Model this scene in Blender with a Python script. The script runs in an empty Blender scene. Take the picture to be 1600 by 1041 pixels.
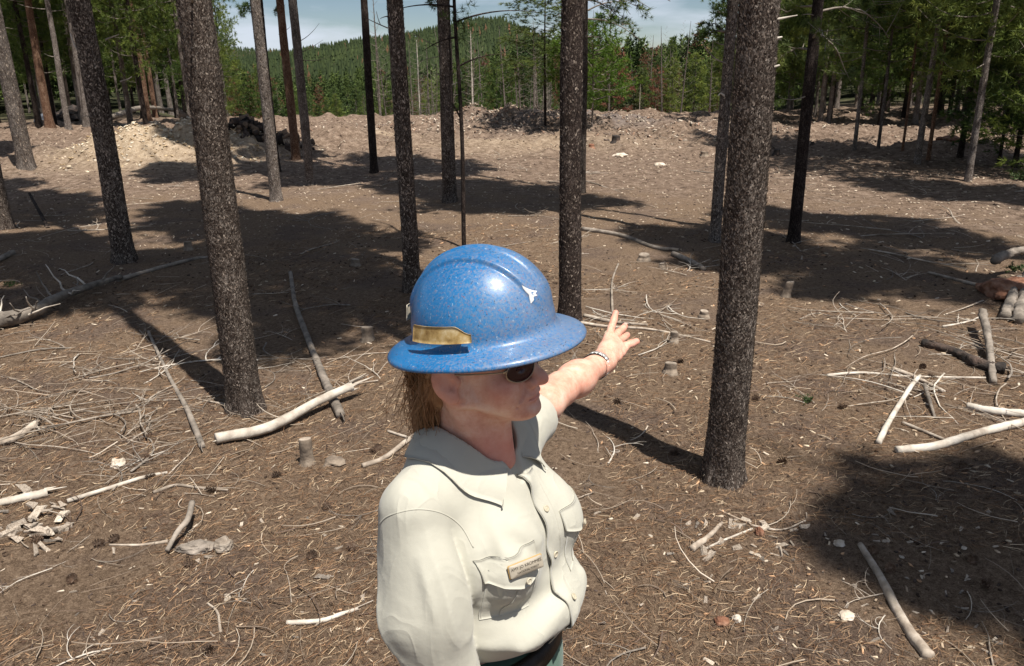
import bpy, math, random
import numpy as np
from mathutils import Vector, Matrix
from mathutils.bvhtree import BVHTree

random.seed(11)
rng = np.random.default_rng(11)
sc = bpy.context.scene
col = sc.collection

# ------------------------------------------------------------------ camera
PITCH = math.radians(18.46)
ROLL = math.radians(-0.84)
FPX = 1258.0
cd = bpy.data.cameras.new('camera')
cam = bpy.data.objects.new('camera', cd)
col.objects.link(cam)
cd.sensor_width = 36.0
cd.lens = 36.0 * FPX / 1600.0
cd.clip_start = 0.05
cd.clip_end = 6000
fw = np.array([0, math.cos(PITCH), -math.sin(PITCH)])
r0 = np.array([1.0, 0, 0])
u0 = np.array([0, math.sin(PITCH), math.cos(PITCH)])
cr = math.cos(ROLL) * r0 + math.sin(ROLL) * u0
cu = -math.sin(ROLL) * r0 + math.cos(ROLL) * u0
CAM = np.array([0, 0, 2.0])
cam.matrix_world = Matrix(((cr[0], cu[0], -fw[0], CAM[0]), (cr[1], cu[1], -fw[1], CAM[1]),
                           (cr[2], cu[2], -fw[2], CAM[2]), (0, 0, 0, 1)))
sc.camera = cam

# ------------------------------------------------------------------ light
SUN_AZ = math.radians(141.0)      # clockwise from +Y: behind the camera, to the right
SUN_EL = math.radians(66.0)
sdir = Vector((math.sin(SUN_AZ) * math.cos(SUN_EL), math.cos(SUN_AZ) * math.cos(SUN_EL), math.sin(SUN_EL)))
sl = bpy.data.lights.new('sun', 'SUN')
sl.energy = 5.0
sl.angle = math.radians(0.53)
sl.color = (1.0, 0.955, 0.89)
so = bpy.data.objects.new('sun', sl)
so.rotation_euler = sdir.to_track_quat('Z', 'Y').to_euler()
so.location = (8, -8, 20)
col.objects.link(so)
w = bpy.data.worlds.new('World')
sc.world = w
w.use_nodes = True
nt = w.node_tree
nt.nodes.clear()
wo = nt.nodes.new('ShaderNodeOutputWorld')
bg = nt.nodes.new('ShaderNodeBackground')
sky = nt.nodes.new('ShaderNodeTexSky')
sky.sky_type = 'NISHITA'
sky.sun_disc = False
sky.sun_elevation = SUN_EL
sky.sun_rotation = SUN_AZ
sky.altitude = 2500
sky.dust_density = 0.6
tc = nt.nodes.new('ShaderNodeTexCoord')
mp = nt.nodes.new('ShaderNodeMapping')
mp.inputs['Scale'].default_value = (1.0, 1.0, 5.0)
nz = nt.nodes.new('ShaderNodeTexNoise')
nz.inputs['Scale'].default_value = 3.2
nz.inputs['Detail'].default_value = 7
nz.inputs['Roughness'].default_value = 0.55
rp = nt.nodes.new('ShaderNodeValToRGB')
rp.color_ramp.elements[0].position = 0.45
rp.color_ramp.elements[1].position = 0.62
mx = nt.nodes.new('ShaderNodeMix')
mx.data_type = 'RGBA'
mx.inputs['B'].default_value = (10.4, 11.3, 13.0, 1)
hb = nt.nodes.new('ShaderNodeMath')
hb.operation = 'MULTIPLY'
hb.inputs[1].default_value = 0.8
nt.links.new(tc.outputs['Generated'], mp.inputs['Vector'])
nt.links.new(mp.outputs['Vector'], nz.inputs['Vector'])
nt.links.new(nz.outputs['Fac'], rp.inputs['Fac'])
nt.links.new(rp.outputs['Color'], hb.inputs[0])
nt.links.new(hb.outputs[0], mx.inputs['Factor'])
nt.links.new(sky.outputs['Color'], mx.inputs['A'])
nt.links.new(mx.outputs['Result'], bg.inputs['Color'])
bg.inputs['Strength'].default_value = 0.05
nt.links.new(bg.outputs[0], wo.inputs[0])
sc.view_settings.view_transform = 'Standard'
sc.view_settings.look = 'None'
sc.view_settings.exposure = 0.5
sc.view_settings.gamma = 1.0
sc.render.engine = 'CYCLES'
sc.cycles.use_denoising = True
sc.cycles.max_bounces = 6
sc.cycles.diffuse_bounces = 2
sc.cycles.transparent_max_bounces = 6

# ------------------------------------------------------------------ helpers
def ray(px, py):
    return fw + cr * (px - 800) / FPX + cu * (520.5 - py) / FPX

def at(px, py, d):
    return CAM + ray(px, py) * d

def hash3(ix, iy, iz, seed=0):
    with np.errstate(over='ignore'):
        n = (ix.astype(np.uint32) * np.uint32(374761393) + iy.astype(np.uint32) * np.uint32(668265263)
             + iz.astype(np.uint32) * np.uint32(2147483647) + np.uint32((seed * 974634777 + 12345) & 0xffffffff))
        n = (n ^ (n >> np.uint32(13))) * np.uint32(1274126177)
        n = n ^ (n >> np.uint32(16))
    return (n & np.uint32(0xffffff)).astype(np.float32) / 16777215.0

def vnoise(x, y, z=0.0, seed=0):
    x, y, z = np.broadcast_arrays(np.asarray(x, np.float64), np.asarray(y, np.float64), np.asarray(z, np.float64))
    xi, yi, zi = np.floor(x), np.floor(y), np.floor(z)
    fx, fy, fz = x - xi, y - yi, z - zi
    fx, fy, fz = [t * t * (3 - 2 * t) for t in (fx, fy, fz)]
    xi, yi, zi = [t.astype(np.int64) for t in (xi, yi, zi)]
    out = 0
    for a in (0, 1):
        for b in (0, 1):
            for c in (0, 1):
                out = out + hash3(xi + a, yi + b, zi + c, seed) * (fx if a else 1 - fx) * (fy if b else 1 - fy) * (fz if c else 1 - fz)
    return out * 2 - 1

def fbm(x, y, z=0.0, oct=4, seed=0):
    s, a = 0, 1.0
    for i in range(oct):
        s = s + a * vnoise(np.asarray(x) * 2 ** i, np.asarray(y) * 2 ** i, np.asarray(z) * 2 ** i, seed + i)
        a *= 0.5
    return s

def sstep(a, b, x):
    t = np.clip((x - a) / (b - a), 0, 1)
    return t * t * (3 - 2 * t)

def tag(o, label=None, cat=None, group=None, kind=None):
    if label: o['label'] = label
    if cat: o['category'] = cat
    if group: o['group'] = group
    if kind: o['kind'] = kind
    return o

def mesh_np(name, V, F, mat=None, smooth=True):
    """V (n,3); F list of arrays (m,k)."""
    me = bpy.data.meshes.new(name)
    V = np.asarray(V, np.float32)
    if isinstance(F, np.ndarray):
        F = [F]
    F = [np.asarray(f, np.int32) for f in F if len(f)]
    me.vertices.add(len(V))
    me.vertices.foreach_set('co', V.ravel())
    li = np.concatenate([f.ravel() for f in F])
    tot = np.concatenate([np.full(len(f), f.shape[1], np.int32) for f in F])
    st = np.concatenate([[0], np.cumsum(tot)[:-1]]).astype(np.int32)
    me.loops.add(len(li))
    me.loops.foreach_set('vertex_index', li)
    me.polygons.add(len(tot))
    me.polygons.foreach_set('loop_start', st)
    me.polygons.foreach_set('loop_total', tot)
    me.update(calc_edges=True)
    if smooth:
        me.polygons.foreach_set('use_smooth', np.ones(len(me.polygons), bool))
    if mat:
        me.materials.append(mat)
    return me

def add(name, me, parent=None, loc=None):
    o = bpy.data.objects.new(name, me)
    col.objects.link(o)
    if parent is not None:
        o.parent = parent
    if loc is not None:
        o.location = loc
    return o

def empty(name, loc=(0, 0, 0), rz=0):
    o = bpy.data.objects.new(name, None)
    o.location = loc
    o.rotation_euler = (0, 0, rz)
    o.empty_display_size = 0.1
    col.objects.link(o)
    return o

class Acc:
    def __init__(s):
        s.V, s.F3, s.F4, s.n = [], [], [], 0
    def add(s, V, F):
        V = np.asarray(V, np.float32)
        F = np.asarray(F, np.int32)
        (s.F3 if F.shape[1] == 3 else s.F4).append(F + s.n)
        s.V.append(V)
        s.n += len(V)
    def mesh(s, name, mat, smooth=True):
        F = []
        if s.F3: F.append(np.concatenate(s.F3))
        if s.F4: F.append(np.concatenate(s.F4))
        return mesh_np(name, np.concatenate(s.V), F, mat, smooth)

def tube(pts, rad, sides=8, closed=True, jitter=0.0, tseed=0):
    pts = np.asarray(pts, float)
    n = len(pts)
    rad = np.broadcast_to(np.asarray(rad, float), (n,))
    T = np.gradient(pts, axis=0)
    T /= np.linalg.norm(T, axis=1)[:, None] + 1e-9
    ref = np.array([0, 0, 1.0]) if abs(T[:, 2]).mean() < 0.8 else np.array([1.0, 0, 0])
    A = np.cross(T, ref); A /= np.linalg.norm(A, axis=1)[:, None] + 1e-9
    B = np.cross(T, A)
    th = np.linspace(0, 2 * np.pi, sides, endpoint=False)
    rr = rad[:, None] * (1 + jitter * np.random.default_rng(tseed).standard_normal((n, sides)))
    V = pts[:, None] + rr[..., None] * (np.cos(th)[None, :, None] * A[:, None] + np.sin(th)[None, :, None] * B[:, None])
    V = V.reshape(-1, 3)
    i, j = np.meshgrid(np.arange(n - 1), np.arange(sides), indexing='ij')
    j2 = (j + 1) % sides
    F = np.stack([i * sides + j, i * sides + j2, (i + 1) * sides + j2, (i + 1) * sides + j], -1).reshape(-1, 4)
    if closed:
        V = np.concatenate([V, pts[:1], pts[-1:]])
        a, b = n * sides, n * sides + 1
        jj = np.arange(sides); jn = (jj + 1) % sides
        # end caps as degenerate-free quads are not possible: use quads folded at centre
        c0 = np.stack([np.full(sides, a), jn, jj], -1)
        c1 = np.stack([np.full(sides, b), (n - 1) * sides + jj, (n - 1) * sides + jn], -1)
        return V, F, np.concatenate([c0, c1])
    return V, F, None

def acc_tube(acc, pts, rad, sides=8, closed=True, jitter=0.0, tseed=0):
    V, F, C = tube(pts, rad, sides, closed, jitter, tseed)
    n = acc.n
    acc.add(V, F)
    if C is not None:
        acc.F3.append(C + n)

def tube_obj(name, pts, rad, mat, parent=None, sides=8, **k):
    a = Acc(); acc_tube(a, pts, rad, sides, **k)
    return add(name, a.mesh(name, mat), parent)

def smooth_path(P, n=24):
    P = np.asarray(P, float)
    m = len(P)
    if m == 2:
        t = np.linspace(0, 1, n)[:, None]
        return P[0] * (1 - t) + P[1] * t
    Q = np.vstack([2 * P[0] - P[1], P, 2 * P[-1] - P[-2]])
    out = []
    for t in np.linspace(0, m - 1 - 1e-6, n):
        i = int(t); f = t - i
        a, b, c, d = Q[i:i + 4]
        out.append(0.5 * ((2 * b) + (-a + c) * f + (2 * a - 5 * b + 4 * c - d) * f * f + (-a + 3 * b - 3 * c + d) * f ** 3))
    return np.array(out)

# ------------------------------------------------------------------ materials
def newmat(name):
    m = bpy.data.materials.new(name)
    m.use_nodes = True
    t = m.node_tree
    b = t.nodes['Principled BSDF']
    return m, t, b

def N(t, typ, **kw):
    n = t.nodes.new(typ)
    for k, v in kw.items():
        if k in ('operation', 'data_type', 'blend_type', 'feature', 'distance', 'interpolation', 'attribute_name', 'noise_dimensions'):
            setattr(n, k, v)
        else:
            n.inputs[k].default_value = v
    return n

def ramp(t, pts):
    r = t.nodes.new('ShaderNodeValToRGB')
    e = r.color_ramp.elements
    while len(e) < len(pts):
        e.new(0.5)
    for el, (p, c) in zip(e, pts):
        el.position = p
        el.color = (c[0], c[1], c[2], 1) if not isinstance(c, (int, float)) else (c, c, c, 1)
    return r

def noise_mat(name, cols, scale=10, rough=0.85, bump=0.3, bscale=None, dist=0.01, coords='Object', stretch=None, rand=0.0, detail=6, spec=0.3, **kw):
    m, t, b = newmat(name)
    L = t.links.new
    tc = N(t, 'ShaderNodeTexCoord')
    vec = tc.outputs[coords]
    if stretch:
        mp = N(t, 'ShaderNodeMapping'); mp.inputs['Scale'].default_value = stretch
        L(vec, mp.inputs['Vector']); vec = mp.outputs['Vector']
    n = N(t, 'ShaderNodeTexNoise', Scale=scale, Detail=detail, Roughness=0.6)
    L(vec, n.inputs['Vector'])
    k = len(cols)
    r = ramp(t, [(0.32 + 0.36 * i / max(1, k - 1), c) for i, c in enumerate(cols)])
    L(n.outputs['Fac'], r.inputs['Fac'])
    out = r.outputs['Color']
    if rand:
        oi = N(t, 'ShaderNodeObjectInfo')
        hs = N(t, 'ShaderNodeHueSaturation')
        ma = N(t, 'ShaderNodeMath', operation='MULTIPLY_ADD'); ma.inputs[1].default_value = rand; ma.inputs[2].default_value = 1 - rand / 2
        L(oi.outputs['Random'], ma.inputs[0]); L(ma.outputs[0], hs.inputs['Value']); L(out, hs.inputs['Color'])
        out = hs.outputs['Color']
    L(out, b.inputs['Base Color'])
    b.inputs['Roughness'].default_value = rough
    b.inputs['Specular IOR Level'].default_value = spec
    if bump:
        n2 = N(t, 'ShaderNodeTexNoise', Scale=bscale or scale * 4, Detail=5, Roughness=0.65)
        L(vec, n2.inputs['Vector'])
        bp = N(t, 'ShaderNodeBump', Strength=bump, Distance=dist)
        L(n2.outputs['Fac'], bp.inputs['Height']); L(bp.outputs['Normal'], b.inputs['Normal'])
    return m

def attr_mat(name, rough=0.9, spec=0.2, trans=0.0, sat=1.0):
    """uses per-vertex own colour of each small piece"""
    m, t, b = newmat(name)
    a = N(t, 'ShaderNodeAttribute', attribute_name='Col')
    t.links.new(a.outputs['Color'], b.inputs['Base Color'])
    b.inputs['Roughness'].default_value = rough
    b.inputs['Specular IOR Level'].default_value = spec
    return m

def set_col(me, C):
    a = me.color_attributes.new('Col', 'FLOAT_COLOR', 'POINT')
    C = np.concatenate([np.asarray(C, np.float32), np.ones((len(C), 1), np.float32)], 1)
    a.data.foreach_set('color', C.ravel())

M_litter_piece = attr_mat('litter_pieces')
M_deadwood = noise_mat('weathered_wood', [(0.16, 0.125, 0.095), (0.33, 0.27, 0.21), (0.50, 0.43, 0.35)], scale=14, bump=0.5, bscale=60, dist=0.004, rand=0.5)
M_paleLog = noise_mat('bleached_wood', [(0.30, 0.25, 0.20), (0.52, 0.46, 0.38), (0.66, 0.60, 0.52)], scale=9, bump=0.5, bscale=70, dist=0.004, rand=0.15)
M_greyLog = noise_mat('grey_wood', [(0.10, 0.085, 0.07), (0.22, 0.185, 0.15), (0.33, 0.28, 0.23)], scale=10, bump=0.6, bscale=60, dist=0.006, rand=0.3)
M_stump = noise_mat('stump_wood', [(0.09, 0.07, 0.055), (0.2, 0.155, 0.115), (0.3, 0.24, 0.18)], scale=16, bump=0.7, bscale=70, dist=0.006)
M_redrot = noise_mat('rotten_red_wood', [(0.09, 0.04, 0.025), (0.23, 0.105, 0.06), (0.34, 0.20, 0.13)], scale=12, bump=0.8, bscale=50, dist=0.01)
M_rock = noise_mat('pale_rock', [(0.30, 0.25, 0.19), (0.55, 0.46, 0.36), (0.68, 0.6, 0.5)], scale=12, bump=0.6, bscale=40, dist=0.008, rand=0.3)
M_darkrock = noise_mat('charred_wood', [(0.012, 0.010, 0.009), (0.04, 0.032, 0.027), (0.12, 0.08, 0.06)], scale=6, bump=0.8, bscale=20, dist=0.03)

def bark_mat(name, dark, mid, light, vs=80, bump=0.9, dist=0.012, lichen=0.5):
    m, t, b = newmat(name)
    L = t.links.new
    tc = N(t, 'ShaderNodeTexCoord')
    mp = N(t, 'ShaderNodeMapping'); mp.inputs['Scale'].default_value = (1, 1, 0.42)
    L(tc.outputs['Object'], mp.inputs['Vector'])
    nz = N(t, 'ShaderNodeTexNoise', Scale=vs * 0.6, Detail=3)
    L(mp.outputs[0], nz.inputs['Vector'])
    ad = N(t, 'ShaderNodeMix', data_type='RGBA'); ad.inputs['Factor'].default_value = 0.12
    L(mp.outputs[0], ad.inputs['A']); L(nz.outputs['Color'], ad.inputs['B'])
    vo = N(t, 'ShaderNodeTexVoronoi', feature='DISTANCE_TO_EDGE', Scale=vs)
    L(ad.outputs['Result'], vo.inputs['Vector'])
    vc = N(t, 'ShaderNodeTexVoronoi', feature='F1', Scale=vs)
    L(ad.outputs['Result'], vc.inputs['Vector'])
    sp = N(t, 'ShaderNodeSeparateColor'); L(vc.outputs['Color'], sp.inputs[0])
    big = N(t, 'ShaderNodeTexNoise', Scale=4.0, Detail=4); L(tc.outputs['Object'], big.inputs['Vector'])
    ma = N(t, 'ShaderNodeMath', operation='MULTIPLY_ADD'); ma.inputs[1].default_value = 0.7; L(sp.outputs[0], ma.inputs[0])
    mb = N(t, 'ShaderNodeMath', operation='MULTIPLY_ADD'); mb.inputs[1].default_value = 0.9; mb.inputs[2].default_value = -0.28
    L(big.outputs['Fac'], mb.inputs[0]); L(mb.outputs[0], ma.inputs[2])
    r = ramp(t, [(0.05, dark), (0.55, mid), (0.85, light)])
    L(ma.outputs[0], r.inputs['Fac'])
    edge = ramp(t, [(0.0, 0.0), (0.12, 1.0)]); L(vo.outputs['Distance'], edge.inputs['Fac'])
    mm = N(t, 'ShaderNodeMix', data_type='RGBA'); mm.inputs['A'].default_value = (dark[0] * .5, dark[1] * .5, dark[2] * .5, 1)
    L(edge.outputs['Color'], mm.inputs['Factor']); L(r.outputs['Color'], mm.inputs['B'])
    oi = N(t, 'ShaderNodeObjectInfo'); hs = N(t, 'ShaderNodeHueSaturation')
    rr = N(t, 'ShaderNodeMath', operation='MULTIPLY_ADD'); rr.inputs[1].default_value = 0.4; rr.inputs[2].default_value = 0.8
    L(oi.outputs['Random'], rr.inputs[0]); L(rr.outputs[0], hs.inputs['Value']); L(mm.outputs['Result'], hs.inputs['Color'])
    L(hs.outputs['Color'], b.inputs['Base Color'])
    b.inputs['Roughness'].default_value = 0.92
    b.inputs['Specular IOR Level'].default_value = 0.15
    hh = N(t, 'ShaderNodeMath', operation='MULTIPLY_ADD'); hh.inputs[1].default_value = 0.6
    L(sp.outputs[1], hh.inputs[0]); L(edge.outputs['Color'], hh.inputs[2])
    bp = N(t, 'ShaderNodeBump', Strength=bump, Distance=dist)
    L(hh.outputs[0], bp.inputs['Height']); L(bp.outputs['Normal'], b.inputs['Normal'])
    return m

M_bark = bark_mat('scaly_bark', (0.036, 0.025, 0.019), (0.135, 0.102, 0.082), (0.34, 0.285, 0.24))
M_barkfar = bark_mat('grey_bark', (0.075, 0.058, 0.048), (0.20, 0.165, 0.14), (0.36, 0.31, 0.27), vs=60, bump=0.6)
M_barkred = bark_mat('reddish_bark', (0.10, 0.05, 0.03), (0.24, 0.13, 0.08), (0.38, 0.25, 0.17), vs=60, bump=0.6)
M_barkdark = bark_mat('dark_bark', (0.02, 0.014, 0.012), (0.06, 0.042, 0.034), (0.13, 0.10, 0.085), vs=70, bump=0.9)

def needle_mat(name, c1, c2, c3, trans=0.42):
    m, t, b = newmat(name)
    L = t.links.new
    tc = N(t, 'ShaderNodeTexCoord')
    n = N(t, 'ShaderNodeTexNoise', Scale=2.2, Detail=4); L(tc.outputs['Object'], n.inputs['Vector'])
    r = ramp(t, [(0.35, c1), (0.5, c2), (0.66, c3)]); L(n.outputs['Fac'], r.inputs['Fac'])
    oi = N(t, 'ShaderNodeObjectInfo'); hs = N(t, 'ShaderNodeHueSaturation')
    mv = N(t, 'ShaderNodeMath', operation='MULTIPLY_ADD'); mv.inputs[1].default_value = 0.6; mv.inputs[2].default_value = 0.7
    L(oi.outputs['Random'], mv.inputs[0]); L(mv.outputs[0], hs.inputs['Value'])
    mh = N(t, 'ShaderNodeMath', operation='MULTIPLY_ADD'); mh.inputs[1].default_value = -0.05; mh.inputs[2].default_value = 0.52
    L(oi.outputs['Random'], mh.inputs[0]); L(mh.outputs[0], hs.inputs['Hue'])
    L(r.outputs['Color'], hs.inputs['Color']); L(hs.outputs['Color'], b.inputs['Base Color'])
    b.inputs['Roughness'].default_value = 0.65
    b.inputs['Specular IOR Level'].default_value = 0.25
    tr = N(t, 'ShaderNodeBsdfTranslucent'); L(hs.outputs['Color'], tr.inputs['Color'])
    ms = N(t, 'ShaderNodeMixShader'); ms.inputs[0].default_value = trans
    L(b.outputs[0], ms.inputs[1]); L(tr.outputs[0], ms.inputs[2])
    L(ms.outputs[0], t.nodes['Material Output'].inputs['Surface'])
    return m

M_needle = needle_mat('green_needles', (0.055, 0.090, 0.024), (0.120, 0.175, 0.038), (0.215, 0.275, 0.060))
M_needle_dark = needle_mat('dark_needles', (0.040, 0.068, 0.024), (0.085, 0.13, 0.034), (0.16, 0.215, 0.05))
M_needle_lime = needle_mat('lime_needles', (0.06, 0.11, 0.014), (0.13, 0.21, 0.025), (0.20, 0.29, 0.04))
M_needle_red = needle_mat('rusty_needles', (0.11, 0.045, 0.022), (0.19, 0.085, 0.045), (0.28, 0.15, 0.09))

# ------------------------------------------------------------------ terrain
profA = [(-400, 100), (0, 112), (200, 104), (300, 92), (400, 76), (480, 63), (560, 50), (640, 40), (700, 26), (745, 15), (785, 16), (830, 36), (880, 62), (930, 88), (1000, 108), (1300, 112), (2000, 110)]
profB = [(-400, 90), (0, 80), (200, 74), (330, 68), (480, 78), (900, 90), (960, 83), (1000, 76), (1060, 69), (1130, 60), (1250, 48), (1400, 42), (1600, 40), (2000, 45)]
def prof(pr):
    az, el = [], []
    for px, py in pr:
        d = ray(px, py)
        az.append(math.atan2(d[0], d[1])); el.append(d[2] / math.hypot(d[0], d[1]))
    o = np.argsort(az)
    return np.array(az)[o], np.array(el)[o]
PA, PB = prof(profA), prof(profB)
RA, RB = 900.0, 2200.0

def pix_flat(px, py, z=0.0):
    d = ray(px, py)
    return CAM + d * ((z - CAM[2]) / d[2])

MND = []   # mounds: centre px, height, radii, angle
for px, py, h, ra, rb in ((258, 250, 0.55, 1.6, 1.3), (335, 244, 0.38, 1.2, 1.0), (390, 240, 0.62, 1.2, 0.7), (205, 248, 0.32, 1.2, 1.0),
                          (520, 228, 0.45, 2.2, 0.8), (800, 205, 0.50, 3.2, 1.6), (900, 206, 0.42, 2.6, 1.5), (1010, 212, 0.40, 3.2, 1.6),
                          (640, 208, 0.22, 3.0, 1.4), (1120, 222, 0.30, 2.5, 1.3), (740, 208, 0.34, 1.6, 1.2), (1475, 244, 0.4, 1.2, 0.7), (80, 215, .35, 3., 1.)):
    p = pix_flat(px, py)
    MND.append((p[0], p[1], h * (0.58 if px > 450 else 0.66), ra, rb))

def H(x, y):
    x = np.asarray(x, float); y = np.asarray(y, float)
    r = np.hypot(x, y)
    az = np.arctan2(x, y)
    z = 0.035 * fbm(x * 0.7, y * 0.7, 0, 3, 5) * sstep(1.5, 4, r) + 0.012 * fbm(x * 4, y * 4, 0, 3, 9)
    front = np.where(y > 0, 1.0, 0.0)
    for mx_, my_, h, ra, rb in MND:
        q = ((x - mx_) / ra) ** 2 + ((y - my_) / rb) ** 2
        z = z + h * np.exp(-q) * (1 + 0.25 * fbm(x * 1.6, y * 1.6, 0, 3, 21))
    rough = sstep(16, 22, r) * (1 - sstep(34, 45, r)) * front
    z = z + rough * 0.22 * np.abs(fbm(x * 1.1, y * 1.1, 0, 4, 31))
    # valley beyond the crest, in the middle of the view
    mid = sstep(-0.42, -0.28, az) * (1 - sstep(0.22, 0.40, az)) * front
    z = z - mid * 2.9 * sstep(32, 60, r) - (1 - mid) * 0.5 * sstep(32, 60, r)
    z = z + 0.25 * fbm(x * 0.06, y * 0.06, 0, 3, 41) * sstep(35, 60, r)
    wv = sstep(-0.36, -0.27, az) * (1 - sstep(-0.05, 0.03, az)) * front
    z = z - wv * 6.5 * sstep(58, 110, r) * (1 - sstep(300, 800, r))
    eA = np.interp(az, *PA); eB = np.interp(az, *PB)
    hb = np.where(y > 0, 1.0, np.exp(-(np.abs(az) - 1.57) * 2))
    zA = (eA * RA + 2 - 9) * hb
    zB = (eB * RB + 2 - 9) * hb
    kA = np.clip((r - 130) / (RA - 130), 0, 1)
    kA = kA ** 1.15
    down = 1 - sstep(RA + 20, RA + 500, r)
    z = z + np.maximum(zA, -2) * kA * down
    kB = sstep(RA + 300, RB, r)
    z = z + zB * kB * (1 - sstep(RB + 50, RB + 900, r))
    return z

def gp(px, py, n=14):
    """where the sight line through a photo pixel meets the ground"""
    d = ray(px, py)
    t = np.geomspace(1.0, 3000, 900)
    for _ in range(3):
        P = CAM + d * t[:, None]
        below = P[:, 2] < H(P[:, 0], P[:, 1])
        k = int(np.argmax(below)) if below.any() else len(t) - 1
        t = np.linspace(t[max(k - 1, 0)], t[k], 24)
    return CAM + d * t[12]

def build_ground():
    a1 = np.linspace(-0.80, 0.80, 520)
    a2 = np.linspace(0.80, 2 * math.pi - 0.80, 90)[1:-1]
    az = np.concatenate([a1, a2])
    r = np.concatenate([[0.02], np.geomspace(0.3, 60, 420), np.geomspace(62, 3400, 90)])
    R, A = np.meshgrid(r, az, indexing='ij')
    X, Y = R * np.sin(A), R * np.cos(A)
    Z = H(X, Y)
    V = np.stack([X, Y, Z], -1).reshape(-1, 3)
    n, m = R.shape
    i, j = np.meshgrid(np.arange(n - 1), np.arange(m), indexing='ij')
    j2 = (j + 1) % m
    F = np.stack([i * m + j, (i + 1) * m + j, (i + 1) * m + j2, i * m + j2], -1).reshape(-1, 4)[:, ::-1]
    # material
    mt, t, b = newmat('forest_floor')
    L = t.links.new
    tc = N(t, 'ShaderNodeTexCoord')
    zc = N(t, 'ShaderNodeAttribute', attribute_name='zone')
    sep = N(t, 'ShaderNodeSeparateColor'); L(zc.outputs['Color'], sep.inputs[0])
    n1 = N(t, 'ShaderNodeTexNoise', Scale=1.3, Detail=5, Roughness=0.6); L(tc.outputs['Object'], n1.inputs['Vector'])
    n2 = N(t, 'ShaderNodeTexNoise', Scale=38, Detail=8, Roughness=0.75); L(tc.outputs['Object'], n2.inputs['Vector'])
    n3 = N(t, 'ShaderNodeTexNoise', Scale=160, Detail=4, Roughness=0.7); L(tc.outputs['Object'], n3.inputs['Vector'])
    # litter colours: fine + patches
    lit = ramp(t, [(0.36, (0.042, 0.027, 0.018)), (0.47, (0.150, 0.101, 0.066)), (0.57, (0.265, 0.187, 0.126)), (0.68, (0.44, 0.34, 0.24))])
    mxn = N(t, 'ShaderNodeMix', data_type='FLOAT'); mxn.inputs['Factor'].default_value = 0.5
    L(n2.outputs['Fac'], mxn.inputs['A']); L(n3.outputs['Fac'], mxn.inputs['B'])
    L(mxn.outputs['Result'], lit.inputs['Fac'])
    soil = ramp(t, [(0.38, (0.055, 0.038, 0.029)), (0.52, (0.150, 0.106, 0.080)), (0.66, (0.29, 0.215, 0.165))])
    L(mxn.outputs['Result'], soil.inputs['Fac'])
    pm = ramp(t, [(0.50, 0.0), (0.62, 0.8)]); L(n1.outputs['Fac'], pm.inputs['Fac'])
    m1 = N(t, 'ShaderNodeMix', data_type='RGBA'); L(pm.outputs['Color'], m1.inputs['Factor']); L(lit.outputs['Color'], m1.inputs['A']); L(soil.outputs['Color'], m1.inputs['B'])
    # bare dirt of the clearing
    n4 = N(t, 'ShaderNodeTexNoise', Scale=7, Detail=8, Roughness=0.72); L(tc.outputs['Object'], n4.inputs['Vector'])
    dirt = ramp(t, [(0.39, (0.045, 0.030, 0.022)), (0.47, (0.150, 0.104, 0.074)), (0.55, (0.25, 0.180, 0.132)), (0.67, (0.44, 0.35, 0.265))])
    mx4 = N(t, 'ShaderNodeMix', data_type='FLOAT'); mx4.inputs['Factor'].default_value = 0.45
    L(n4.outputs['Fac'], mx4.inputs['A']); L(n2.outputs['Fac'], mx4.inputs['B']); L(mx4.outputs['Result'], dirt.inputs['Fac'])
    zf = N(t, 'ShaderNodeMath', operation='ADD'); L(sep.outputs[0], zf.inputs[0])
    nn = N(t, 'ShaderNodeMath', operation='MULTIPLY_ADD'); nn.inputs[1].default_value = 1.6; nn.inputs[2].default_value = -0.8
    L(n1.outputs['Fac'], nn.inputs[0]); L(nn.outputs[0], zf.inputs[1])
    zr = ramp(t, [(0.3, 0.0), (0.75, 1.0)]); L(zf.outputs[0], zr.inputs['Fac'])
    m2 = N(t, 'ShaderNodeMix', data_type='RGBA'); L(zr.outputs['Color'], m2.inputs['Factor']); L(m1.outputs['Result'], m2.inputs['A']); L(dirt.outputs['Color'], m2.inputs['B'])
    pale = ramp(t, [(0.36, (0.19, 0.13, 0.08)), (0.5, (0.42, 0.32, 0.215)), (0.64, (0.60, 0.49, 0.36))]); L(mx4.outputs['Result'], pale.inputs['Fac'])
    m3 = N(t, 'ShaderNodeMix', data_type='RGBA'); L(sep.outputs[1], m3.inputs['Factor']); L(m2.outputs['Result'], m3.inputs['A']); L(pale.outputs['Color'], m3.inputs['B'])
    # ash (blue channel)
    ash = ramp(t, [(0.40, (0.05, 0.045, 0.045)), (0.6, (0.20, 0.185, 0.185))]); L(mx4.outputs['Result'], ash.inputs['Fac'])
    m4 = N(t, 'ShaderNodeMix', data_type='RGBA'); L(sep.outputs[2], m4.inputs['Factor']); L(m3.outputs['Result'], m4.inputs['A']); L(ash.outputs['Color'], m4.inputs['B'])
    # undergrowth on the far slopes
    n5 = N(t, 'ShaderNodeTexNoise', Scale=0.12, Detail=8, Roughness=0.75); L(tc.outputs['Object'], n5.inputs['Vector'])
    far = ramp(t, [(0.36, (0.020, 0.024, 0.012)), (0.54, (0.045, 0.048, 0.022)), (0.70, (0.11, 0.095, 0.06))]); L(n5.outputs['Fac'], far.inputs['Fac'])
    fa = N(t, 'ShaderNodeAttribute', attribute_name='far')
    m5 = N(t, 'ShaderNodeMix', data_type='RGBA'); L(fa.outputs['Fac'], m5.inputs['Factor']); L(m4.outputs['Result'], m5.inputs['A']); L(far.outputs['Color'], m5.inputs['B'])
    L(m5.outputs['Result'], b.inputs['Base Color'])
    b.inputs['Roughness'].default_value = 0.95
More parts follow.
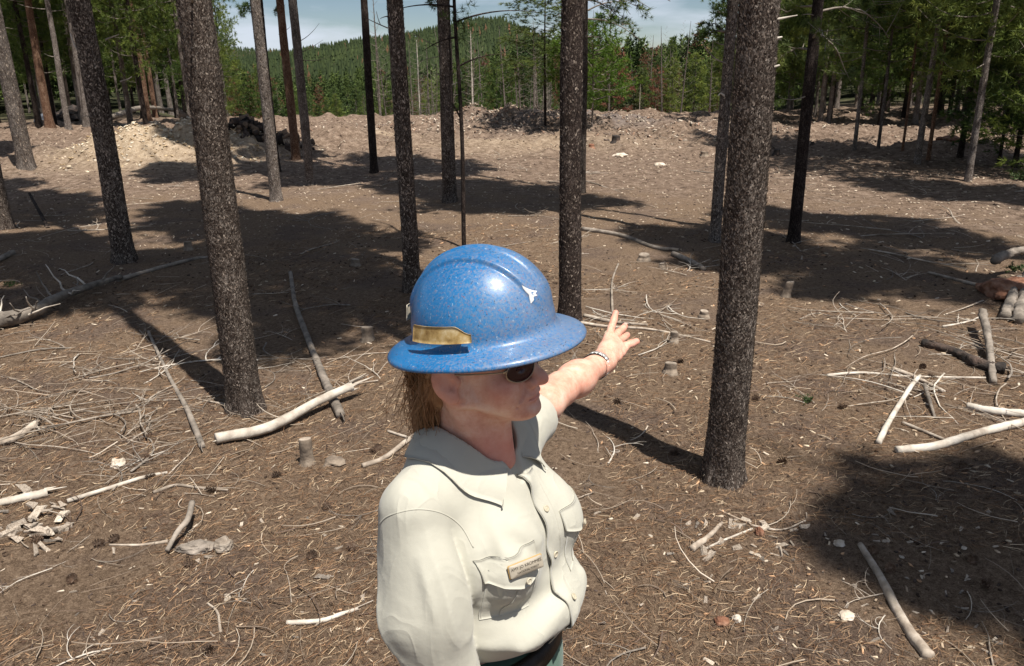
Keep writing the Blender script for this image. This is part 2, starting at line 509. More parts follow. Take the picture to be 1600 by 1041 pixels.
    b.inputs['Specular IOR Level'].default_value = 0.1
    b1 = N(t, 'ShaderNodeBump', Strength=0.9, Distance=0.03); L(n2.outputs['Fac'], b1.inputs['Height'])
    b2 = N(t, 'ShaderNodeBump', Strength=0.7, Distance=0.01); L(n3.outputs['Fac'], b2.inputs['Height']); L(b1.outputs['Normal'], b2.inputs['Normal'])
    L(b2.outputs['Normal'], b.inputs['Normal'])
    me = mesh_np('ground', V, F, mt)
    x, y = V[:, 0], V[:, 1]
    rr = np.hypot(x, y)
    zr_ = sstep(9.5, 17, rr + 1.5 * (x / (np.abs(y) + 1)) * 2)
    g = np.zeros(len(V))
    for k, (cx, cy, h, ra, rb) in enumerate(MND[:4]):
        g = np.maximum(g, np.exp(-((x - cx) / (ra * 1.25)) ** 2 - ((y - cy) / (rb * 1.5)) ** 2) * (1.2 if k != 2 else 0.3))
    p5 = pix_flat(500, 222); g = np.maximum(g, .8 * np.exp(-((x - p5[0]) / 2.5) ** 2 - ((y - p5[1]) / 0.9) ** 2))
    p6 = pix_flat(820, 232); g = np.maximum(g, .45 * np.exp(-((x - p6[0]) / 3) ** 2 - ((y - p6[1]) / 1.4) ** 2))
    g = np.clip(g, 0, 1)
    pa = pix_flat(930, 208)
    ashv = 0.6 * np.exp(-((x - pa[0]) / 3.2) ** 2 - ((y - pa[1]) / 1.8) ** 2) * sstep(-0.7, 0.2, fbm(x * 1.2, y * 1.2, 0, 3, 77))
    set_z = np.stack([zr_, g, ashv], 1)
    a = me.color_attributes.new('zone', 'FLOAT_COLOR', 'POINT')
    a.data.foreach_set('color', np.concatenate([set_z, np.ones((len(V), 1))], 1).astype(np.float32).ravel())
    fa_ = me.attributes.new('far', 'FLOAT', 'POINT')
    fa_.data.foreach_set('value', sstep(34, 60, rr).astype(np.float32))
    o = add('ground', me)
    tag(o, kind='structure')
build_ground()

# ------------------------------------------------------------------ trees
def tuft_mesh(rs, centers, dirs, n, ln, wd):
    """n narrow needles (triangles) around every centre, pointing about dirs"""
    m = len(centers)
    c = np.repeat(centers, n, 0); d = np.repeat(dirs, n, 0)
    v = rs.standard_normal((m * n, 3)); v /= np.linalg.norm(v, axis=1)[:, None]
    v = v + d * 0.75 + np.array([0, 0, 0.15])
    v /= np.linalg.norm(v, axis=1)[:, None]
    L = ln * rs.uniform(0.6, 1.15, (m * n, 1))
    s = np.cross(v, rs.standard_normal((m * n, 3))); s /= np.linalg.norm(s, axis=1)[:, None]
    a = c + s * wd * 0.5; b = c - s * wd * 0.5; e = c + v * L
    V = np.stack([a, b, e], 1).reshape(-1, 3)
    F = np.arange(len(V)).reshape(-1, 3)
    return V, F

def crown_mesh(name, seed, h, z0, rad, nb, nt, nn, ln, wd, mats, taper=0.55, sparse=0.0, droop=0.1, woodr=0.014):
    """crown from height z0 to h: branches with needle tufts; returns mesh (wood + needles)"""
    rs = np.random.default_rng(seed)
    wood = Acc(); C, D = [], []
    for i in range(nb):
        f = (i + rs.uniform(0, 1)) / nb
        z = z0 + (h - z0) * f ** 0.92
        Lb = rad * (1 - f ** 1.3) ** taper * rs.uniform(0.55, 1.15) * (1 if f > 0.12 else 0.75) + 0.12
        az = i * 2.4 + rs.uniform(-0.5, 0.5)
        up = rs.uniform(-0.15, 0.35) + 0.45 * f
        t = np.linspace(0, 1, 6)
        dx = np.array([math.cos(az), math.sin(az), 0])
        side = np.array([-dx[1], dx[0], 0])
        P = np.outer(t * Lb, dx) + np.outer(t ** 2 * Lb * rs.uniform(-.2, .2), side)
        P[:, 2] = z + Lb * (up * t - droop * t * (1 - t) * 2 + 0.12 * t ** 3)
        acc_tube(wood, P, woodr * (1 - 0.75 * t) * (0.6 + Lb / rad * 0.6), 3, closed=False)
        if rs.uniform() < sparse:
            continue
        k = max(2, int(nt * Lb / rad))
        tt = 1 - rs.uniform(0, 1, k) ** 1.4 * 0.72
        base = np.stack([np.interp(tt, t, P[:, q]) for q in range(3)], 1)
        sp = Lb * 0.34 * (1.15 - tt * 0.75)
        off = rs.standard_normal((k, 3)) * sp[:, None] * np.array([0.8, 0.8, 0.45])
        cc = base + off
        dd = off / (np.linalg.norm(off, axis=1)[:, None] + 1e-6) * 0.7 + dx * 0.6
        C.append(cc); D.append(dd)
    C = np.concatenate(C); D = np.concatenate(D)
    V, F = tuft_mesh(rs, C, D, nn, ln, wd)
    nW = sum(len(f) for f in wood.F4)
    nv = wood.n
    me = mesh_np(name, np.concatenate(wood.V + [V.astype(np.float32)]), [np.concatenate(wood.F4), F + nv], None, smooth=False)
    me.materials.append(mats[0]); me.materials.append(mats[1])
    mi = np.ones(len(me.polygons), np.int32)
    lt = np.zeros(len(me.polygons), np.int32); me.polygons.foreach_get('loop_total', lt)
    mi[lt == 4] = 0
    me.polygons.foreach_set('material_index', mi)
    return me

def trunk_mesh(name, h, r, rtop, mat, seed, sides=12, ring=0.5, disp=0.06, flare=0.35, bend=0.0, fine=0.0, zfine=3.2):
    z = [-0.25]
    while z[-1] < h:
        z.append(z[-1] + (ring if z[-1] < zfine else max(ring, 0.45)))
    z = np.array(z); z[-1] = h
    th = np.linspace(0, 2 * np.pi, sides, endpoint=False)
    Zg, T = np.meshgrid(z, th, indexing='ij')
    f = np.clip(Zg / h, 0, 1)
    R = r * (1 - f) ** 0.85 + rtop * f
    R = R * (1 + flare * np.exp(-np.maximum(Zg, 0) / 0.12))
    lob = 1 + 0.10 * flare * 3 * np.exp(-np.maximum(Zg, 0) / 0.15) * np.sin(T * 5 + seed)
    R = R * lob
    cx, cy = np.cos(T), np.sin(T)
    nx = fbm(cx * 2 + seed, cy * 2, Zg * 1.6, 3, seed)
    R = R * (1 + disp * nx)
    if fine:
        q = fbm(cx * r * 38 + seed, cy * r * 38, Zg * 20, 3, seed + 3)
        R = R + fine * (np.abs(q) - 0.3)
    bx = bend * np.sin(Zg * 0.5 + seed) * sstep(0, 3, Zg); by = bend * np.cos(Zg * 0.43 + seed * 2) * sstep(0, 3, Zg)
    V = np.stack([R * cx + bx, R * cy + by, Zg], -1).reshape(-1, 3)
    n, m = len(z), sides
    i, j = np.meshgrid(np.arange(n - 1), np.arange(m), indexing='ij'); j2 = (j + 1) % m
    F = np.stack([i * m + j, i * m + j2, (i + 1) * m + j2, (i + 1) * m + j], -1).reshape(-1, 4)
    return mesh_np(name, V, F, mat)

# crown variants (shared mesh data)
CR_near = [crown_mesh('crown_near', 100 + i, 16.0, 7.6 + 0.4 * i, 1.25, 62, 120, 20, 0.16, 0.027, (M_greyLog, M_needle_dark), taper=0.6) for i in range(3)]
CR_mid = [crown_mesh('crown_mid', 200 + i, 8.0, 0.9 + 0.35 * i, 1.45, 52, 50, 15, 0.15, 0.020, (M_greyLog, [M_needle, M_needle_dark, M_needle][i]), taper=0.6, droop=0.2) for i in range(3)]
CR_far = [crown_mesh('crown_far', 300 + i, 7.0, [1.6, 2.6, 1.0, 2.2][i], [1.05, 1.15, 1.25, 0.9][i], 48, 20, 10, 0.24, 0.042, (M_greyLog, [M_needle, M_needle, M_needle_dark, M_needle_dark][i]), taper=0.8) for i in range(4)]
CR_red = [crown_mesh('crown_rusty', 400 + i, 7.0, 1.2, 0.95, 44, 13, 7, 0.22, 0.045, (M_greyLog, M_needle_red), taper=0.8) for i in range(2)]
CR_bare = [crown_mesh('crown_bare', 500 + i, 7.0, 1.5, 0.8, 40, 1, 2, 0.08, 0.02, (M_greyLog, M_needle_red), taper=0.8, sparse=0.95) for i in range(2)]

TREE_LOG = []
def near_tree(px, py, wpx, label, seed, h=16.0, mat=None, crown=0, sides=40, ring=0.05, fine=0.0035, crown_z=0.0, crown_s=1.0, flakes=False, group=None, rz=0.0, name='pine_tree', bend=0.02, stubs=6, cut_low=None, crs=None):
    g = gp(px, py)
    d = float(np.dot(g - CAM, fw))
    r = wpx / 2 / FPX * d
    root = empty(name, (g[0], g[1], float(H(g[0], g[1])) - 0.02))
    tag(root, label, 'tree', group)
    me = trunk_mesh('trunk', h, r, r * 0.12, mat or M_bark, seed, sides=sides, ring=ring, fine=fine, bend=bend, flare=0.30)
    add('trunk', me, root)
    if crown is not None:
        c = add('crown', (crs or CR_near)[crown % 3], root)
        c.location = (0, 0, crown_z); c.rotation_euler = (0, 0, rz + seed); c.scale = (crown_s, crown_s, 1.0)
    rs = np.random.default_rng(seed + 50)
    for k in range(stubs):
        z = rs.uniform(1.5, 5.5); a = rs.uniform(0, 6.28); L = rs.uniform(0.06, 0.5)
        rz_ = r * (1 - z / h) ** 0.85
        t = np.linspace(0, 1, 6)[:, None]
        dx = np.array([math.cos(a), math.sin(a), 0])
        P = dx * (rz_ * 0.8 + L * t) + np.array([0, 0, 1]) * (z + L * (rs.uniform(-.3, .5) * t + rs.uniform(-.4, .4) * t * t))
        tube_obj('dead_branch', P, np.linspace(0.007, 0.002, 6), M_greyLog, root, sides=5)
    TREE_LOG.append((root, g, r))
    return root, r, d

def bark_flakes(root, r, h, seed, zmax, count, size):
    rs = np.random.default_rng(seed)
    z = rs.uniform(0.02, zmax, count); a = rs.uniform(0, 2 * np.pi, count)
    f = z / h
    R = (r * (1 - f) ** 0.85 + r * 0.12 * f) * (1 + 0.22 * np.exp(-z / 0.12)) * (1 + 0.06 * fbm(np.cos(a) * 2 + seed, np.sin(a) * 2, z * 1.6, 3, seed))
    n = np.stack([np.cos(a), np.sin(a), np.zeros(count)], 1); s = np.stack([-np.sin(a), np.cos(a), np.zeros(count)], 1)
    up = np.array([0, 0, 1.0])
    L = size * rs.uniform(0.5, 1.5, (count, 1)); W = L * rs.uniform(0.25, 0.6, (count, 1))
    tw = rs.uniform(-0.9, 0.9, (count, 1))
    v = up * np.cos(tw) + s * np.sin(tw); u = -up * np.sin(tw) + s * np.cos(tw)
    lift = rs.uniform(0.001, 0.0065, (count, 1))
    bx = 0.02 * np.sin(z * 0.5 + seed) * sstep(0, 3, z); by = 0.02 * np.cos(z * 0.43 + seed * 2) * sstep(0, 3, z)
    c = n * (R[:, None] + 0.0008) + up * z[:, None] + np.stack([bx, by, 0 * z], 1)
    p0 = c - v * L * .5 - u * W * .3; p1 = c - v * L * .5 + u * W * .3
    p2 = c + u * W * .55 + n * lift * .5; p3 = c - u * W * .5 + n * lift * .6
    p4 = c + v * L * .5 + n * lift + u * W * .2; p5 = c + v * L * .45 + n * lift - u * W * .25
    V = np.stack([p0, p1, p2, p4, p5, p3], 1).reshape(-1, 3)
    F = np.arange(len(V)).reshape(-1, 6)
    me = mesh_np('bark_flakes', V, F, M_litter_piece, smooth=False)
    k = rs.uniform(0, 1, count) ** 2.3
    base = np.array([0.050, 0.034, 0.026]); hi = np.array([0.50, 0.41, 0.33])
    C = base + (hi - base) * k[:, None]
    set_col(me, np.repeat(C, 6, 0))
    o = add('bark_flakes', me, root)
    o['kind'] = 'stuff'

t1, r1, d1 = near_tree(383, 640, 49, 'thick speckled pine trunk beside the bleached log, left of the person', 1, sides=96, ring=0.02, fine=0.006, crown=0, stubs=3)
bark_flakes(t1, r1, 16.0, 1, 2.7, 22000, 0.0105)
t2, r2, d2 = near_tree(1130, 745, 57, 'nearest and thickest pine trunk, right of the outstretched hand', 2, sides=96, ring=0.02, fine=0.006, crown=1, stubs=3)
bark_flakes(t2, r2, 16.0, 2, 2.5, 22000, 0.0105)
t3, r3, d3 = near_tree(195, 408, 32, 'scaly pine trunk with a white curved dead branch at upper left', 3, sides=72, ring=0.03, fine=0.007, crown=2, crown_s=0.95)
bark_flakes(t3, r3, 16.0, 3, 3.0, 9000, 0.022)
near_tree(645, 455, 25, 'pine trunk rising directly behind the back of the blue hard hat', 4, crown=0, crown_s=0.85)
near_tree(890, 502, 34, 'dark pine trunk just right of the blue hard hat', 5, crown=1, crown_s=0.9, mat=M_barkdark)
near_tree(1240, 378, 18, 'dark slim pine trunk with low boughs right of the nearest trunk', 6, crown=2, mat=M_barkdark, crown_s=1.0)
near_tree(703, 314, 21, 'grey pine trunk beside the thin dark sapling above the hard hat', 7, crown=0)
near_tree(432, 314, 17, 'light grey pine trunk, nearest of the four close together left of centre', 8, crown=1, mat=M_barkfar)
near_tree(485, 289, 14, 'smooth grey pine trunk, rightmost of the four close together left of centre', 9, h=20, crown=2, crown_s=.8, crown_z=4.5, mat=M_barkfar)
near_tree(463, 250, 13, 'slim pine trunk dark at its foot, third of the four left of centre', 10, h=21, crown=0, crown_z=6.5, mat=M_barkred)
near_tree(432, 268, 13, 'blackish pine trunk, second of the four left of centre', 11, h=21, crown=1, crown_z=6.0, mat=M_barkdark)
near_tree(585, 270, 12, 'slender dark pine trunk alone between the group of four and the hard hat tree', 12, crown=2, mat=M_barkdark)
near_tree(1117, 378, 17, 'pale grey leaning pine trunk half hidden by the nearest trunk', 13, crown=0, mat=M_barkfar)
near_tree(909, 302, 11, 'thin pine trunk showing behind the dark trunk right of the hard hat', 14, crown=1)
near_tree(8, 357, 24, 'pine trunk cut by the left edge of the picture', 15, crown=2)
near_tree(42, 264, 24, 'stout grey pine trunk with a pale flared foot near the left edge', 16, crown=0, mat=M_barkfar)

for i_, n_, sz_ in ((3, 7000, 0.017), (4, 6000, 0.015), (6, 5000, 0.020), (7, 3000, 0.02), (12, 4000, 0.02), (14, 3000, 0.025), (15, 3000, 0.03)):
    bark_flakes(TREE_LOG[i_][0], TREE_LOG[i_][2], 16.0, i_ + 1, 3.6, n_, sz_)
for ch in TREE_LOG[7][0].children:
    if ch.name.startswith('crown'):
        ch.scale = (0.75, 0.75, 0.6); ch.location = (0, 0, 3.2)

# trees outside the frame, behind and right of the photographer, whose crowns shade the ground in view
SHADE = [(5.65, -1.30, 1.3), (6.2, 4.4, 1.1), (7.6, 5.9, 1.0), (10.6, 8.6, 1.2), (-7.6, 3.6, 1.1), (-5.3, 5.6, 1.1), (12.6, 13.2, 1.1), (-9.6, 9.4, 1.1)]
SHL = ['pine tree standing out of frame whose crown shades the ground']
for k, (x, y, s) in enumerate(SHADE):
    root = empty('pine_tree', (x, y, float(H(x, y))))
    tag(root, 'tall pine tree beyond the edge of the view, casting its shade in', 'tree', 'pines around the clearing edge')
    add('trunk', trunk_mesh('trunk', 16.0, 0.11, 0.012, M_bark, 60 + k, sides=20, ring=0.25, fine=0), root)
    c = add('crown', CR_near[k % 3], root); c.rotation_euler = (0, 0, k * 1.3); c.scale = (s * .82, s * .82, 1)
    if k == 0: c.scale = (1.1, 1.1, 0.65); c.location = (0, 0, 2.6)

# thin dark sapling, forked
def sapling():
    g = gp(725, 388)
    root = empty('sapling', tuple(g)); tag(root, 'thin dark sapling with bare forked stem above the hard hat', 'sapling')
    t = np.linspace(0, 1, 40)
    P = np.stack([0.06 * np.sin(t * 9) * t + 0.03 * t, 0.04 * np.cos(t * 7) * t, -0.05 + 5.2 * t], 1)
    tube_obj('stem', P, 0.026 * (1 - 0.6 * t), M_barkdark, root, sides=8)
    for k, (z, a, L, up) in enumerate(((1.45, 2.6, 1.1, 1.6), (2.0, 0.4, 0.5, .5), (2.45, 0.3, 0.9, .35), (2.6, 3.0, 0.7, .2), (2.3, 2.8, .4, -.1), (3.0, .5, .8, .3))):
        s = np.linspace(0, 1, 10)
        c = np.array([np.interp(z, P[:, 2], P[:, q]) for q in range(3)])
        Q = c + np.stack([np.cos(a) * L * (s if k else np.minimum(s * 3, .12 / L + 0 * s)), np.sin(a) * L * 0.3 * s, up * L * s - 0.25 * L * s * s], 1)
        tube_obj('branch', Q, 0.012 * (1 - 0.8 * s), M_barkdark, root, sides=5)
    rs = np.random.default_rng(4)
    C = np.array([[0.05, 0, 2.35], [0.1, 0.02, 2.42], [0.0, 0, 2.5], [0.12, 0.05, 2.6], [-.08, 0, 2.55], [0.3, .05, 2.75], [.15, 0, 2.9]])
    C = np.repeat(C, 6, 0) + rs.normal(0, 0.05, (42, 3))
    V, F = tuft_mesh(rs, C, np.zeros_like(C) + [0, 0, .5], 16, 0.08, 0.006)
    add('needle_clumps', mesh_np('needle_clumps', V, F, M_needle_dark, smooth=False), root)
sapling()

# low boughs seen against the sky: branches of the trees around E, M, B, D
def bough(root, start, vec, nt, seed, mat, ln=0.075, sub=7, spread=0.35):
    rs = np.random.default_rng(seed)
    start = np.array(start, float); vec = np.array(vec, float)
    L = np.linalg.norm(vec)
    t = np.linspace(0, 1, 10)[:, None]
    P = start + vec * t + np.array([0, 0, 1]) * (0.12 * L * np.sin(t * 3.0)) + rs.normal(0, 0.012, (10, 3)) * t
    a = Acc(); acc_tube(a, P, np.linspace(0.014, 0.003, 10), 5, closed=False)
    C, D = [], []
    for k in range(sub):
        f = rs.uniform(0.25, 1.0)
        c = np.array([np.interp(f, t[:, 0], P[:, q]) for q in range(3)])
        v = vec / L * 0.5 + rs.normal(0, 0.6, 3); v[2] *= 0.6
        v = v / np.linalg.norm(v) * L * spread * rs.uniform(0.4, 1.1)
        s = np.linspace(0, 1, 5)[:, None]
        Q = c + v * s + np.array([0, 0, .1]) * L * s * s * 0.3
        acc_tube(a, Q, np.linspace(0.005, 0.002, 5), 3, closed=False)
        m = max(2, nt // sub)
        ss = rs.uniform(0.45, 1.0, (m, 1))
        C.append(c + v * ss + np.array([0, 0, .1]) * L * ss * ss * .3 + rs.normal(0, 0.03, (m, 3))); D.append(np.repeat(v[None] / np.linalg.norm(v), m, 0))
    C = np.concatenate(C); D = np.concatenate(D)
    V, F = tuft_mesh(rs, C, D, 22, ln, ln * 0.09)
    nv = a.n
    me = mesh_np('bough', np.concatenate(a.V + [V.astype(np.float32)]), [np.concatenate(a.F4), F + nv], None, smooth=False)
    me.materials.append(M_greyLog); me.materials.append(mat)
    lt = np.zeros(len(me.polygons), np.int32); me.polygons.foreach_get('loop_total', lt)
    me.polygons.foreach_set('material_index', (lt == 3).astype(np.int32))
    add('bough', me, root)

def bough_px(tree_i, p0, p1, dd, nt, seed, mat=None, **k):
    """bough on tree tree_i from pixel p0 to p1 at the tree's own distance (+dd at the tip)"""
    root, g, r = TREE_LOG[tree_i]
    d = float(np.dot(g - CAM, fw))
    # depth of the trunk at that height
    a = ray(*p0); tt = g[1] / a[1]
    A = CAM + a * tt
    a2 = ray(*p1); B = CAM + a2 * (g[1] + dd) / a2[1]
    loc = np.array(root.location)
    A = A - loc; A[:2] *= 0.3
    bough(root, A, (B - loc) - A, nt, seed, mat or M_needle_dark, **k)

# indices in TREE_LOG follow the near_tree calls
bough_px(13, (908, 20), (1000, 12), 0.4, 60, 1, sub=12)
bough_px(13, (908, 0), (975, 40), -0.6, 60, 2, sub=12)
bough_px(13, (908, 30), (1000, 66), 0.2, 30, 3, sub=8)
bough_px(13, (908, 5), (845, -5), 0.5, 40, 4, sub=9)
bough_px(13, (908, 60), (945, 62), 0.0, 3, 5, sub=3)
bough_px(13, (908, 20), (868, 28), 0.4, 22, 6, sub=6)
bough_px(13, (908, -10), (1010, -4), 0.4, 60, 31, sub=10)
bough_px(12, (1140, 50), (1085, 66), 0.3, 26, 7, sub=8)
bough_px(12, (1142, 30), (1120, 20), 0.0, 18, 8, sub=6)
bough_px(12, (1140, 60), (1110, 40), 0.3, 14, 9, sub=5)
bough_px(4, (898, -10), (1045, 8), 1.0, 30, 10, sub=8)
bough_px(5, (1270, 50), (1330, 130), 0.5, 60, 11, sub=10)
bough_px(5, (1270, 20), (1390, 60), 0.8, 70, 12, sub=12)
bough_px(5, (1268, 80), (1215, 95), 0.6, 40, 13, sub=8)
bough_px(5, (1272, 0), (1370, 10), 0.8, 80, 14, sub=12)
bough_px(5, (1268, 60), (1290, 75), -0.9, 40, 15, sub=8)
bough_px(5, (1272, 10), (1215, 30), 0.3, 50, 16, sub=9)
bough_px(6, (700, 15), (670, 0), 0.3, 20, 17, sub=5)
bough_px(7, (402, 5), (380, 20), 0.0, 40, 18, sub=6)
bough_px(9, (448, 10), (430, 20), 0.0, 40, 19, sub=6)

# curved white dead branch on tree C
g3 = TREE_LOG[2][1]
def on_tree(i, pts, r0_, r1_, mat, name='dead_branch', dd=0.0):
    root, g, r = TREE_LOG[i]
    loc = np.array(root.location)
    P = []
    for k, (px, py) in enumerate(pts):
        a = ray(px, py); P.append(CAM + a * (g[1] - 0.05 + dd * k / (len(pts) - 1)) / a[1] - loc)
    P = smooth_path(P, 16)
    tube_obj(name, P, np.linspace(r0_, r1_, 16), mat, root, sides=6)
on_tree(2, [(150, 107), (136, 97), (118, 74), (110, 52)], 0.014, 0.006, M_paleLog)
on_tree(2, [(165, 62), (176, 58), (186, 54)], 0.01, 0.004, M_greyLog)
on_tree(2, [(188, 128), (200, 124), (206, 120)], 0.01, 0.005, M_greyLog)
on_tree(3, [(632, 50), (612, 46), (592, 38), (575, 30)], 0.008, 0.003, M_greyLog)
on_tree(3, [(595, 40), (591, 30), (588, 18)], 0.004, 0.002, M_greyLog)
on_tree(3, [(630, 105), (616, 112), (603, 122), (600, 140)], 0.005, 0.003, M_barkdark)
on_tree(6, [(700, 135), (712, 130), (722, 120), (712, 90)], 0.009, 0.003, M_paleLog)
on_tree(1, [(1205, 62), (1222, 58)], 0.009, 0.004, M_paleLog)
on_tree(1, [(1200, 108), (1218, 102)], 0.008, 0.004, M_paleLog)
on_tree(1, [(1207, 32), (1226, 28), (1246, 24)], 0.008, 0.002, M_paleLog)
on_tree(12, [(1136, 100), (1118, 92), (1104, 78), (1097, 66)], 0.009, 0.004, M_greyLog)
on_tree(12, [(1132, 150), (1126, 146), (1122, 150)], 0.012, 0.006, M_paleLog)

# mid and far trees -------------------------------------------------
T_far = [trunk_mesh('trunk_far', 7.0, 0.075, 0.01, [M_barkfar, M_barkred, M_barkdark][i], 90 + i, sides=8, ring=0.8, fine=0) for i in range(3)]
T_mid = [trunk_mesh('trunk_mid', 9.0, 0.080, 0.012, [M_barkfar, M_barkfar, M_barkdark][i], 95 + i, sides=16, ring=0.3, fine=0, bend=0.03) for i in range(3)]

def far_tree(x, y, s, kind, label, group, rs, wide=1.0, cz=0.0):
    root = empty('pine_tree', (x, y, float(H(x, y)) - 0.1), rs.uniform(0, 6.28))
    tag(root, label, 'tree', group)
    tr, crm = kind
    a = add('trunk', tr, root); b_ = add('crown', crm, root)
    sx = s * wide * rs.uniform(0.85, 1.15)
    a.scale = (s, s, s); b_.scale = (sx, sx, s * 1.0); b_.location = (0, 0, cz * s)
    return root
rs = np.random.default_rng(5)
MARKS_R = [(1165, 'between the nearest and dark slim trunks'), (1250, 'just right of the dark slim trunk'), (1330, 'behind the slim pale trunks'), (1400, 'left of the paired trunks'), (1460, 'right of the paired trunks'), (1530, 'right of the leaning grey trunk'), (1600, 'beyond the right edge')]
MARKS_L = [(-200, 'beyond the left edge'), (0, 'behind the stout grey trunk'), (70, 'behind the scarred reddish trunk'), (140, 'behind the scaly trunk'), (205, 'behind the reddish pair'), (270, 'behind the speckled trunk')]
MARKS_C = [(300, 'left of the four close trunks'), (410, 'behind the four close trunks'), (500, 'left of the slender dark trunk'), (585, 'right of the slender dark trunk'), (650, 'right of the hard hat trunk'), (735, 'right of the thin sapling'), (800, 'left of the dark trunk'), (900, 'right of the dark trunk'), (970, 'behind the rusty pines'), (1060, 'left of the leaning grey trunk'), (1130, 'behind the nearest trunk')]
def mark(M, px):
    return [m_[1] for m_ in M if m_[0] <= px][-1]
def size_word(s_):
    return 'low' if s_ < 0.72 else 'mid-height' if s_ < 0.9 else 'tall' if s_ < 1.05 else 'tallest'

def az_px(px):
    d = ray(px, 150); return math.atan2(d[0], d[1])

# right-hand forest: rows 17 - 55 m
LR = 'green pine in the shady stand at the far side of the clearing, on the right'
nR = 0
for k in range(62):
    px = rs.uniform(1165, 1690); a = az_px(px)
    r_ = 27 + 28 * rs.uniform(0, 1) ** 1.3
    
    x, y = r_ * math.sin(a), r_ * math.cos(a)
    s = rs.uniform(0.75, 1.15) * (1.0 if r_ < 35 else 1.15)
    ci = rs.integers(3); ti = rs.integers(3)
    far_tree(x, y, s, (T_mid[ti], CR_mid[ci]), f"{size_word(s * .95)} {['green', 'dark green', 'loose'][ci]} pine, {['grey', 'brown', 'dark'][ti]} trunk, {mark(MARKS_R, px)}, {'front' if r_ < 35 else 'back'} rank", 'pines of the right-hand stand', rs, wide=0.95); nR += 1
# named nearer ones on the right
for px, py, hh, lab, tm, wd in ((1335, 233, 1.0, 'slim pale pine trunk at the edge of the right-hand stand', 0, 6), (1433, 255, 1.0, 'pine with a pair of trunks behind, casting the oval shade on the dirt', 0, 10),
                            (1450, 250, 0.9, 'thin reddish pine trunk right behind the one casting the oval shade', 1, 6), (1512, 283, 1.05, 'grey slightly leaning pine trunk standing alone at the right', 0, 11),
                            (1500, 245, 1.0, 'dark pine trunk just behind the leaning grey one', 2, 9), (1372, 232, .9, 'second slim pale trunk at the edge of the right-hand stand', 0, 5), (1410, 236, .9, 'thin reddish trunk between the slim pale trunks and the paired ones', 1, 4)):
    g = gp(px, py); d = float(np.dot(g - CAM, fw)); r_ = wd / 2 / FPX * d
    root = empty('pine_tree', (g[0], g[1], g[2] - 0.1)); tag(root, lab, 'tree')
    add('trunk', trunk_mesh('trunk', 9 * hh, r_, 0.012, [M_barkfar, M_barkred, M_barkdark][tm], px, sides=20, ring=0.2, bend=0.03), root)
    c = add('crown', CR_mid[px % 3], root); c.location = (0, 0, 1.0); c.rotation_euler = (0, 0, px)
# bushy young pines at the right edge
for k, (px, py, s) in enumerate(((1585, 262, 0.62), (1640, 275, 0.7), (1560, 258, .42))):
    g = gp(px, py)
    root = empty('young_pine', tuple(g), k); tag(root, ['dark bushy pine with boughs to the ground at the right edge', 'bushy pine leaning in from beyond the right edge', 'small low pine behind the bushy one at the right edge'][k], 'tree')
    add('trunk', T_mid[2], root).scale = (s, s, s)
    c = add('crown', CR_mid[(k * 2 + 1) % 3], root); c.scale = (s * 1.6, s * 1.6, s * 1.1); c.location = (0, 0, -1.0 * s)
# small pines in the clearing centre: dark one left of E, lime boughs right of it
g = gp(852, 196); root = empty('pine_tree', (g[0], g[1] , g[2] - 0.2)); tag(root, 'dark spreading pine in front of the far stand, left of the dark trunk', 'tree')
add('trunk', T_mid[2], root).scale = (0.5, 0.5, 0.50)
c = add('crown', CR_mid[1], root); c.scale = (1.1, 1.0, 0.48); c.location = (0, 0, 0.6)
g = gp(925, 200); root = empty('pine_tree', (g[0], g[1], g[2] - 0.2)); tag(root, 'bright lime green bushy pine right of the dark trunk', 'tree')
add('trunk', T_mid[0], root).scale = (0.36, 0.36, 0.36)
ml = crown_mesh('crown_lime', 777, 3.0, 0.9, 1.35, 40, 34, 11, 0.14, 0.022, (M_greyLog, M_needle_lime), taper=0.5)
add('crown', ml, root)

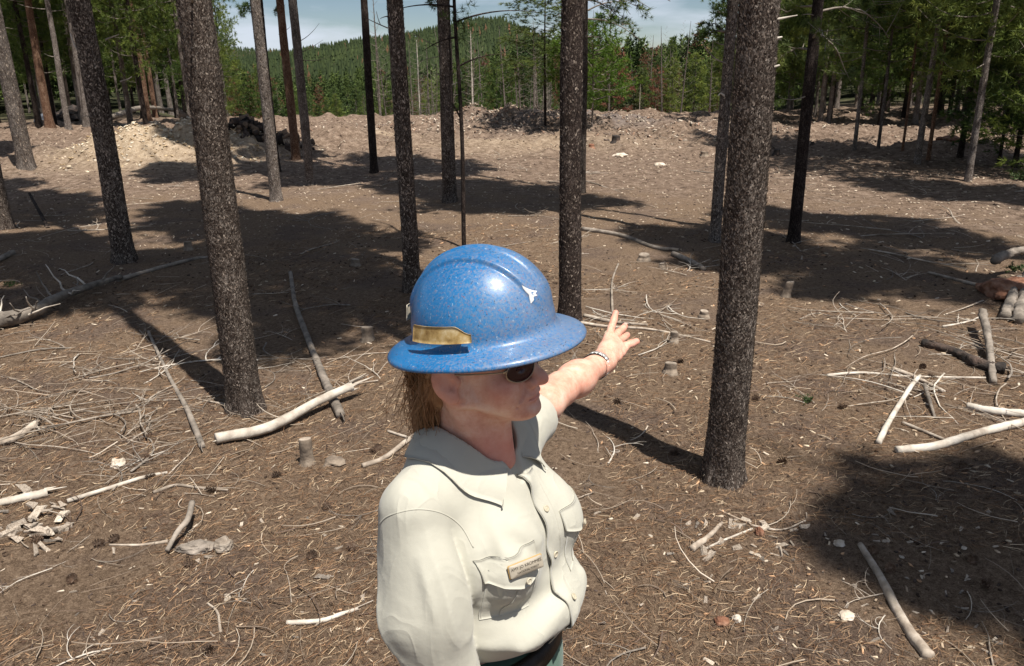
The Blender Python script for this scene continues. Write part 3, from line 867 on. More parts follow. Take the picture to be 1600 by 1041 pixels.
# left-hand forest
LLF = 'pine in the dense stand at the left behind the pale dirt mound'
for k in range(48):
    px = rs.uniform(-80, 360); a = az_px(px)
    r_ = 30 + 40 * rs.uniform(0, 1) ** 1.2
    x, y = r_ * math.sin(a), r_ * math.cos(a)
    ci = rs.integers(3); ti = rs.integers(3); s = rs.uniform(.85, 1.25)
    far_tree(x, y, s, (T_mid[ti], CR_mid[ci]), f"{size_word(s * .9)} {['green', 'dark green', 'loose'][ci]} pine, {['grey', 'brown', 'dark'][ti]} trunk, {mark(MARKS_L, px)}, {'front' if r_ < 42 else 'back'} rank", 'pines of the left-hand stand', rs, wide=0.85, cz=0.7)
for i, (px, py, wd, mt_, lab) in enumerate(((78, 197, 13, M_barkred, 'reddish pine trunk with a yellow scar near its foot, far left'), (137, 196, 12, M_barkfar, 'grey pine trunk beside the dark upturned roots, far left'),
        (232, 188, 10, M_barkred, 'straight reddish trunk behind the fallen tree, left one of a pair'), (243, 184, 8, M_barkred, 'straight reddish trunk behind the fallen tree, right one of a pair'),
        (224, 184, 7, M_barkdark, 'dark trunk close behind the reddish pair'), (268, 180, 8, M_barkfar, 'grey trunk right of the reddish pair, near the big speckled trunk'), (22, 200, 9, M_barkred, 'thin reddish trunk behind the stout grey one, far left'),
        (107, 200, 9, M_barkfar, 'pale slim trunk in front of the dark upturned roots'), (60, 196, 8, M_barkdark, 'blackish trunk just left of the scarred reddish one'), (160, 190, 8, M_barkfar, 'grey trunk hidden partly by the scaly pine'),
        (357, 180, 7, M_paleLog, 'pale thin trunk right of the big speckled trunk'), (252, 176, 8, M_barkfar, 'grey trunk with sky behind its top, left of the big speckled trunk'), (276, 172, 6, M_barkdark, 'thin dark trunk nearest the big speckled trunk'))):
    g = gp(px, py); d = float(np.dot(g - CAM, fw)); r_ = wd / 2 / FPX * d
    root = empty('pine_tree', (g[0], g[1], g[2] - 0.1)); tag(root, lab, 'tree')
    add('trunk', trunk_mesh('trunk', 11, r_, 0.015, mt_, i + 200, sides=20, ring=0.25, bend=0.04), root)
    c = add('crown', CR_mid[i % 3], root); c.location = (0, 0, 3.0); c.scale = (.8, .8, 1); c.rotation_euler = (0, 0, i)
    for q in range(5):
        z = rs.uniform(1.5, 4.5); a_ = rs.uniform(0, 6.28); L_ = rs.uniform(.3, .9); t = np.linspace(0, 1, 5)[:, None]
        tube_obj('dead_branch', np.array([math.cos(a_), math.sin(a_), 0]) * L_ * t + np.array([0, 0, 1]) * (z + .2 * L_ * t * t), np.linspace(.012, .004, 5), M_greyLog, root, sides=4)

# central far stand 38 - 115 m
n_c = 0
for k in range(150):
    px = rs.uniform(330, 1190); a = az_px(px)
    r_ = 46 + 46 * (k / 150.0)
    x, y = r_ * math.sin(a), r_ * math.cos(a)
    # wanted top line in the photo
    top = np.interp(px, [330, 420, 480, 560, 640, 740, 800, 900, 1000, 1100, 1190], [95, 120, 150, 150, 120, 100, 92, 88, 86, 84, 60]) + rs.normal(0, 9) + (0 if k > 60 else 12)
    d_ = ray(px, top); el = d_[2] / math.hypot(d_[0], d_[1])
    zt = 2 + el * r_
    hgt = float(np.clip(zt - float(H(x, y)), 2.2, 13))
    u = rs.uniform()
    if u < 0.07: kind = (T_far[1], CR_red[rs.integers(2)]); lab, grp = 'small rust-coloured dying pine, ' + mark(MARKS_C, px), 'rust-coloured pines'
    elif u < 0.16: kind = (T_far[0], CR_bare[rs.integers(2)]); lab, grp = f'{size_word(hgt / 6)} bare grey pine snag, {mark(MARKS_C, px)}', 'bare grey snags'
    else:
        ci = rs.integers(4)
        kind = (T_far[rs.integers(3)], CR_far[ci]); lab, grp = f"{size_word(hgt / 6)} {['green', 'bushy green', 'dark green', 'narrow dark'][ci]} pine {'in front' if r_ < 62 else 'farther back'}, {mark(MARKS_C, px)}", 'green pines below the hill'
    far_tree(x, y, hgt / 7.0, kind, lab, grp, rs, wide=1.0 if hgt > 4 else 1.4); n_c += 1
for px, top, r_, kd, lab in ((965, 66, 48, 0, 'tall rust-red pine with a pointed top right of the dark trunk'), (1006, 80, 50, 1, 'rust-brown pine right of the tallest rust-red one'), (1028, 100, 47, 0, 'broad rusty pink pine at the edge of the green stand'),
                             (1000, 128, 40, 2, 'pale bare snag with short arms in front of the rusty pines'), (738, 45, 44, 2, 'tall pale dead snag left of the hard hat sapling'), (498, 130, 52, 1, 'rust-brown pine left of the slender dark trunk'), (1110, 165, 42, 1, 'low rusty pine beside the leaning grey trunk'), (655, 60, 55, 2, 'bare pale snag right of the hard hat tree'),
                             (1050, 88, 46, 3, 'broad dark green pine right of the rusty ones'), (1085, 80, 49, 3, 'tall bright green pine left of the leaning grey trunk'), (1140, 60, 40, 3, 'green pine behind the leaning grey trunk')):
    a = az_px(px); x, y = r_ * math.sin(a), r_ * math.cos(a)
    d_ = ray(px, top); zt = 2 + d_[2] / math.hypot(d_[0], d_[1]) * r_
    hgt = zt - float(H(x, y))
    kind = [(T_far[1], CR_red[0]), (T_far[1], CR_red[1]), (M_paleLog, CR_bare[0]), (T_far[0], CR_far[0])][kd]
    if kd == 2: kind = (trunk_mesh('trunk', 7, 0.085, 0.02, M_paleLog, px, sides=8, ring=.5), CR_bare[px % 2])
    far_tree(x, y, hgt / 7.0, kind, lab, None, rs, wide=1.3)

# bare grey poles of the far stand, in view below the crowns
for k in range(60):
    px = rs.uniform(590, 900) if k < 42 else rs.uniform(900, 1180)
    a = az_px(px); r_ = rs.uniform(40, 58); x, y = r_ * math.sin(a), r_ * math.cos(a)
    root = empty('dead_pine', (x, y, float(H(x, y)) - .1), k); tag(root, 'thin grey dead pine pole at the far stand, ' + mark(MARKS_C, px), 'tree', 'grey dead poles at the front of the far stand')
    s = rs.uniform(0.45, 0.85)
    a_ = add('trunk', T_far[0], root); a_.scale = (s * rs.uniform(.7, 1.3), s, s * 1.0); a_.rotation_euler = (rs.normal(0, .05), rs.normal(0, .05), 0)
    c_ = add('crown', CR_bare[k % 2], root); c_.scale = (.6, .6, s)

# the wood between the single pines and the hill: one mass, each tree still with its own tufts
def forest_middle():
    rs = np.random.default_rng(18)
    VT = []
    for i in range(5):
        me = crown_mesh('tmp', 900 + i, 7.0, 1.0, 1.15, 26, 7, 6, 0.55, 0.17, (M_greyLog, M_needle), taper=0.8)
        V = np.zeros(len(me.vertices) * 3, np.float32); me.vertices.foreach_get('co', V); V = V.reshape(-1, 3)
        T = V[-(len(V) - 26 * 18):] if False else V
        # keep only needle triangles
        nq = 26 * 18
        VT.append(V[nq:]); bpy.data.meshes.remove(me)
    n = 2150
    pxx = rs.uniform(-180, 1780, n); pxx[1500:] = np.where(rs.uniform(0, 1, 650) < .5, rs.uniform(-1300, -180, 650), rs.uniform(1780, 2900, 650)); az = np.array([az_px(p) for p in pxx])
    side = (pxx < 330) | (pxx > 1200)
    r = np.where(side, 60 + 140 * rs.uniform(0, 1, n) ** 1.5, 88 + 165 * rs.uniform(0, 1, n))
    acc = Acc(); cols = []
    for k in range(n):
        x, y = r[k] * math.sin(az[k]), r[k] * math.cos(az[k]); z = float(HM_[k]) if False else 0
        V = VT[k % 5]; c_, s_ = math.cos(k), math.sin(k)
        h_ = rs.uniform(0.75, 1.25)
        W = np.stack([(V[:, 0] * c_ - V[:, 1] * s_) * h_, (V[:, 0] * s_ + V[:, 1] * c_) * h_, V[:, 2] * h_], 1)
        W[:, 0] += x; W[:, 1] += y
        acc.add(W, np.arange(len(W)).reshape(-1, 3))
        q = rs.uniform()
        C = np.array([0.030, 0.050, 0.018]) * (1 - q) + np.array([0.115, 0.155, 0.038]) * q
        if rs.uniform() < 0.05: C = np.array([0.17, 0.09, 0.05])
        cols.append(np.repeat(C[None], len(W), 0) * rs.uniform(0.75, 1.25, (len(W) // 3, 1)).repeat(3, 0))
    lens = [len(c) for c in cols]
    zz = H(r * np.sin(az), r * np.cos(az))
    VV = np.concatenate(acc.V); VV[:, 2] += np.repeat(zz, lens)
    me = mesh_np('wood_below_hill', VV, np.concatenate(acc.F3), M_litter_piece, smooth=False)
    set_col(me, np.concatenate(cols))
    tag(add('wood_below_hill', me), 'mixed green pine wood filling the valley below the hill', 'wood', kind='stuff')
forest_middle()

# wooded hillsides: one mass of far conifers
def forest_mass():
    rs = np.random.default_rng(8)
    P = []
    n = 15000
    az = rs.uniform(az_px(-60), az_px(1680), n)
    r = 235 * (RA * 1.02 / 235) ** (rs.uniform(0, 1, n) ** 0.62)
    x, y = r * np.sin(az), r * np.cos(az)
    clr = fbm(x * 0.02, y * 0.02, 0, 3, 55)
    keep = clr < 0.55
    x, y, r = x[keep], y[keep], r[keep]
    # second ridge
    m = 9000
    az2 = rs.uniform(az_px(850), az_px(1500), m); r2 = rs.uniform(1500, 2230, m)
    az3 = rs.uniform(az_px(0), az_px(480), 2500); r3 = rs.uniform(1500, 2230, 2500)
    x = np.concatenate([x, r2 * np.sin(az2), r3 * np.sin(az3)]); y = np.concatenate([y, r2 * np.cos(az2), r3 * np.cos(az3)])
    r = np.concatenate([r, r2, r3])
    z = H(x, y)
    n = len(x)
    hh = rs.uniform(4, 8.5, n) * np.where(r > 1200, 1.3, 1.0); ww = hh * rs.uniform(0.13, 0.21, n)
    k = 6
    th = np.linspace(0, 2 * np.pi, k, endpoint=False)
    lev = [(0.12, 1.0), (0.42, 0.50), (0.40, 0.85), (0.68, 0.32), (0.66, 0.55), (1.0, 0.0)]
    V = np.zeros((n, len(lev), k, 3), np.float32)
    ph = rs.uniform(0, 6.28, n)
    for li, (fz, fr) in enumerate(lev):
        jit = rs.uniform(0.55, 1.25, (n, k))
        V[:, li, :, 0] = x[:, None] + np.cos(th + ph[:, None]) * ww[:, None] * fr * jit
        V[:, li, :, 1] = y[:, None] + np.sin(th + ph[:, None]) * ww[:, None] * fr * jit
        V[:, li, :, 2] = z[:, None] + hh[:, None] * (fz + rs.uniform(-.04, .04, (n, k)) * (fr > 0))
    F = []
    for a_, b_ in ((0, 1), (2, 3), (4, 5)):
        for j in range(k):
            j2 = (j + 1) % k
            F.append([a_ * k + j, a_ * k + j2, b_ * k + j2, b_ * k + j])
    F = np.array(F)
    Fa = (F[None] + (np.arange(n) * len(lev) * k)[:, None, None]).reshape(-1, 4)
    me = mesh_np('wooded_hillside', V.reshape(-1, 3), Fa, M_litter_piece, smooth=False)
    q = rs.uniform(0, 1, n)[:, None] * 0.6 + 0.4 * (0.5 + 0.5 * np.clip(fbm(x * .01, y * .01, 0, 3, 66), -1, 1))[:, None]
    C = np.array([0.020, 0.033, 0.014]) * (1 - q) + np.array([0.060, 0.080, 0.026]) * q
    red = rs.uniform(0, 1, n) < 0.02
    C[red] = (0.14, 0.075, 0.04)
    set_col(me, np.repeat(C, len(lev) * k, 0))
    tag(add('wooded_hillside', me), 'pine forest covering the hills beyond the clearing', 'forest', kind='stuff')
forest_mass()

# ------------------------------------------------------------------ implicit-surface modeller (smooth unions on a grid, surface nets)
class Field:
    def __init__(s, lo, hi, h):
        s.lo = np.array(lo, float); s.h = h
        s.n = np.ceil((np.array(hi) - s.lo) / h).astype(int) + 1
        s.ax = [s.lo[k] + h * np.arange(s.n[k]) for k in range(3)]
        s.V = np.full(tuple(s.n), 0.08, np.float32)
    def sl(s, lo, hi, m):
        out = []
        for k in range(3):
            a = int(max(0, math.floor((lo[k] - m - s.lo[k]) / s.h))); b = int(min(s.n[k], math.ceil((hi[k] + m - s.lo[k]) / s.h) + 1))
            if b <= a: return None
            out.append(slice(a, b))
        return tuple(out)
    def grid(s, q):
        return np.meshgrid(s.ax[0][q[0]], s.ax[1][q[1]], s.ax[2][q[2]], indexing='ij')
    def _app(s, lo, hi, fn, k, mode):
        q = s.sl(lo, hi, 0.03 + k)
        if q is None: return
        X, Y, Z = s.grid(q)
        d = fn(X, Y, Z).astype(np.float32)
        a = s.V[q]
        if mode == 'u':
            hh = np.clip(0.5 + 0.5 * (a - d) / k, 0, 1)
            s.V[q] = a * (1 - hh) + d * hh - k * hh * (1 - hh)
        else:
            d = -d
            hh = np.clip(0.5 - 0.5 * (a - d) / k, 0, 1)
            s.V[q] = a * (1 - hh) + d * hh + k * hh * (1 - hh)
    def ell(s, c, r, k=0.012, mode='u', rot=None):
        c = np.array(c, float); r = np.array(r, float); m = r.max()
        def fn(X, Y, Z):
            P = [X - c[0], Y - c[1], Z - c[2]]
            if rot is not None:
                P = [sum(rot[i][j] * P[j] for j in range(3)) for i in range(3)]
            k0 = np.sqrt((P[0] / r[0]) ** 2 + (P[1] / r[1]) ** 2 + (P[2] / r[2]) ** 2)
            k1 = np.sqrt((P[0] / r[0] ** 2) ** 2 + (P[1] / r[1] ** 2) ** 2 + (P[2] / r[2] ** 2) ** 2) + 1e-9
            return k0 * (k0 - 1) / k1
        e = r if rot is None else np.array([m] * 3)
        s._app(c - e, c + e, fn, k, mode)
    def cap(s, a, b, ra, rb=None, k=0.012, mode='u'):
        rb = ra if rb is None else rb
        a = np.array(a, float); b = np.array(b, float); ab = b - a; L2 = ab @ ab
        m = max(ra, rb)
        def fn(X, Y, Z):
            t = np.clip(((X - a[0]) * ab[0] + (Y - a[1]) * ab[1] + (Z - a[2]) * ab[2]) / L2, 0, 1)
            return np.sqrt((X - a[0] - ab[0] * t) ** 2 + (Y - a[1] - ab[1] * t) ** 2 + (Z - a[2] - ab[2] * t) ** 2) - (ra + (rb - ra) * t)
        s._app(np.minimum(a, b) - m, np.maximum(a, b) + m, fn, k, mode)
    def fold(s, pts, wd, amp):
        """raise (amp>0) or sink a soft crease along a path"""
        pts = [np.array(p, float) for p in pts]
        lo = np.min(pts, 0) ; hi = np.max(pts, 0)
        q = s.sl(lo, hi, wd * 2.6)
        if q is None: return
        X, Y, Z = s.grid(q)
        D = np.full(X.shape, 1e9)
        for a, b in zip(pts[:-1], pts[1:]):
            ab = b - a; L2 = ab @ ab
            t = np.clip(((X - a[0]) * ab[0] + (Y - a[1]) * ab[1] + (Z - a[2]) * ab[2]) / L2, 0, 1)
            D = np.minimum(D, (X - a[0] - ab[0] * t) ** 2 + (Y - a[1] - ab[1] * t) ** 2 + (Z - a[2] - ab[2] * t) ** 2)
        s.V[q] -= (amp * np.exp(-D / wd ** 2)).astype(np.float32)
    def mesh(s):
        v = s.V; inside = v < 0
        c = [inside[i:i + v.shape[0] - 1, j:j + v.shape[1] - 1, k:k + v.shape[2] - 1] for i in (0, 1) for j in (0, 1) for k in (0, 1)]
        cnt = sum(x.astype(np.int8) for x in c)
        act = (cnt > 0) & (cnt < 8)
        idx = np.full(act.shape, -1, np.int64)
        A = np.argwhere(act)
        idx[act] = np.arange(len(A))
        acc = np.zeros((len(A), 3)); num = np.zeros(len(A))
        offs = [(i, j, k) for i in (0, 1) for j in (0, 1) for k in (0, 1)]
        vals = {o: v[A[:, 0] + o[0], A[:, 1] + o[1], A[:, 2] + o[2]].astype(float) for o in offs}
        for o in offs:
            for d in range(3):
                if o[d] == 0:
                    o2 = list(o); o2[d] = 1; o2 = tuple(o2)
                    a, b = vals[o], vals[o2]
                    x = (a < 0) != (b < 0)
                    t = np.where(x, a / np.where(x, a - b, 1), 0)
                    p = np.array(o, float)[None] + 0 * acc
                    p[:, d] += t
                    acc += p * x[:, None]; num += x
        P = s.lo + s.h * (A + acc / num[:, None])
        F = []
        n = v.shape
        for d in range(3):
            e1, e2 = [(1, 2), (2, 0), (0, 1)][d]
            s0 = [slice(None)] * 3; s1 = [slice(None)] * 3
            s0[d] = slice(0, n[d] - 1); s1[d] = slice(1, n[d])
            a, b = inside[tuple(s0)], inside[tuple(s1)]
            cr_ = np.argwhere(a != b)
            ok = (cr_[:, e1] > 0) & (cr_[:, e2] > 0) & (cr_[:, e1] < n[e1] - 1) & (cr_[:, e2] < n[e2] - 1)
            cr_ = cr_[ok]
            sgn = a[cr_[:, 0], cr_[:, 1], cr_[:, 2]]
            q = []
            for da, db in ((0, 0), (1, 0), (1, 1), (0, 1)):
                cc = cr_.copy(); cc[:, e1] -= da; cc[:, e2] -= db
                q.append(idx[cc[:, 0], cc[:, 1], cc[:, 2]])
            q = np.stack(q, 1)
            q[~sgn] = q[~sgn][:, ::-1]
            F.append(q)
        return P, np.concatenate(F)

# ------------------------------------------------------------------ the person
def skin_mat():
    m, t, b = newmat('skin')
    L = t.links.new
    tc = N(t, 'ShaderNodeTexCoord')
    n = N(t, 'ShaderNodeTexNoise', Scale=30, Detail=6, Roughness=0.7); L(tc.outputs['Object'], n.inputs['Vector'])
    r = ramp(t, [(0.36, (0.66, 0.31, 0.215)), (0.5, (0.76, 0.42, 0.30)), (0.64, (0.82, 0.54, 0.41))]); L(n.outputs['Fac'], r.inputs['Fac'])
    fl = N(t, 'ShaderNodeAttribute', attribute_name='flush')
    mr = N(t, 'ShaderNodeMix', data_type='RGBA'); mr.inputs['B'].default_value = (0.70, 0.27, 0.20, 1)
    L(fl.outputs['Fac'], mr.inputs['Factor']); L(r.outputs['Color'], mr.inputs['A'])
    n3 = N(t, 'ShaderNodeTexNoise', Scale=230, Detail=2); L(tc.outputs['Object'], n3.inputs['Vector'])
    fr = ramp(t, [(0.60, 0.0), (0.74, 0.14)]); L(n3.outputs['Fac'], fr.inputs['Fac'])
    m2 = N(t, 'ShaderNodeMix', data_type='RGBA'); m2.inputs['B'].default_value = (0.40, 0.19, 0.10, 1)
    L(fr.outputs['Color'], m2.inputs['Factor']); L(mr.outputs['Result'], m2.inputs['A'])
    L(m2.outputs['Result'], b.inputs['Base Color'])
    b.inputs['Roughness'].default_value = 0.52
    b.inputs['Specular IOR Level'].default_value = 0.35
    b.inputs['Subsurface Weight'].default_value = 0.12
    b.inputs['Subsurface Radius'].default_value = (1.0, 0.35, 0.2)
    b.inputs['Subsurface Scale'].default_value = 0.006
    n2 = N(t, 'ShaderNodeTexNoise', Scale=420, Detail=3); L(tc.outputs['Object'], n2.inputs['Vector'])
    bp = N(t, 'ShaderNodeBump', Strength=0.25, Distance=0.001); L(n2.outputs['Fac'], bp.inputs['Height']); L(bp.outputs['Normal'], b.inputs['Normal'])
    return m
M_skin = skin_mat()

def cloth_mat(name, c, bump=0.15, rough=0.85):
    m, t, b = newmat(name)
    L = t.links.new
    tc = N(t, 'ShaderNodeTexCoord')
    n = N(t, 'ShaderNodeTexNoise', Scale=9, Detail=4); L(tc.outputs['Object'], n.inputs['Vector'])
    r = ramp(t, [(0.3, tuple(x * 0.93 for x in c)), (0.7, tuple(min(1, x * 1.04) for x in c))]); L(n.outputs['Fac'], r.inputs['Fac'])
    L(r.outputs['Color'], b.inputs['Base Color'])
    b.inputs['Roughness'].default_value = rough
    b.inputs['Specular IOR Level'].default_value = 0.2
    b.inputs['Sheen Weight'].default_value = 0.15
    n1 = N(t, 'ShaderNodeTexNoise', Scale=26, Detail=3); L(tc.outputs['Object'], n1.inputs['Vector'])
    n2 = N(t, 'ShaderNodeTexNoise', Scale=1100, Detail=1); L(tc.outputs['Object'], n2.inputs['Vector'])
    rg = ramp(t, [(0.0, 0.0), (0.46, 0.75), (0.5, 1.0), (0.54, 0.75), (1.0, 0.0)])
    n9 = N(t, 'ShaderNodeTexNoise', Scale=13, Detail=2, Distortion=0.6)
    mp9 = N(t, 'ShaderNodeMapping'); mp9.inputs['Scale'].default_value = (1, 1, 0.45); L(tc.outputs['Object'], mp9.inputs[0]); L(mp9.outputs[0], n9.inputs['Vector'])
    L(n9.outputs['Fac'], rg.inputs['Fac'])
    b0 = N(t, 'ShaderNodeBump', Strength=bump * 1.8, Distance=0.008); L(rg.outputs['Color'], b0.inputs['Height'])
    b1 = N(t, 'ShaderNodeBump', Strength=bump, Distance=0.012); L(n1.outputs['Fac'], b1.inputs['Height']); L(b0.outputs['Normal'], b1.inputs['Normal'])
    b2 = N(t, 'ShaderNodeBump', Strength=0.25, Distance=0.0006); L(n2.outputs['Fac'], b2.inputs['Height']); L(b1.outputs['Normal'], b2.inputs['Normal'])
    L(b2.outputs['Normal'], b.inputs['Normal'])
    return m
M_shirt = cloth_mat('khaki_shirt_cloth', (0.485, 0.465, 0.385))
M_seam = cloth_mat('shirt_stitching', (0.44, 0.41, 0.33))
M_trouser = cloth_mat('green_trouser_cloth', (0.075, 0.145, 0.105))
M_belt = noise_mat('dark_leather', [(0.012, 0.009, 0.008), (0.035, 0.026, 0.02)], scale=30, rough=0.5)
M_hair = noise_mat('sandy_hair', [(0.26, 0.125, 0.055), (0.38, 0.20, 0.095), (0.50, 0.30, 0.16)], scale=60, stretch=(1, 1, 0.15), rough=0.45, bump=0.5, bscale=300, dist=0.002)

def hframe(yaw, pitch):
    F0 = np.array([math.cos(yaw), -math.sin(yaw), 0]); Z = np.array([0, 0, 1.0])
    F = F0 * math.cos(pitch) + Z * math.sin(pitch); U = Z * math.cos(pitch) - F0 * math.sin(pitch)
    return F, np.cross(U, F), U
HF, HL, HU = hframe(math.radians(23), math.radians(8))
HAT = at(756, 537, 1.19) + np.array([0, 0, 0.033])
HO = HAT - 0.027 * HF - 0.075 * HU
HM = np.stack([HF, HL, HU], 1)            # columns
HK = 0.94
toW_h = lambda P: HO + (np.asarray(P) * HK) @ HM.T
toH = lambda P: (np.asarray(P) - HO) @ HM / HK
BY = math.radians(31)
BF = np.array([math.cos(BY), -math.sin(BY), 0]); BZ = np.array([0, 0, 1.0]); BL = np.cross(BZ, BF)
BM = np.stack([BF, BL, BZ], 1)
NB = HO - 0.03 * BF - 0.103 * BZ + np.array([0.016, 0.0, 0]) + 0.007 * HF
toW_b = lambda P: NB + np.asarray(P) @ BM.T
toB = lambda P: (np.asarray(P) - NB) @ BM
bpx = lambda px, py, d: toB(at(px, py, d))

person_loc = np.array([NB[0], NB[1], 0.0])
person = empty('person', (NB[0], NB[1], float(H(NB[0], NB[1]))))
tag(person, 'person in a blue hard hat and pale khaki shirt pointing away with one bare arm', 'person')
poff = np.array(person.location)
def padd(name, V, F, mat, parent=None, smooth=True):
    """parts are built in world coordinates and stored relative to the person's base"""
    me = mesh_np(name, np.asarray(V) - poff, F, mat, smooth)
    return add(name, me, person if parent is None else parent)

# --- body: head and neck
def rotz(a):
    return [[math.cos(a), math.sin(a), 0], [-math.sin(a), math.cos(a), 0], [0, 0, 1]]
def head_field():
    f = Field((-0.125, -0.105, -0.325), (0.145, 0.105, 0.15), 0.0021)
    inv = lambda p: np.array([p[0], p[1], p[2] if p[2] > -0.02 else -0.02 + (p[2] + 0.02) / 0.70])
    K = 0.014
    f.ell((0.002, 0, 0.050), (0.082, 0.070, 0.080), 0.01)
    f.ell((0.035, 0, 0.035), (0.058, 0.060, 0.062), 0.02)
    f.ell((0.032, 0, -0.020), (0.056, 0.052, 0.062), 0.025)
    for s in (-1, 1):
        f.cap((0.004, 0.050 * s, -0.030), (0.070, 0.020 * s, -0.082), 0.017, 0.014, 0.024)   # jaw
        f.cap((-0.002, 0.054 * s, 0.01), (0.004, 0.051 * s, -0.035), 0.014, 0.015, 0.022)
        f.ell((0.064, 0.040 * s, -0.012), (0.024, 0.022, 0.020), 0.022)                      # cheek
        f.ell((0.060, 0.036 * s, -0.040), (0.026, 0.020, 0.026), 0.024)
        f.ell((0.079, 0.026 * s, 0.030), (0.020, 0.020, 0.012), 0.014, )                     # brow side
        f.ell((0.093, 0.030 * s, 0.016), (0.014, 0.015, 0.011), 0.012, 'sub')                # socket
    f.ell((0.082, 0, -0.084), (0.020, 0.021, 0.016), 0.018)                                  # chin
    f.ell((0.070, 0, -0.060), (0.028, 0.034, 0.034), 0.022)
    f.ell((0.077, 0, -0.092), (0.014, 0.016, 0.010), 0.012)
    f.cap((0.086, 0, 0.030), (0.109, 0, -0.006), 0.0085, 0.0095, 0.013)                      # nose bridge
    f.ell((0.112, 0, -0.014), (0.0125, 0.0115, 0.0105), 0.010)
    for s in (-1, 1):
        f.ell((0.1000, 0.0125 * s, -0.0185), (0.0105, 0.0075, 0.0085), 0.006)
        f.ell((0.1055, 0.0068 * s, -0.0275), (0.0055, 0.0035, 0.005), 0.003, 'sub')
    f.ell((0.088, 0, -0.040), (0.013, 0.024, 0.016), 0.014)                                   # muzzle
    f.ell((0.0965, 0, -0.0440), (0.0075, 0.021, 0.0052), 0.005)                                # upper lip
    f.ell((0.0950, 0, -0.0555), (0.0078, 0.018, 0.0056), 0.005)                               # lower lip
    f.fold([(0.072, -0.035, -0.0570), (0.084, -0.027, -0.0525), (0.099, -0.012, -0.0495), (0.104, 0, -0.0495), (0.099, 0.012, -0.0495), (0.084, 0.027, -0.0525), (0.072, 0.035, -0.0570)], 0.0030, -0.0052)
    f.fold([(0.093, -0.014, -0.066), (0.096, 0, -0.067), (0.093, 0.014, -0.066)], 0.007, -0.0028)
    for s in (-1, 1):
        f.fold([(0.098, 0.021 * s, -0.018), (0.090, 0.031 * s, -0.036), (0.078, 0.037 * s, -0.056)], 0.0050, -0.0042)
        f.fold([(0.080, 0.033 * s, -0.060), (0.076, 0.030 * s, -0.078)], 0.006, -0.0032)
    for s in (-1, 1):
        f.fold([(0.010, 0.073 * s, 0.03), (0.012, 0.071 * s, 0.0), (0.008, 0.069 * s, -0.03)], 0.005, -0.003)
        f.fold([(-0.02, 0.062 * s, -0.05), (0.01, 0.058 * s, -0.058), (0.05, 0.04 * s, -0.092)], 0.008, -0.0035)
    for s in (-1, 1):
        f.cap((-0.010, 0.066 * s, 0.030), (-0.010, 0.066 * s, -0.012), 0.012, 0.012, 0.006)
    # neck
    nb = inv(toH(toW_b((0.0, 0, -0.03)))); nt = np.array([-0.022, 0, -0.015])
    f.cap(nt, nb, 0.050, 0.057, 0.02)
    notch = inv(toH(toW_b((0.052, 0, -0.045))))
    for s in (-1, 1):                                                                        # neck muscle
        f.cap((-0.018, 0.052 * s, -0.022), inv(toH(toW_b((0.040, 0.018 * s, -0.040)))), 0.017, 0.013, 0.018)
        f.cap(inv(toH(toW_b((0.04, 0.016 * s, -0.048)))), inv(toH(toW_b((0.01, 0.10 * s, -0.04)))), 0.014, 0.014, 0.02)
    f.cap((0.030, 0, -0.075), notch, 0.020, 0.016, 0.025)
    f.cap((0.060, 0, -0.072), (0.01, 0, -0.075), 0.022, 0.035, 0.02)
    f.fold([notch + [0.006, 0, 0.004]], 0.01, 0) if False else None
    # ears
    for s in (-1, 1):
        rot = rotz(-0.35 * s)
        f.ell((-0.010, 0.081 * s, 0.012), (0.0205, 0.0070, 0.032), 0.003, rot=rot)
        f.ell((-0.003, 0.080 * s, -0.015), (0.0115, 0.0065, 0.015), 0.004, rot=rot)
        f.ell((-0.006, 0.0900 * s, 0.014), (0.0125, 0.0075, 0.021), 0.002, 'sub', rot=rot)
        f.ell((0.003, 0.0830 * s, 0.005), (0.0065, 0.0060, 0.009), 0.003, 'sub')
        f.ell((0.0065, 0.0715 * s, 0.007), (0.005, 0.005, 0.007), 0.004)
    return f
f = head_field()
V, F = f.mesh()
V[:, 2] = np.where(V[:, 2] > -0.02, V[:, 2], -0.02 + (V[:, 2] + 0.02) * 0.70)
body = Acc(); flush = []
body.add(toW_h(V), F)
x, y, z = V.T
fl = 0.75 * np.exp(-(((x - 0.066) / 0.026) ** 2 + ((np.abs(y) - 0.045) / 0.03) ** 2 + ((z + 0.008) / 0.022) ** 2))
fl += 0.8 * np.exp(-(((x - 0.113) / 0.016) ** 2 + (y / 0.02) ** 2 + ((z + 0.012) / 0.016) ** 2))
fl += 0.7 * np.exp(-(((x - 0.096) / 0.014) ** 2 + (y / 0.024) ** 2 + ((z + 0.043) / 0.008) ** 2))
fl += 0.4 * np.exp(-(((x - 0.09) / 0.02) ** 2 + (y / 0.02) ** 2 + ((z + 0.070) / 0.02) ** 2))
fl += 0.75 * sstep(-0.075, -0.13, z)
fl += 0.5 * sstep(0.066, 0.076, np.abs(y)) * (x < 0.02)
flush.append(np.clip(fl, 0, 1))

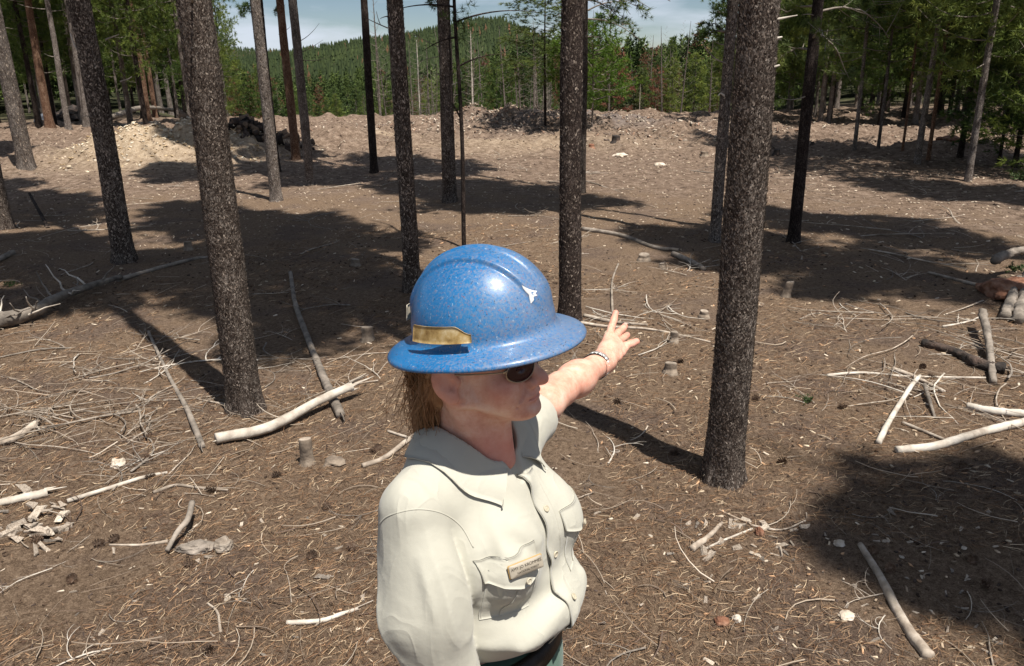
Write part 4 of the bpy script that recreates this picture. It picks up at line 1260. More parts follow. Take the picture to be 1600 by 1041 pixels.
# --- left arm and hand (pointing away)
SHO = toW_b((-0.005, 0.150, -0.062))
ELB = at(876, 608, 1.60)
WRI = at(940, 566, 1.80)
T_ = WRI - ELB; T_ /= np.linalg.norm(T_)
S_ = np.cross(T_, [0, 0, 1]); S_ /= np.linalg.norm(S_); U_ = np.cross(S_, T_)   # T forward, S to the right, U up
AM = np.stack([T_, S_, U_], 1)
toA = lambda P: (np.asarray(P) - WRI) @ AM
frA = lambda P: WRI + np.asarray(P) @ AM.T
f = Field((-0.46, -0.20, -0.16), (0.02, 0.20, 0.16), 0.003)
e = toA(ELB)
shl = toA(ELB + (SHO - ELB) * 0.4)
f.cap(shl, e, 0.036, 0.031, 0.02)
f.cap(e, (-0.14, 0, 0), 0.031, 0.0320, 0.02)
f.cap((-0.16, 0.002, 0.0), (0.03, 0, 0), 0.0325, 0.0240, 0.03)
V, F = f.mesh(); body.add(frA(V), F); flush.append(np.full(len(V), 0.12))
f = Field((-0.045, -0.11, -0.11), (0.20, 0.11, 0.13), 0.0015)
f.cap((-0.06, 0, 0), (0.0, 0, 0.0), 0.0262, 0.0245, 0.012)
f.cap((-0.03, 0.008, 0.0), (0.012, 0.008, 0.0), 0.0235, 0.023, 0.012)
hd = 1.84
hp = lambda px, py, d: toA(at(px, py, d))
MC = [hp(952, 527, 1.885), hp(957, 531, 1.895), hp(962, 537, 1.895), hp(966, 544, 1.88)]         # pinky .. index
for m in MC:
    f.cap((0.004, 0.0, 0.0), m, 0.0175, 0.0125, 0.016)
f.cap(hp(950, 549, 1.84), hp(962, 543, 1.88), 0.019, 0.014, 0.016)
FG = [[hp(955, 513, 1.905), hp(959, 500, 1.92), hp(962, 489, 1.93)],
      [hp(966, 520, 1.935), hp(973, 514, 1.96), hp(977, 509, 1.975)],
      [hp(970, 531, 1.935), hp(976, 527, 1.96), hp(980, 524, 1.975)],
      [hp(977, 541, 1.89), hp(987, 537, 1.90), hp(994, 534, 1.905)]]
RD = [(0.0098, 0.0090, 0.0085, 0.0072), (0.0100, 0.0092, 0.0086, 0.0076), (0.0105, 0.0097, 0.0090, 0.0080), (0.0108, 0.0100, 0.0094, 0.0085)]
NAIL = []
for m, g_, rd in zip(MC, FG, RD):
    p = [m] + g_
    for a, b_, r1_, r2_ in zip(p[:-1], p[1:], rd[:-1], rd[1:]):
        f.cap(a, b_, r1_, r2_, 0.0030)
    f.ell(p[0], (0.0115, 0.0115, 0.0115), 0.006)
    NAIL.append((p[2], p[3], rd[3]))
TH = [hp(953, 563, 1.82), hp(963, 557, 1.845), hp(970, 551, 1.87), hp(975, 546, 1.885)]
for a, b_, r1_, r2_ in zip(TH[:-1], TH[1:], (0.015, 0.0125, 0.0105), (0.0125, 0.0105, 0.009)):
    f.cap(a, b_, r1_, r2_, 0.006)
V, F = f.mesh(); body.add(frA(V), F)
tipd = np.min([np.linalg.norm(V - g_[2], axis=1) for g_ in FG], 0)
flush.append(np.clip(0.6 * np.exp(-(tipd / 0.02) ** 2) + 0.15, 0, 1))

# --- torso core, right arm and legs (under the clothes, coarse)
RSH = toW_b((-0.005, -0.155, -0.085)); REL = toW_b((0.035, -0.178, -0.33)); RWR = toW_b((0.10, -0.185, -0.54))
f = Field((-0.13, -0.33, -0.80), (0.22, 0.25, 0.0), 0.007)
f.ell((0.0, 0, -0.22), (0.085, 0.13, 0.18)); f.ell((0, 0, -0.42), (0.09, 0.13, 0.2), 0.04)
f.cap((0, -0.12, -0.075), (0, 0.12, -0.075), 0.036, 0.036, 0.03)
f.cap(toB(RSH), toB(REL), 0.036, 0.038); f.cap(toB(REL), toB(RWR), 0.040, 0.027)
rw = toB(RWR)
f.cap(toB(SHO), toB(SHO + (ELB - SHO) * 0.6), 0.036, 0.034, 0.03)
f.cap(rw, rw + [0.035, 0.0, -0.07], 0.028, 0.03, 0.015)
V, F = f.mesh(); body.add(toW_b(V), F); flush.append(np.full(len(V), 0.15))
f = Field(rw + [-0.06, -0.07, -0.21], rw + [0.13, 0.07, 0.03], 0.003)
f.cap(rw, rw + [0.03, 0, -0.065], 0.027, 0.027, 0.015)
for k, (o_, L_) in enumerate(((-0.027, 0.062), (-0.009, 0.075), (0.009, 0.072), (0.027, 0.06))):
    a = rw + [0.035, o_, -0.085]; b_ = a + np.array([0.014, o_ * .1, -L_ * .55]); c_ = b_ + np.array([-0.006, 0, -L_ * .45])
    f.cap(rw + [0.015, o_ * .6, -0.03], a, 0.014, 0.011, 0.012); f.cap(a, b_, 0.0098, 0.009, 0.005); f.cap(b_, c_, 0.009, 0.0078, 0.004)
f.cap(rw + [0.02, 0.015, -0.03], rw + [0.062, 0.03, -0.06], 0.014, 0.012, 0.01); f.cap(rw + [0.062, 0.03, -0.06], rw + [0.078, 0.03, -0.09], 0.011, 0.009, 0.005)
V, F = f.mesh(); body.add(toW_b(V), F); flush.append(np.full(len(V), 0.2))
V = np.concatenate(body.V); 
bme = mesh_np('body', V - poff, [np.concatenate(body.F4)], M_skin)
a = bme.attributes.new('flush', 'FLOAT', 'POINT'); a.data.foreach_set('value', np.concatenate(flush).astype(np.float32))
bodyo = add('body', bme, person)

# finger nails
M_nail = noise_mat('finger_nail', [(0.66, 0.36, 0.29), (0.72, 0.44, 0.36)], rough=0.3, bump=0)
for a, b_, r_ in NAIL[:]:
    A_, B_ = frA(a), frA(b_)
    t = (B_ - A_) / np.linalg.norm(B_ - A_)
    up = np.array([0, -0.35, 1.0]); up -= t * (up @ t); up /= np.linalg.norm(up); s_ = np.cross(t, up)
    g_, h_ = np.meshgrid(np.linspace(-1, 1, 7), np.linspace(0, 1, 6), indexing='ij')
    V = B_ + (g_ * 0.6)[..., None] * r_ * s_ + ((h_ - 0.75) * 0.011)[..., None] * t + (np.sqrt(1 - (g_ * 0.6) ** 2) * (1 - .15 * h_ ** 4) + 0.03)[..., None] * r_ * up
    i, j = np.meshgrid(np.arange(6), np.arange(5), indexing='ij')
    F = np.stack([i * 6 + j, (i + 1) * 6 + j, (i + 1) * 6 + j + 1, i * 6 + j + 1], -1).reshape(-1, 4)
    padd('finger_nail', V.reshape(-1, 3), F, M_nail)

# --- shirt
RS = np.array([-0.010, -0.142, -0.072])
f = Field((-0.19, -0.35, -0.50), (0.22, 0.30, 0.05), 0.0034)
f.ell((-0.005, 0, -0.185), (0.118, 0.160, 0.19), 0.02)
f.cap((-0.012, -0.126, -0.066), (-0.012, 0.124, -0.064), 0.051, 0.051, 0.035)
f.cap((-0.015, -0.05, -0.03), (-0.015, 0.05, -0.03), 0.052, 0.052, 0.04)
for s in (-1, 1):
    f.ell((0.074, 0.068 * s, -0.172), (0.068, 0.072, 0.072), 0.040)
f.ell((0.010, 0, -0.280), (0.128, 0.150, 0.095), 0.05)
f.ell((0.052, 0.018, -0.290), (0.116, 0.134, 0.062), 0.035)
# torso drape folds
R_ = lambda *p: [np.array(q, float) for q in p]
f.fold(R_((0.14, -0.13, -0.30), (0.150, -0.06, -0.285), (0.152, 0.0, -0.26)), 0.016, 0.0120)
f.fold(R_((0.115, -0.14, -0.345), (0.15, -0.06, -0.335), (0.155, 0.01, -0.31)), 0.014, -0.0150)
f.fold(R_((0.08, -0.15, -0.375), (0.13, -0.08, -0.385), (0.145, 0.0, -0.365)), 0.015, 0.0150)
f.fold(R_((0.06, -0.14, -0.41), (0.12, -0.07, -0.43), (0.13, 0.0, -0.41)), 0.012, -0.0120)
f.fold(R_((0.13, -0.02, -0.34), (0.12, -0.05, -0.45)), 0.009, -0.0090)
f.fold(R_((0.14, 0.05, -0.30), (0.12, 0.06, -0.44)), 0.012, -0.0105)
f.fold(R_((0.14, 0.09, -0.27), (0.12, 0.10, -0.42)), 0.012, 0.0090)
f.fold(R_((0.10, -0.10, -0.03), (0.115, -0.085, -0.11), (0.13, -0.05, -0.16)), 0.014, -0.0090)
f.fold(R_((0.07, -0.11, -0.05), (0.10, -0.115, -0.12), (0.10, -0.125, -0.2)), 0.012, -0.0150)
f.fold(R_((0.11, 0.03, -0.04), (0.13, 0.05, -0.12), (0.14, 0.05, -0.2)), 0.02, -0.0060)
f.fold(R_((0.13, -0.03, -0.07), (0.14, -0.02, -0.14)), 0.015, 0.0060)
f.fold(R_((0.09, -0.15, -0.225), (0.135, -0.08, -0.240), (0.15, -0.01, -0.245)), 0.017, -0.017)
f.fold(R_((0.09, -0.15, -0.285), (0.14, -0.07, -0.285)), 0.016, 0.006)
# right sleeve (nearest the camera): built apart then joined with a crisp armhole crease
fs = Field((-0.19, -0.35, -0.50), (0.22, 0.30, 0.05), 0.0034)
E1 = np.array([0.016, -0.180, -0.215]); E2 = np.array([0.048, -0.160, -0.345])
fs.cap(RS + [0.0, -0.004, 0.0], E1, 0.051, 0.057, 0.02)
fs.cap(E1, E2, 0.057, 0.053, 0.02)
fs.ell((0.035, -0.174, -0.20), (0.054, 0.046, 0.10), 0.03)
fs.fold(R_((0.045, -0.215, -0.10), (0.085, -0.225, -0.20), (0.10, -0.24, -0.34)), 0.0102, 0.0056)
fs.fold(R_((0.065, -0.19, -0.09), (0.10, -0.18, -0.20), (0.095, -0.20, -0.36)), 0.0136, -0.0056)
fs.fold(R_((0.01, -0.265, -0.12), (0.03, -0.28, -0.22), (0.06, -0.285, -0.36)), 0.0102, -0.0093)
fs.fold(R_((-0.01, -0.25, -0.09), (-0.02, -0.275, -0.20), (0.0, -0.28, -0.36)), 0.0119, 0.0056)
fs.fold(R_((-0.05, -0.23, -0.08), (-0.06, -0.25, -0.22), (-0.03, -0.26, -0.36)), 0.0102, -0.0074)
fs.fold(R_((0.055, -0.255, -0.20), (0.085, -0.262, -0.28), (0.08, -0.275, -0.36)), 0.0102, 0.0065)
k_ = 0.0035
hh = np.clip(0.5 + 0.5 * (f.V - fs.V) / k_, 0, 1); f.V = f.V * (1 - hh) + fs.V * hh - k_ * hh * (1 - hh)
# left sleeve around the raised upper arm
sl0 = toB(SHO); sl1 = toB(SHO + (ELB - SHO) * 0.26)
f.cap(sl0, sl1, 0.048, 0.049, 0.02)
dirl = (sl1 - sl0) / np.linalg.norm(sl1 - sl0)
# cuts: sleeve ends (flat), neck opening
X, Y, Z = np.meshgrid(*f.ax, indexing='ij')
def plane_cut(p, n, region):
    d = (X - p[0]) * n[0] + (Y - p[1]) * n[1] + (Z - p[2]) * n[2]
    f.V = np.where(region, np.maximum(f.V, d), f.V)
nr = (E2 - E1) / np.linalg.norm(E2 - E1)
f.V = np.maximum(f.V, np.where(Y > -0.16, -Z - 0.405 + 0 * X, -1)) if False else f.V
plane_cut(E2 + nr * 0.004, nr, (Y < -0.150) & (Z < -0.25))
plane_cut(sl1, dirl, (Y > 0.15))
# hollow the sleeve mouths
def bore(a, b_, r_):
    f.cap(a, b_, r_, r_, 0.004, 'sub')
bore(E2 - nr * 0.03, E2 + nr * 0.08, 0.048)
bore(sl1 - dirl * 0.02, sl1 + dirl * 0.1, 0.039) if False else None
f.cap((-0.006, 0, 0.10), (0.006, 0, -0.015), 0.066, 0.060, 0.006, 'sub')
f.cap((0.05, 0, 0.02), (0.080, 0.0, -0.058), 0.030, 0.010, 0.006, 'sub')
wr = 1 - np.abs(fbm(X * 10 + Z * 3, Y * 10 - Z * 2, Z * 2.6, 2, 3)) * 1.6
wz = np.clip(sstep(0.135, 0.165, -Y) + sstep(0.25, 0.29, -Z) + 0.15, 0, 1)
f.V -= (0.0046 * wz * np.clip(wr, 0, 1) ** 3).astype(np.float32)
f.V += wz.astype(np.float32) * 0.0022 * fbm(X * 8, Y * 8, Z * 2.2, 2, 13).astype(np.float32)
SV, SF = f.mesh()
shirt = padd('shirt', toW_b(SV), SF, M_shirt)
SW = toW_b(SV)
bvh = BVHTree.FromPolygons([Vector(v) for v in SW], [tuple(int(i) for i in q_) for q_ in SF])

def surf(b_, c_, off=0.002, a0=0.4):
    """point on the front of the shirt at body-frame sideways b, height c"""
    o_ = Vector(toW_b((a0, b_, c_))); d_ = Vector(-BF)
    h_ = bvh.ray_cast(o_, d_)
    if h_[0] is None:
        h_ = bvh.find_nearest(Vector(toW_b((0.1, b_, c_))))
    n_ = h_[1]
    if n_.dot(Vector(BF)) < 0: n_ = -n_
    return np.array(h_[0] + n_ * off)
def near(p, off):
    h_ = bvh.find_nearest(Vector(p)); n_ = h_[1]
    if n_.dot(Vector(p) - h_[0]) < 0 and (Vector(p) - h_[0]).length > 1e-4: n_ = -n_
    return np.array(h_[0] + h_[1] * off)

def sheet(name, P, mat, th=0.0014, parent=None):
    """P (n,m,3) grid -> closed thin sheet"""
    P = np.asarray(P, float)
    n, m, _ = P.shape
    du = np.gradient(P, axis=0); dv = np.gradient(P, axis=1)
    nn = np.cross(du, dv); nn /= np.linalg.norm(nn, axis=2)[..., None] + 1e-12
    if (nn.reshape(-1, 3) @ BF).mean() < 0: nn = -nn
    A = P.reshape(-1, 3); B = (P - nn * th).reshape(-1, 3)
    i, j = np.meshgrid(np.arange(n - 1), np.arange(m - 1), indexing='ij')
    q1 = np.stack([i * m + j, (i + 1) * m + j, (i + 1) * m + j + 1, i * m + j + 1], -1).reshape(-1, 4)
    q2 = q1[:, ::-1] + n * m
    ring = [(i_, 0) for i_ in range(n)] + [(n - 1, j_) for j_ in range(1, m)] + [(i_, m - 1) for i_ in range(n - 2, -1, -1)] + [(0, j_) for j_ in range(m - 2, 0, -1)]
    ri = np.array([a_ * m + b__ for a_, b__ in ring]); rj = np.roll(ri, -1)
    q3 = np.stack([ri, rj, rj + n * m, ri + n * m], -1)
    return padd(name, np.concatenate([A, B]), np.concatenate([q1, q2, q3]), mat, parent)

def quad_patch(corners, nu, nv, off, edge_wave=0.0):
    """bilinear patch of (b,c) corners laid on the shirt front"""
    c0, c1, c2, c3 = [np.array(c_, float) for c_ in corners]     # tl, tr, br, bl
    out = np.zeros((nu, nv, 3))
    for i in range(nu):
        for j in range(nv):
            u, v = i / (nu - 1), j / (nv - 1)
            p = (c0 * (1 - u) + c1 * u) * (1 - v) + (c3 * (1 - u) + c2 * u) * v
            out[i, j] = surf(p[0], p[1], off)
    return out
def bc(px, py):
    """body-frame (b,c) where a sight line meets the shirt"""
    h_ = bvh.ray_cast(Vector(CAM), Vector(ray(px, py)).normalized())
    if h_[0] is None:
        h_ = (Vector(at(px, py, 1.2)),)
    q_ = toB(np.array(h_[0]))
    return q_[1], q_[2]
def path_tube(name, pts, r_, mat, off=0.0006, n=30, parent=None, sides=5):
    P = smooth_path([(p[0], p[1], 0) for p in pts], n)
    W = np.array([surf(p[0], p[1], off) for p in P])
    a = Acc(); acc_tube(a, W - poff, r_, sides)
    return add(name, a.mesh(name, mat), shirt if parent is None else parent)
print('bc', [tuple(np.round(bc(*p), 3)) for p in ((765, 772), (797, 722), (815, 735), (840, 800), (858, 860), (868, 920), (878, 985), (762, 885), (845, 838), (857, 878), (800, 918), (772, 905), (787, 985), (858, 985))])

# placket with its free edge
PLK = [(0.000, -0.062), (0.001, -0.11), (-0.003, -0.16), (0.001, -0.21), (-0.004, -0.26), (0.000, -0.305), (-0.002, -0.342)]
pc = smooth_path([(b_, c_, 0) for b_, c_ in PLK], 60)
rsl = np.random.default_rng(3)
P = np.zeros((60, 7, 3))
for i in range(60):
    for j in range(7):
        u = j / 6
        lift = 0.0032 * (1 - u) ** 2 * (1 + 0.9 * math.sin(i * 0.55 + 0.5 * math.sin(i * .2)))
        P[i, j] = surf(pc[i, 0] + 0.034 * u + 0.0016 * math.sin(i * 0.5) * (1 - u), pc[i, 1], 0.0018 + lift)
sheet('placket', P, M_shirt, 0.0016, shirt)
M_button = noise_mat('horn_button', [(0.42, 0.36, 0.25), (0.6, 0.54, 0.42)], scale=80, rough=0.35, bump=0)
M_hole = noise_mat('button_thread', [(0.10, 0.08, 0.05), (0.2, 0.16, 0.1)], scale=80, bump=0)
def button(b_, c_, r_=0.0055, mat=None, off=0.0032):
    p = surf(b_, c_, off); q1 = surf(b_ + 0.006, c_, off); q2 = surf(b_, c_ + 0.006, off)
    n_ = np.cross(q1 - p, q2 - p); n_ /= np.linalg.norm(n_)
    if n_ @ BF < 0: n_ = -n_
    u_ = q1 - p; u_ -= n_ * (u_ @ n_); u_ /= np.linalg.norm(u_); v_ = np.cross(n_, u_)
    prof_ = [(0, 0.0014), (0.45, 0.0012), (0.62, 0.0012), (0.75, 0.0024), (0.95, 0.0022), (1.0, 0.001), (0.95, 0.0)]
    k = 20; th = np.linspace(0, 2 * np.pi, k, endpoint=False)
    V = []; 
    for fr_, hh_ in prof_:
        V.append(p + n_ * hh_ + (np.cos(th)[:, None] * u_ + np.sin(th)[:, None] * v_) * r_ * max(fr_, 0.02))
    V = np.concatenate(V); i, j = np.meshgrid(np.arange(len(prof_) - 1), np.arange(k), indexing='ij'); j2 = (j + 1) % k
    F = np.stack([i * k + j, (i + 1) * k + j, (i + 1) * k + j2, i * k + j2], -1).reshape(-1, 4)[:, ::-1]
    bo = padd('button', V, F, mat or M_button, shirt)
    return bo
for b_, c_ in ((0.018, -0.118), (0.017, -0.192), (0.017, -0.262), (0.016, -0.322)):
    button(b_, c_)

# pockets: patch, pleat, pointed flap with button
def pocket(sg):
    # body
    bi, bo_ = 0.050, 0.128
    cs = [(sg * bo_, -0.150), (sg * bi, -0.150), (sg * (bi + .004), -0.244), (sg * (bo_ - .002), -0.238)]
    if sg > 0: cs = [cs[1], cs[0], cs[3], cs[2]]
    sheet('pocket', quad_patch(cs, 16, 18, 0.0013), M_shirt, 0.0014, shirt)
    m = sg * 0.5 * (bi + bo_)
    sheet('pocket_pleat', quad_patch([(m - 0.013, -0.155), (m + 0.013, -0.155), (m + 0.013, -0.240), (m - 0.013, -0.240)], 8, 16, 0.0026), M_shirt, 0.0018, shirt)
    # flap: pointed
    n = 19; mrows = 8
    P = np.zeros((n, mrows, 3))
    for i in range(n):
        u = i / (n - 1)
        b_ = m + (u - 0.5) * 0.088
        k = 1 - abs(u - 0.5) * 2
        low = 0.032 + 0.016 * min(1, k * 1.15)
        for j in range(mrows):
            v = j / (mrows - 1)
            P[i, j] = surf(b_, -0.133 - low * v, 0.0020 + 0.0040 * v ** 1.5)
    sheet('pocket_flap', P, M_shirt, 0.0018, shirt)
    path_tube('stitching', [(m - 0.044, -0.1345), (m, -0.1345), (m + 0.044, -0.1345)], 0.0005, M_shirt, 0.0021, 20)
    path_tube('stitching', [(sg * bo_ - sg * .003, -0.165), (sg * bo_ - sg * .004, -0.236)], 0.0004, M_shirt, 0.0014, 20)
    button(m, -0.170, 0.0052, off=0.0085)
    return m
pm_ = pocket(-1)
pocket(1)

# name plate above the button of the near pocket flap
M_plate = noise_mat('brushed_plate', [(0.30, 0.255, 0.19), (0.42, 0.37, 0.29)], scale=5, stretch=(1, 8, 1), rough=0.38, bump=0.1, spec=0.6)
M_gold = noise_mat('brass_edge', [(0.30, 0.17, 0.05), (0.5, 0.32, 0.12)], scale=20, rough=0.35, bump=0)
M_ink = noise_mat('engraved_ink', [(0.03, 0.022, 0.016), (0.05, 0.04, 0.03)], bump=0)
pc_ = surf(pm_, -0.150, 0.0075)
e1 = surf(pm_ + 0.028, -0.150, 0.0075) - surf(pm_ - 0.028, -0.150, 0.0075); e1 /= np.linalg.norm(e1)
e2 = surf(pm_, -0.142, 0.0075) - surf(pm_, -0.158, 0.0075); e2 -= e1 * (e2 @ e1); e2 /= np.linalg.norm(e2)
nn_ = np.cross(e1, e2)
if nn_ @ BF < 0: nn_ = -nn_
def plate(name, w_, h_, z0, z1, mat, parent, rr=0.0025):
    th = np.linspace(0, 2 * np.pi, 33)[:-1]
    cx_ = np.sign(np.cos(th)) * (w_ / 2 - rr) + rr * np.cos(th); cy_ = np.sign(np.sin(th)) * (h_ / 2 - rr) + rr * np.sin(th)
    ring = lambda s_, z_: pc_ + (cx_ * s_)[:, None] * e1 + (cy_ * s_)[:, None] * e2 + nn_ * z_
    V = np.concatenate([ring(1, z0), ring(1, z1 - 0.0003), ring(0.985, z1), [pc_ + nn_ * z1]])
    k = 32; j = np.arange(k); j2 = (j + 1) % k
    F4 = np.concatenate([np.stack([i * k + j, i * k + j2, (i + 1) * k + j2, (i + 1) * k + j], -1) for i in range(2)])
    F3 = np.stack([2 * k + j, 2 * k + j2, np.full(k, 3 * k)], -1)
    return padd(name, V, [F4, F3], mat, parent, smooth=False)
npl = plate('name_plate', 0.0560, 0.0185, 0.0003, 0.0022, M_plate, shirt)
plate('plate_backing', 0.0580, 0.0205, -0.0012, 0.0002, M_gold, shirt)
def text(body_, size, dx, dy, parent):
    cu_ = bpy.data.curves.new('lettering', 'FONT'); cu_.body = body_; cu_.size = size; cu_.align_x = 'CENTER'; cu_.extrude = 0.0001
    to = bpy.data.objects.new('tmp', cu_); col.objects.link(to)
    bpy.context.view_layer.update()
    me = bpy.data.meshes.new_from_object(to.evaluated_get(bpy.context.evaluated_depsgraph_get()))
    col.objects.unlink(to); bpy.data.objects.remove(to)
    Mx = Matrix([[e1[0], e2[0], nn_[0], 0], [e1[1], e2[1], nn_[1], 0], [e1[2], e2[2], nn_[2], 0], [0, 0, 0, 1]])
    q_ = pc_ + e1 * dx + e2 * dy + nn_ * 0.0024 - poff
    me.transform(Matrix.Translation(Vector(q_)) @ Mx)
    me.materials.clear(); me.materials.append(M_ink)
    add('lettering', me, parent)
text('AMY JO KROMMES', 0.0062, 0.0, 0.0012, shirt)
text('NATIONAL FOREST', 0.0042, 0.002, -0.0052, shirt)

# collar: stand + folded leaves
def collar():
    n, m = 61, 9
    P = np.zeros((n, m, 3)); S = np.zeros((n, 4, 3))
    for i in range(n):
        u = -1 + 2 * i / (n - 1)                         # -1 = wearer's right front, +1 = left front
        th = u * math.radians(158)                       # 0 at the nape
        bk = 0.5 + 0.5 * math.cos(th)
        a_ = -0.004 - 0.062 * math.cos(th) ; b_ = 0.060 * math.sin(th)
        a_ += 0.020 * (1 - bk) ** 2
        c_ = 0.030 * bk ** 0.6 - 0.046 * (1 - bk) ** 1.2
        top = np.array([a_, b_, c_])
        dirr = np.array([-math.cos(th), math.sin(th), 0.0])
        tip = sstep(0.72, 1.0, abs(u))
        su = np.sign(u)
        out = np.array([a_ + dirr[0] * 0.034, b_ + dirr[1] * 0.038, c_ - 0.044])
        out = out * (1 - tip) + np.array([0.105, 0.074 * su, -0.064]) * tip
        ow = near(toW_b(out), 0.0055)
        tw = toW_b(top)
        for j in range(m):
            v = j / (m - 1)
            p = tw * (1 - v) + ow * v
            bul = math.sin(math.pi * min(1, v * 1.0)) * 0.008 + 0.006 * math.exp(-(v / 0.12) ** 2) * 0
            dw = BM @ dirr
            p = p + (dw * 0.7 + np.array([0, 0, 0.7])) * bul
            P[i, j] = p
        for j in range(4):
            v = j / 3
            S[i, j] = toW_b(top + np.array([-0.003 * dirr[0], -0.003 * dirr[1], -0.001]) * 1 + np.array([dirr[0] * 0.004, dirr[1] * 0.004, -0.040 * bk - 0.012]) * v)
    sheet('collar', P, M_shirt, 0.0018, shirt)
    sheet('collar_stand', S, M_shirt, 0.0015, shirt)
collar()
# shirt seams
def nseam(pts, n=40, r_=0.0009, off=0.0004, mat=None):
    P = smooth_path(pts, n); W = np.array([near(toW_b(p), off) for p in P])
    a = Acc(); acc_tube(a, W - poff, r_, 5)
    add('seam', a.mesh('seam', mat or M_seam), shirt)
hem = []
# sleeve hem stitch ring, right sleeve
# yoke seam over the near shoulder, from collar to armhole
def pseam(pts, r_=0.0011, n=44, off=0.0006):
    W = []
    for p in smooth_path([(a_, b_, 0) for a_, b_ in pts], n):
        h_ = bvh.ray_cast(Vector(CAM), Vector(ray(p[0], p[1])).normalized())
        if h_[0] is not None: W.append(np.array(h_[0]) + np.array(h_[1]) * off)
    a = Acc(); acc_tube(a, np.array(W) - poff, r_, 5); add('seam', a.mesh('seam', M_shirt), shirt)
pseam([(590, 822), (608, 806), (650, 796), (690, 802), (720, 822), (740, 856)], 0.0012, off=-0.0003)

# --- trousers, belt, boots
f = Field((-0.16, -0.20, -0.72), (0.18, 0.20, -0.31), 0.006)
f.ell((0.012, 0, -0.44), (0.124, 0.150, 0.18), 0.03)
f.ell((-0.02, 0, -0.58), (0.115, 0.158, 0.12), 0.03)
for s in (-1, 1):
    f.cap((0.0, 0.085 * s, -0.60), (0.0, 0.09 * s, -0.80), 0.082, 0.078, 0.03)
f.fold(R_((0.12, 0.02, -0.40), (0.13, 0.03, -0.55), (0.11, 0.06, -0.70)), 0.008, -0.004)
f.fold(R_((0.10, 0.07, -0.43), (0.115, 0.075, -0.6)), 0.006, 0.003)
Xt, Yt, Zt = np.meshgrid(*f.ax, indexing='ij')
f.V = np.maximum(f.V, Zt + 0.356)
V, F = f.mesh(); tz = Acc(); tz.add(toW_b(V), F)
zg = float(H(NB[0], NB[1])) - NB[2]
f = Field((-0.13, -0.20, zg + 0.06), (0.13, 0.20, -0.70), 0.009)
for s in (-1, 1):
    f.cap((0.0, 0.09 * s, -0.66), (0.01, 0.095 * s, -0.98), 0.080, 0.066, 0.02)
    f.cap((0.01, 0.095 * s, -0.98), (-0.01, 0.10 * s, zg + 0.10), 0.064, 0.060, 0.02)
V, F = f.mesh(); tz.add(toW_b(V), F)
trou = padd('trousers', np.concatenate(tz.V), np.concatenate(tz.F4), M_trouser)
n = 64; th = np.linspace(0, 2 * np.pi, n, endpoint=False)
rows = []
for zz, ex in ((-0.386, -0.006), (-0.386, 0.004), (-0.354, 0.000), (-0.354, -0.012)):
    s_ = 1.0
    rows.append(toW_b(np.stack([np.cos(th) * (0.117 + ex) + 0.012, np.sin(th) * (0.150 + ex), np.full(n, zz)], 1)))
V = np.concatenate(rows); i, j = np.meshgrid(np.arange(4), np.arange(n), indexing='ij'); j2 = (j + 1) % n; i2 = (i + 1) % 4
padd('belt', V, np.stack([i * n + j, i * n + j2, i2 * n + j2, i2 * n + j], -1).reshape(-1, 4), M_belt)
f = Field((-0.13, -0.16, zg - 0.01), (0.22, 0.16, zg + 0.22), 0.006)
for s in (-1, 1):
    f.cap((-0.01, 0.10 * s, zg + 0.2), (-0.01, 0.10 * s, zg + 0.08), 0.050, 0.048, 0.02)
    f.cap((-0.03, 0.10 * s, zg + 0.045), (0.12, 0.112 * s, zg + 0.035), 0.043, 0.042, 0.03)
f.V = np.maximum(f.V, -(np.meshgrid(*f.ax, indexing='ij')[2] - zg - 0.003))
V, F = f.mesh(); padd('boots', toW_b(V), F, M_belt)

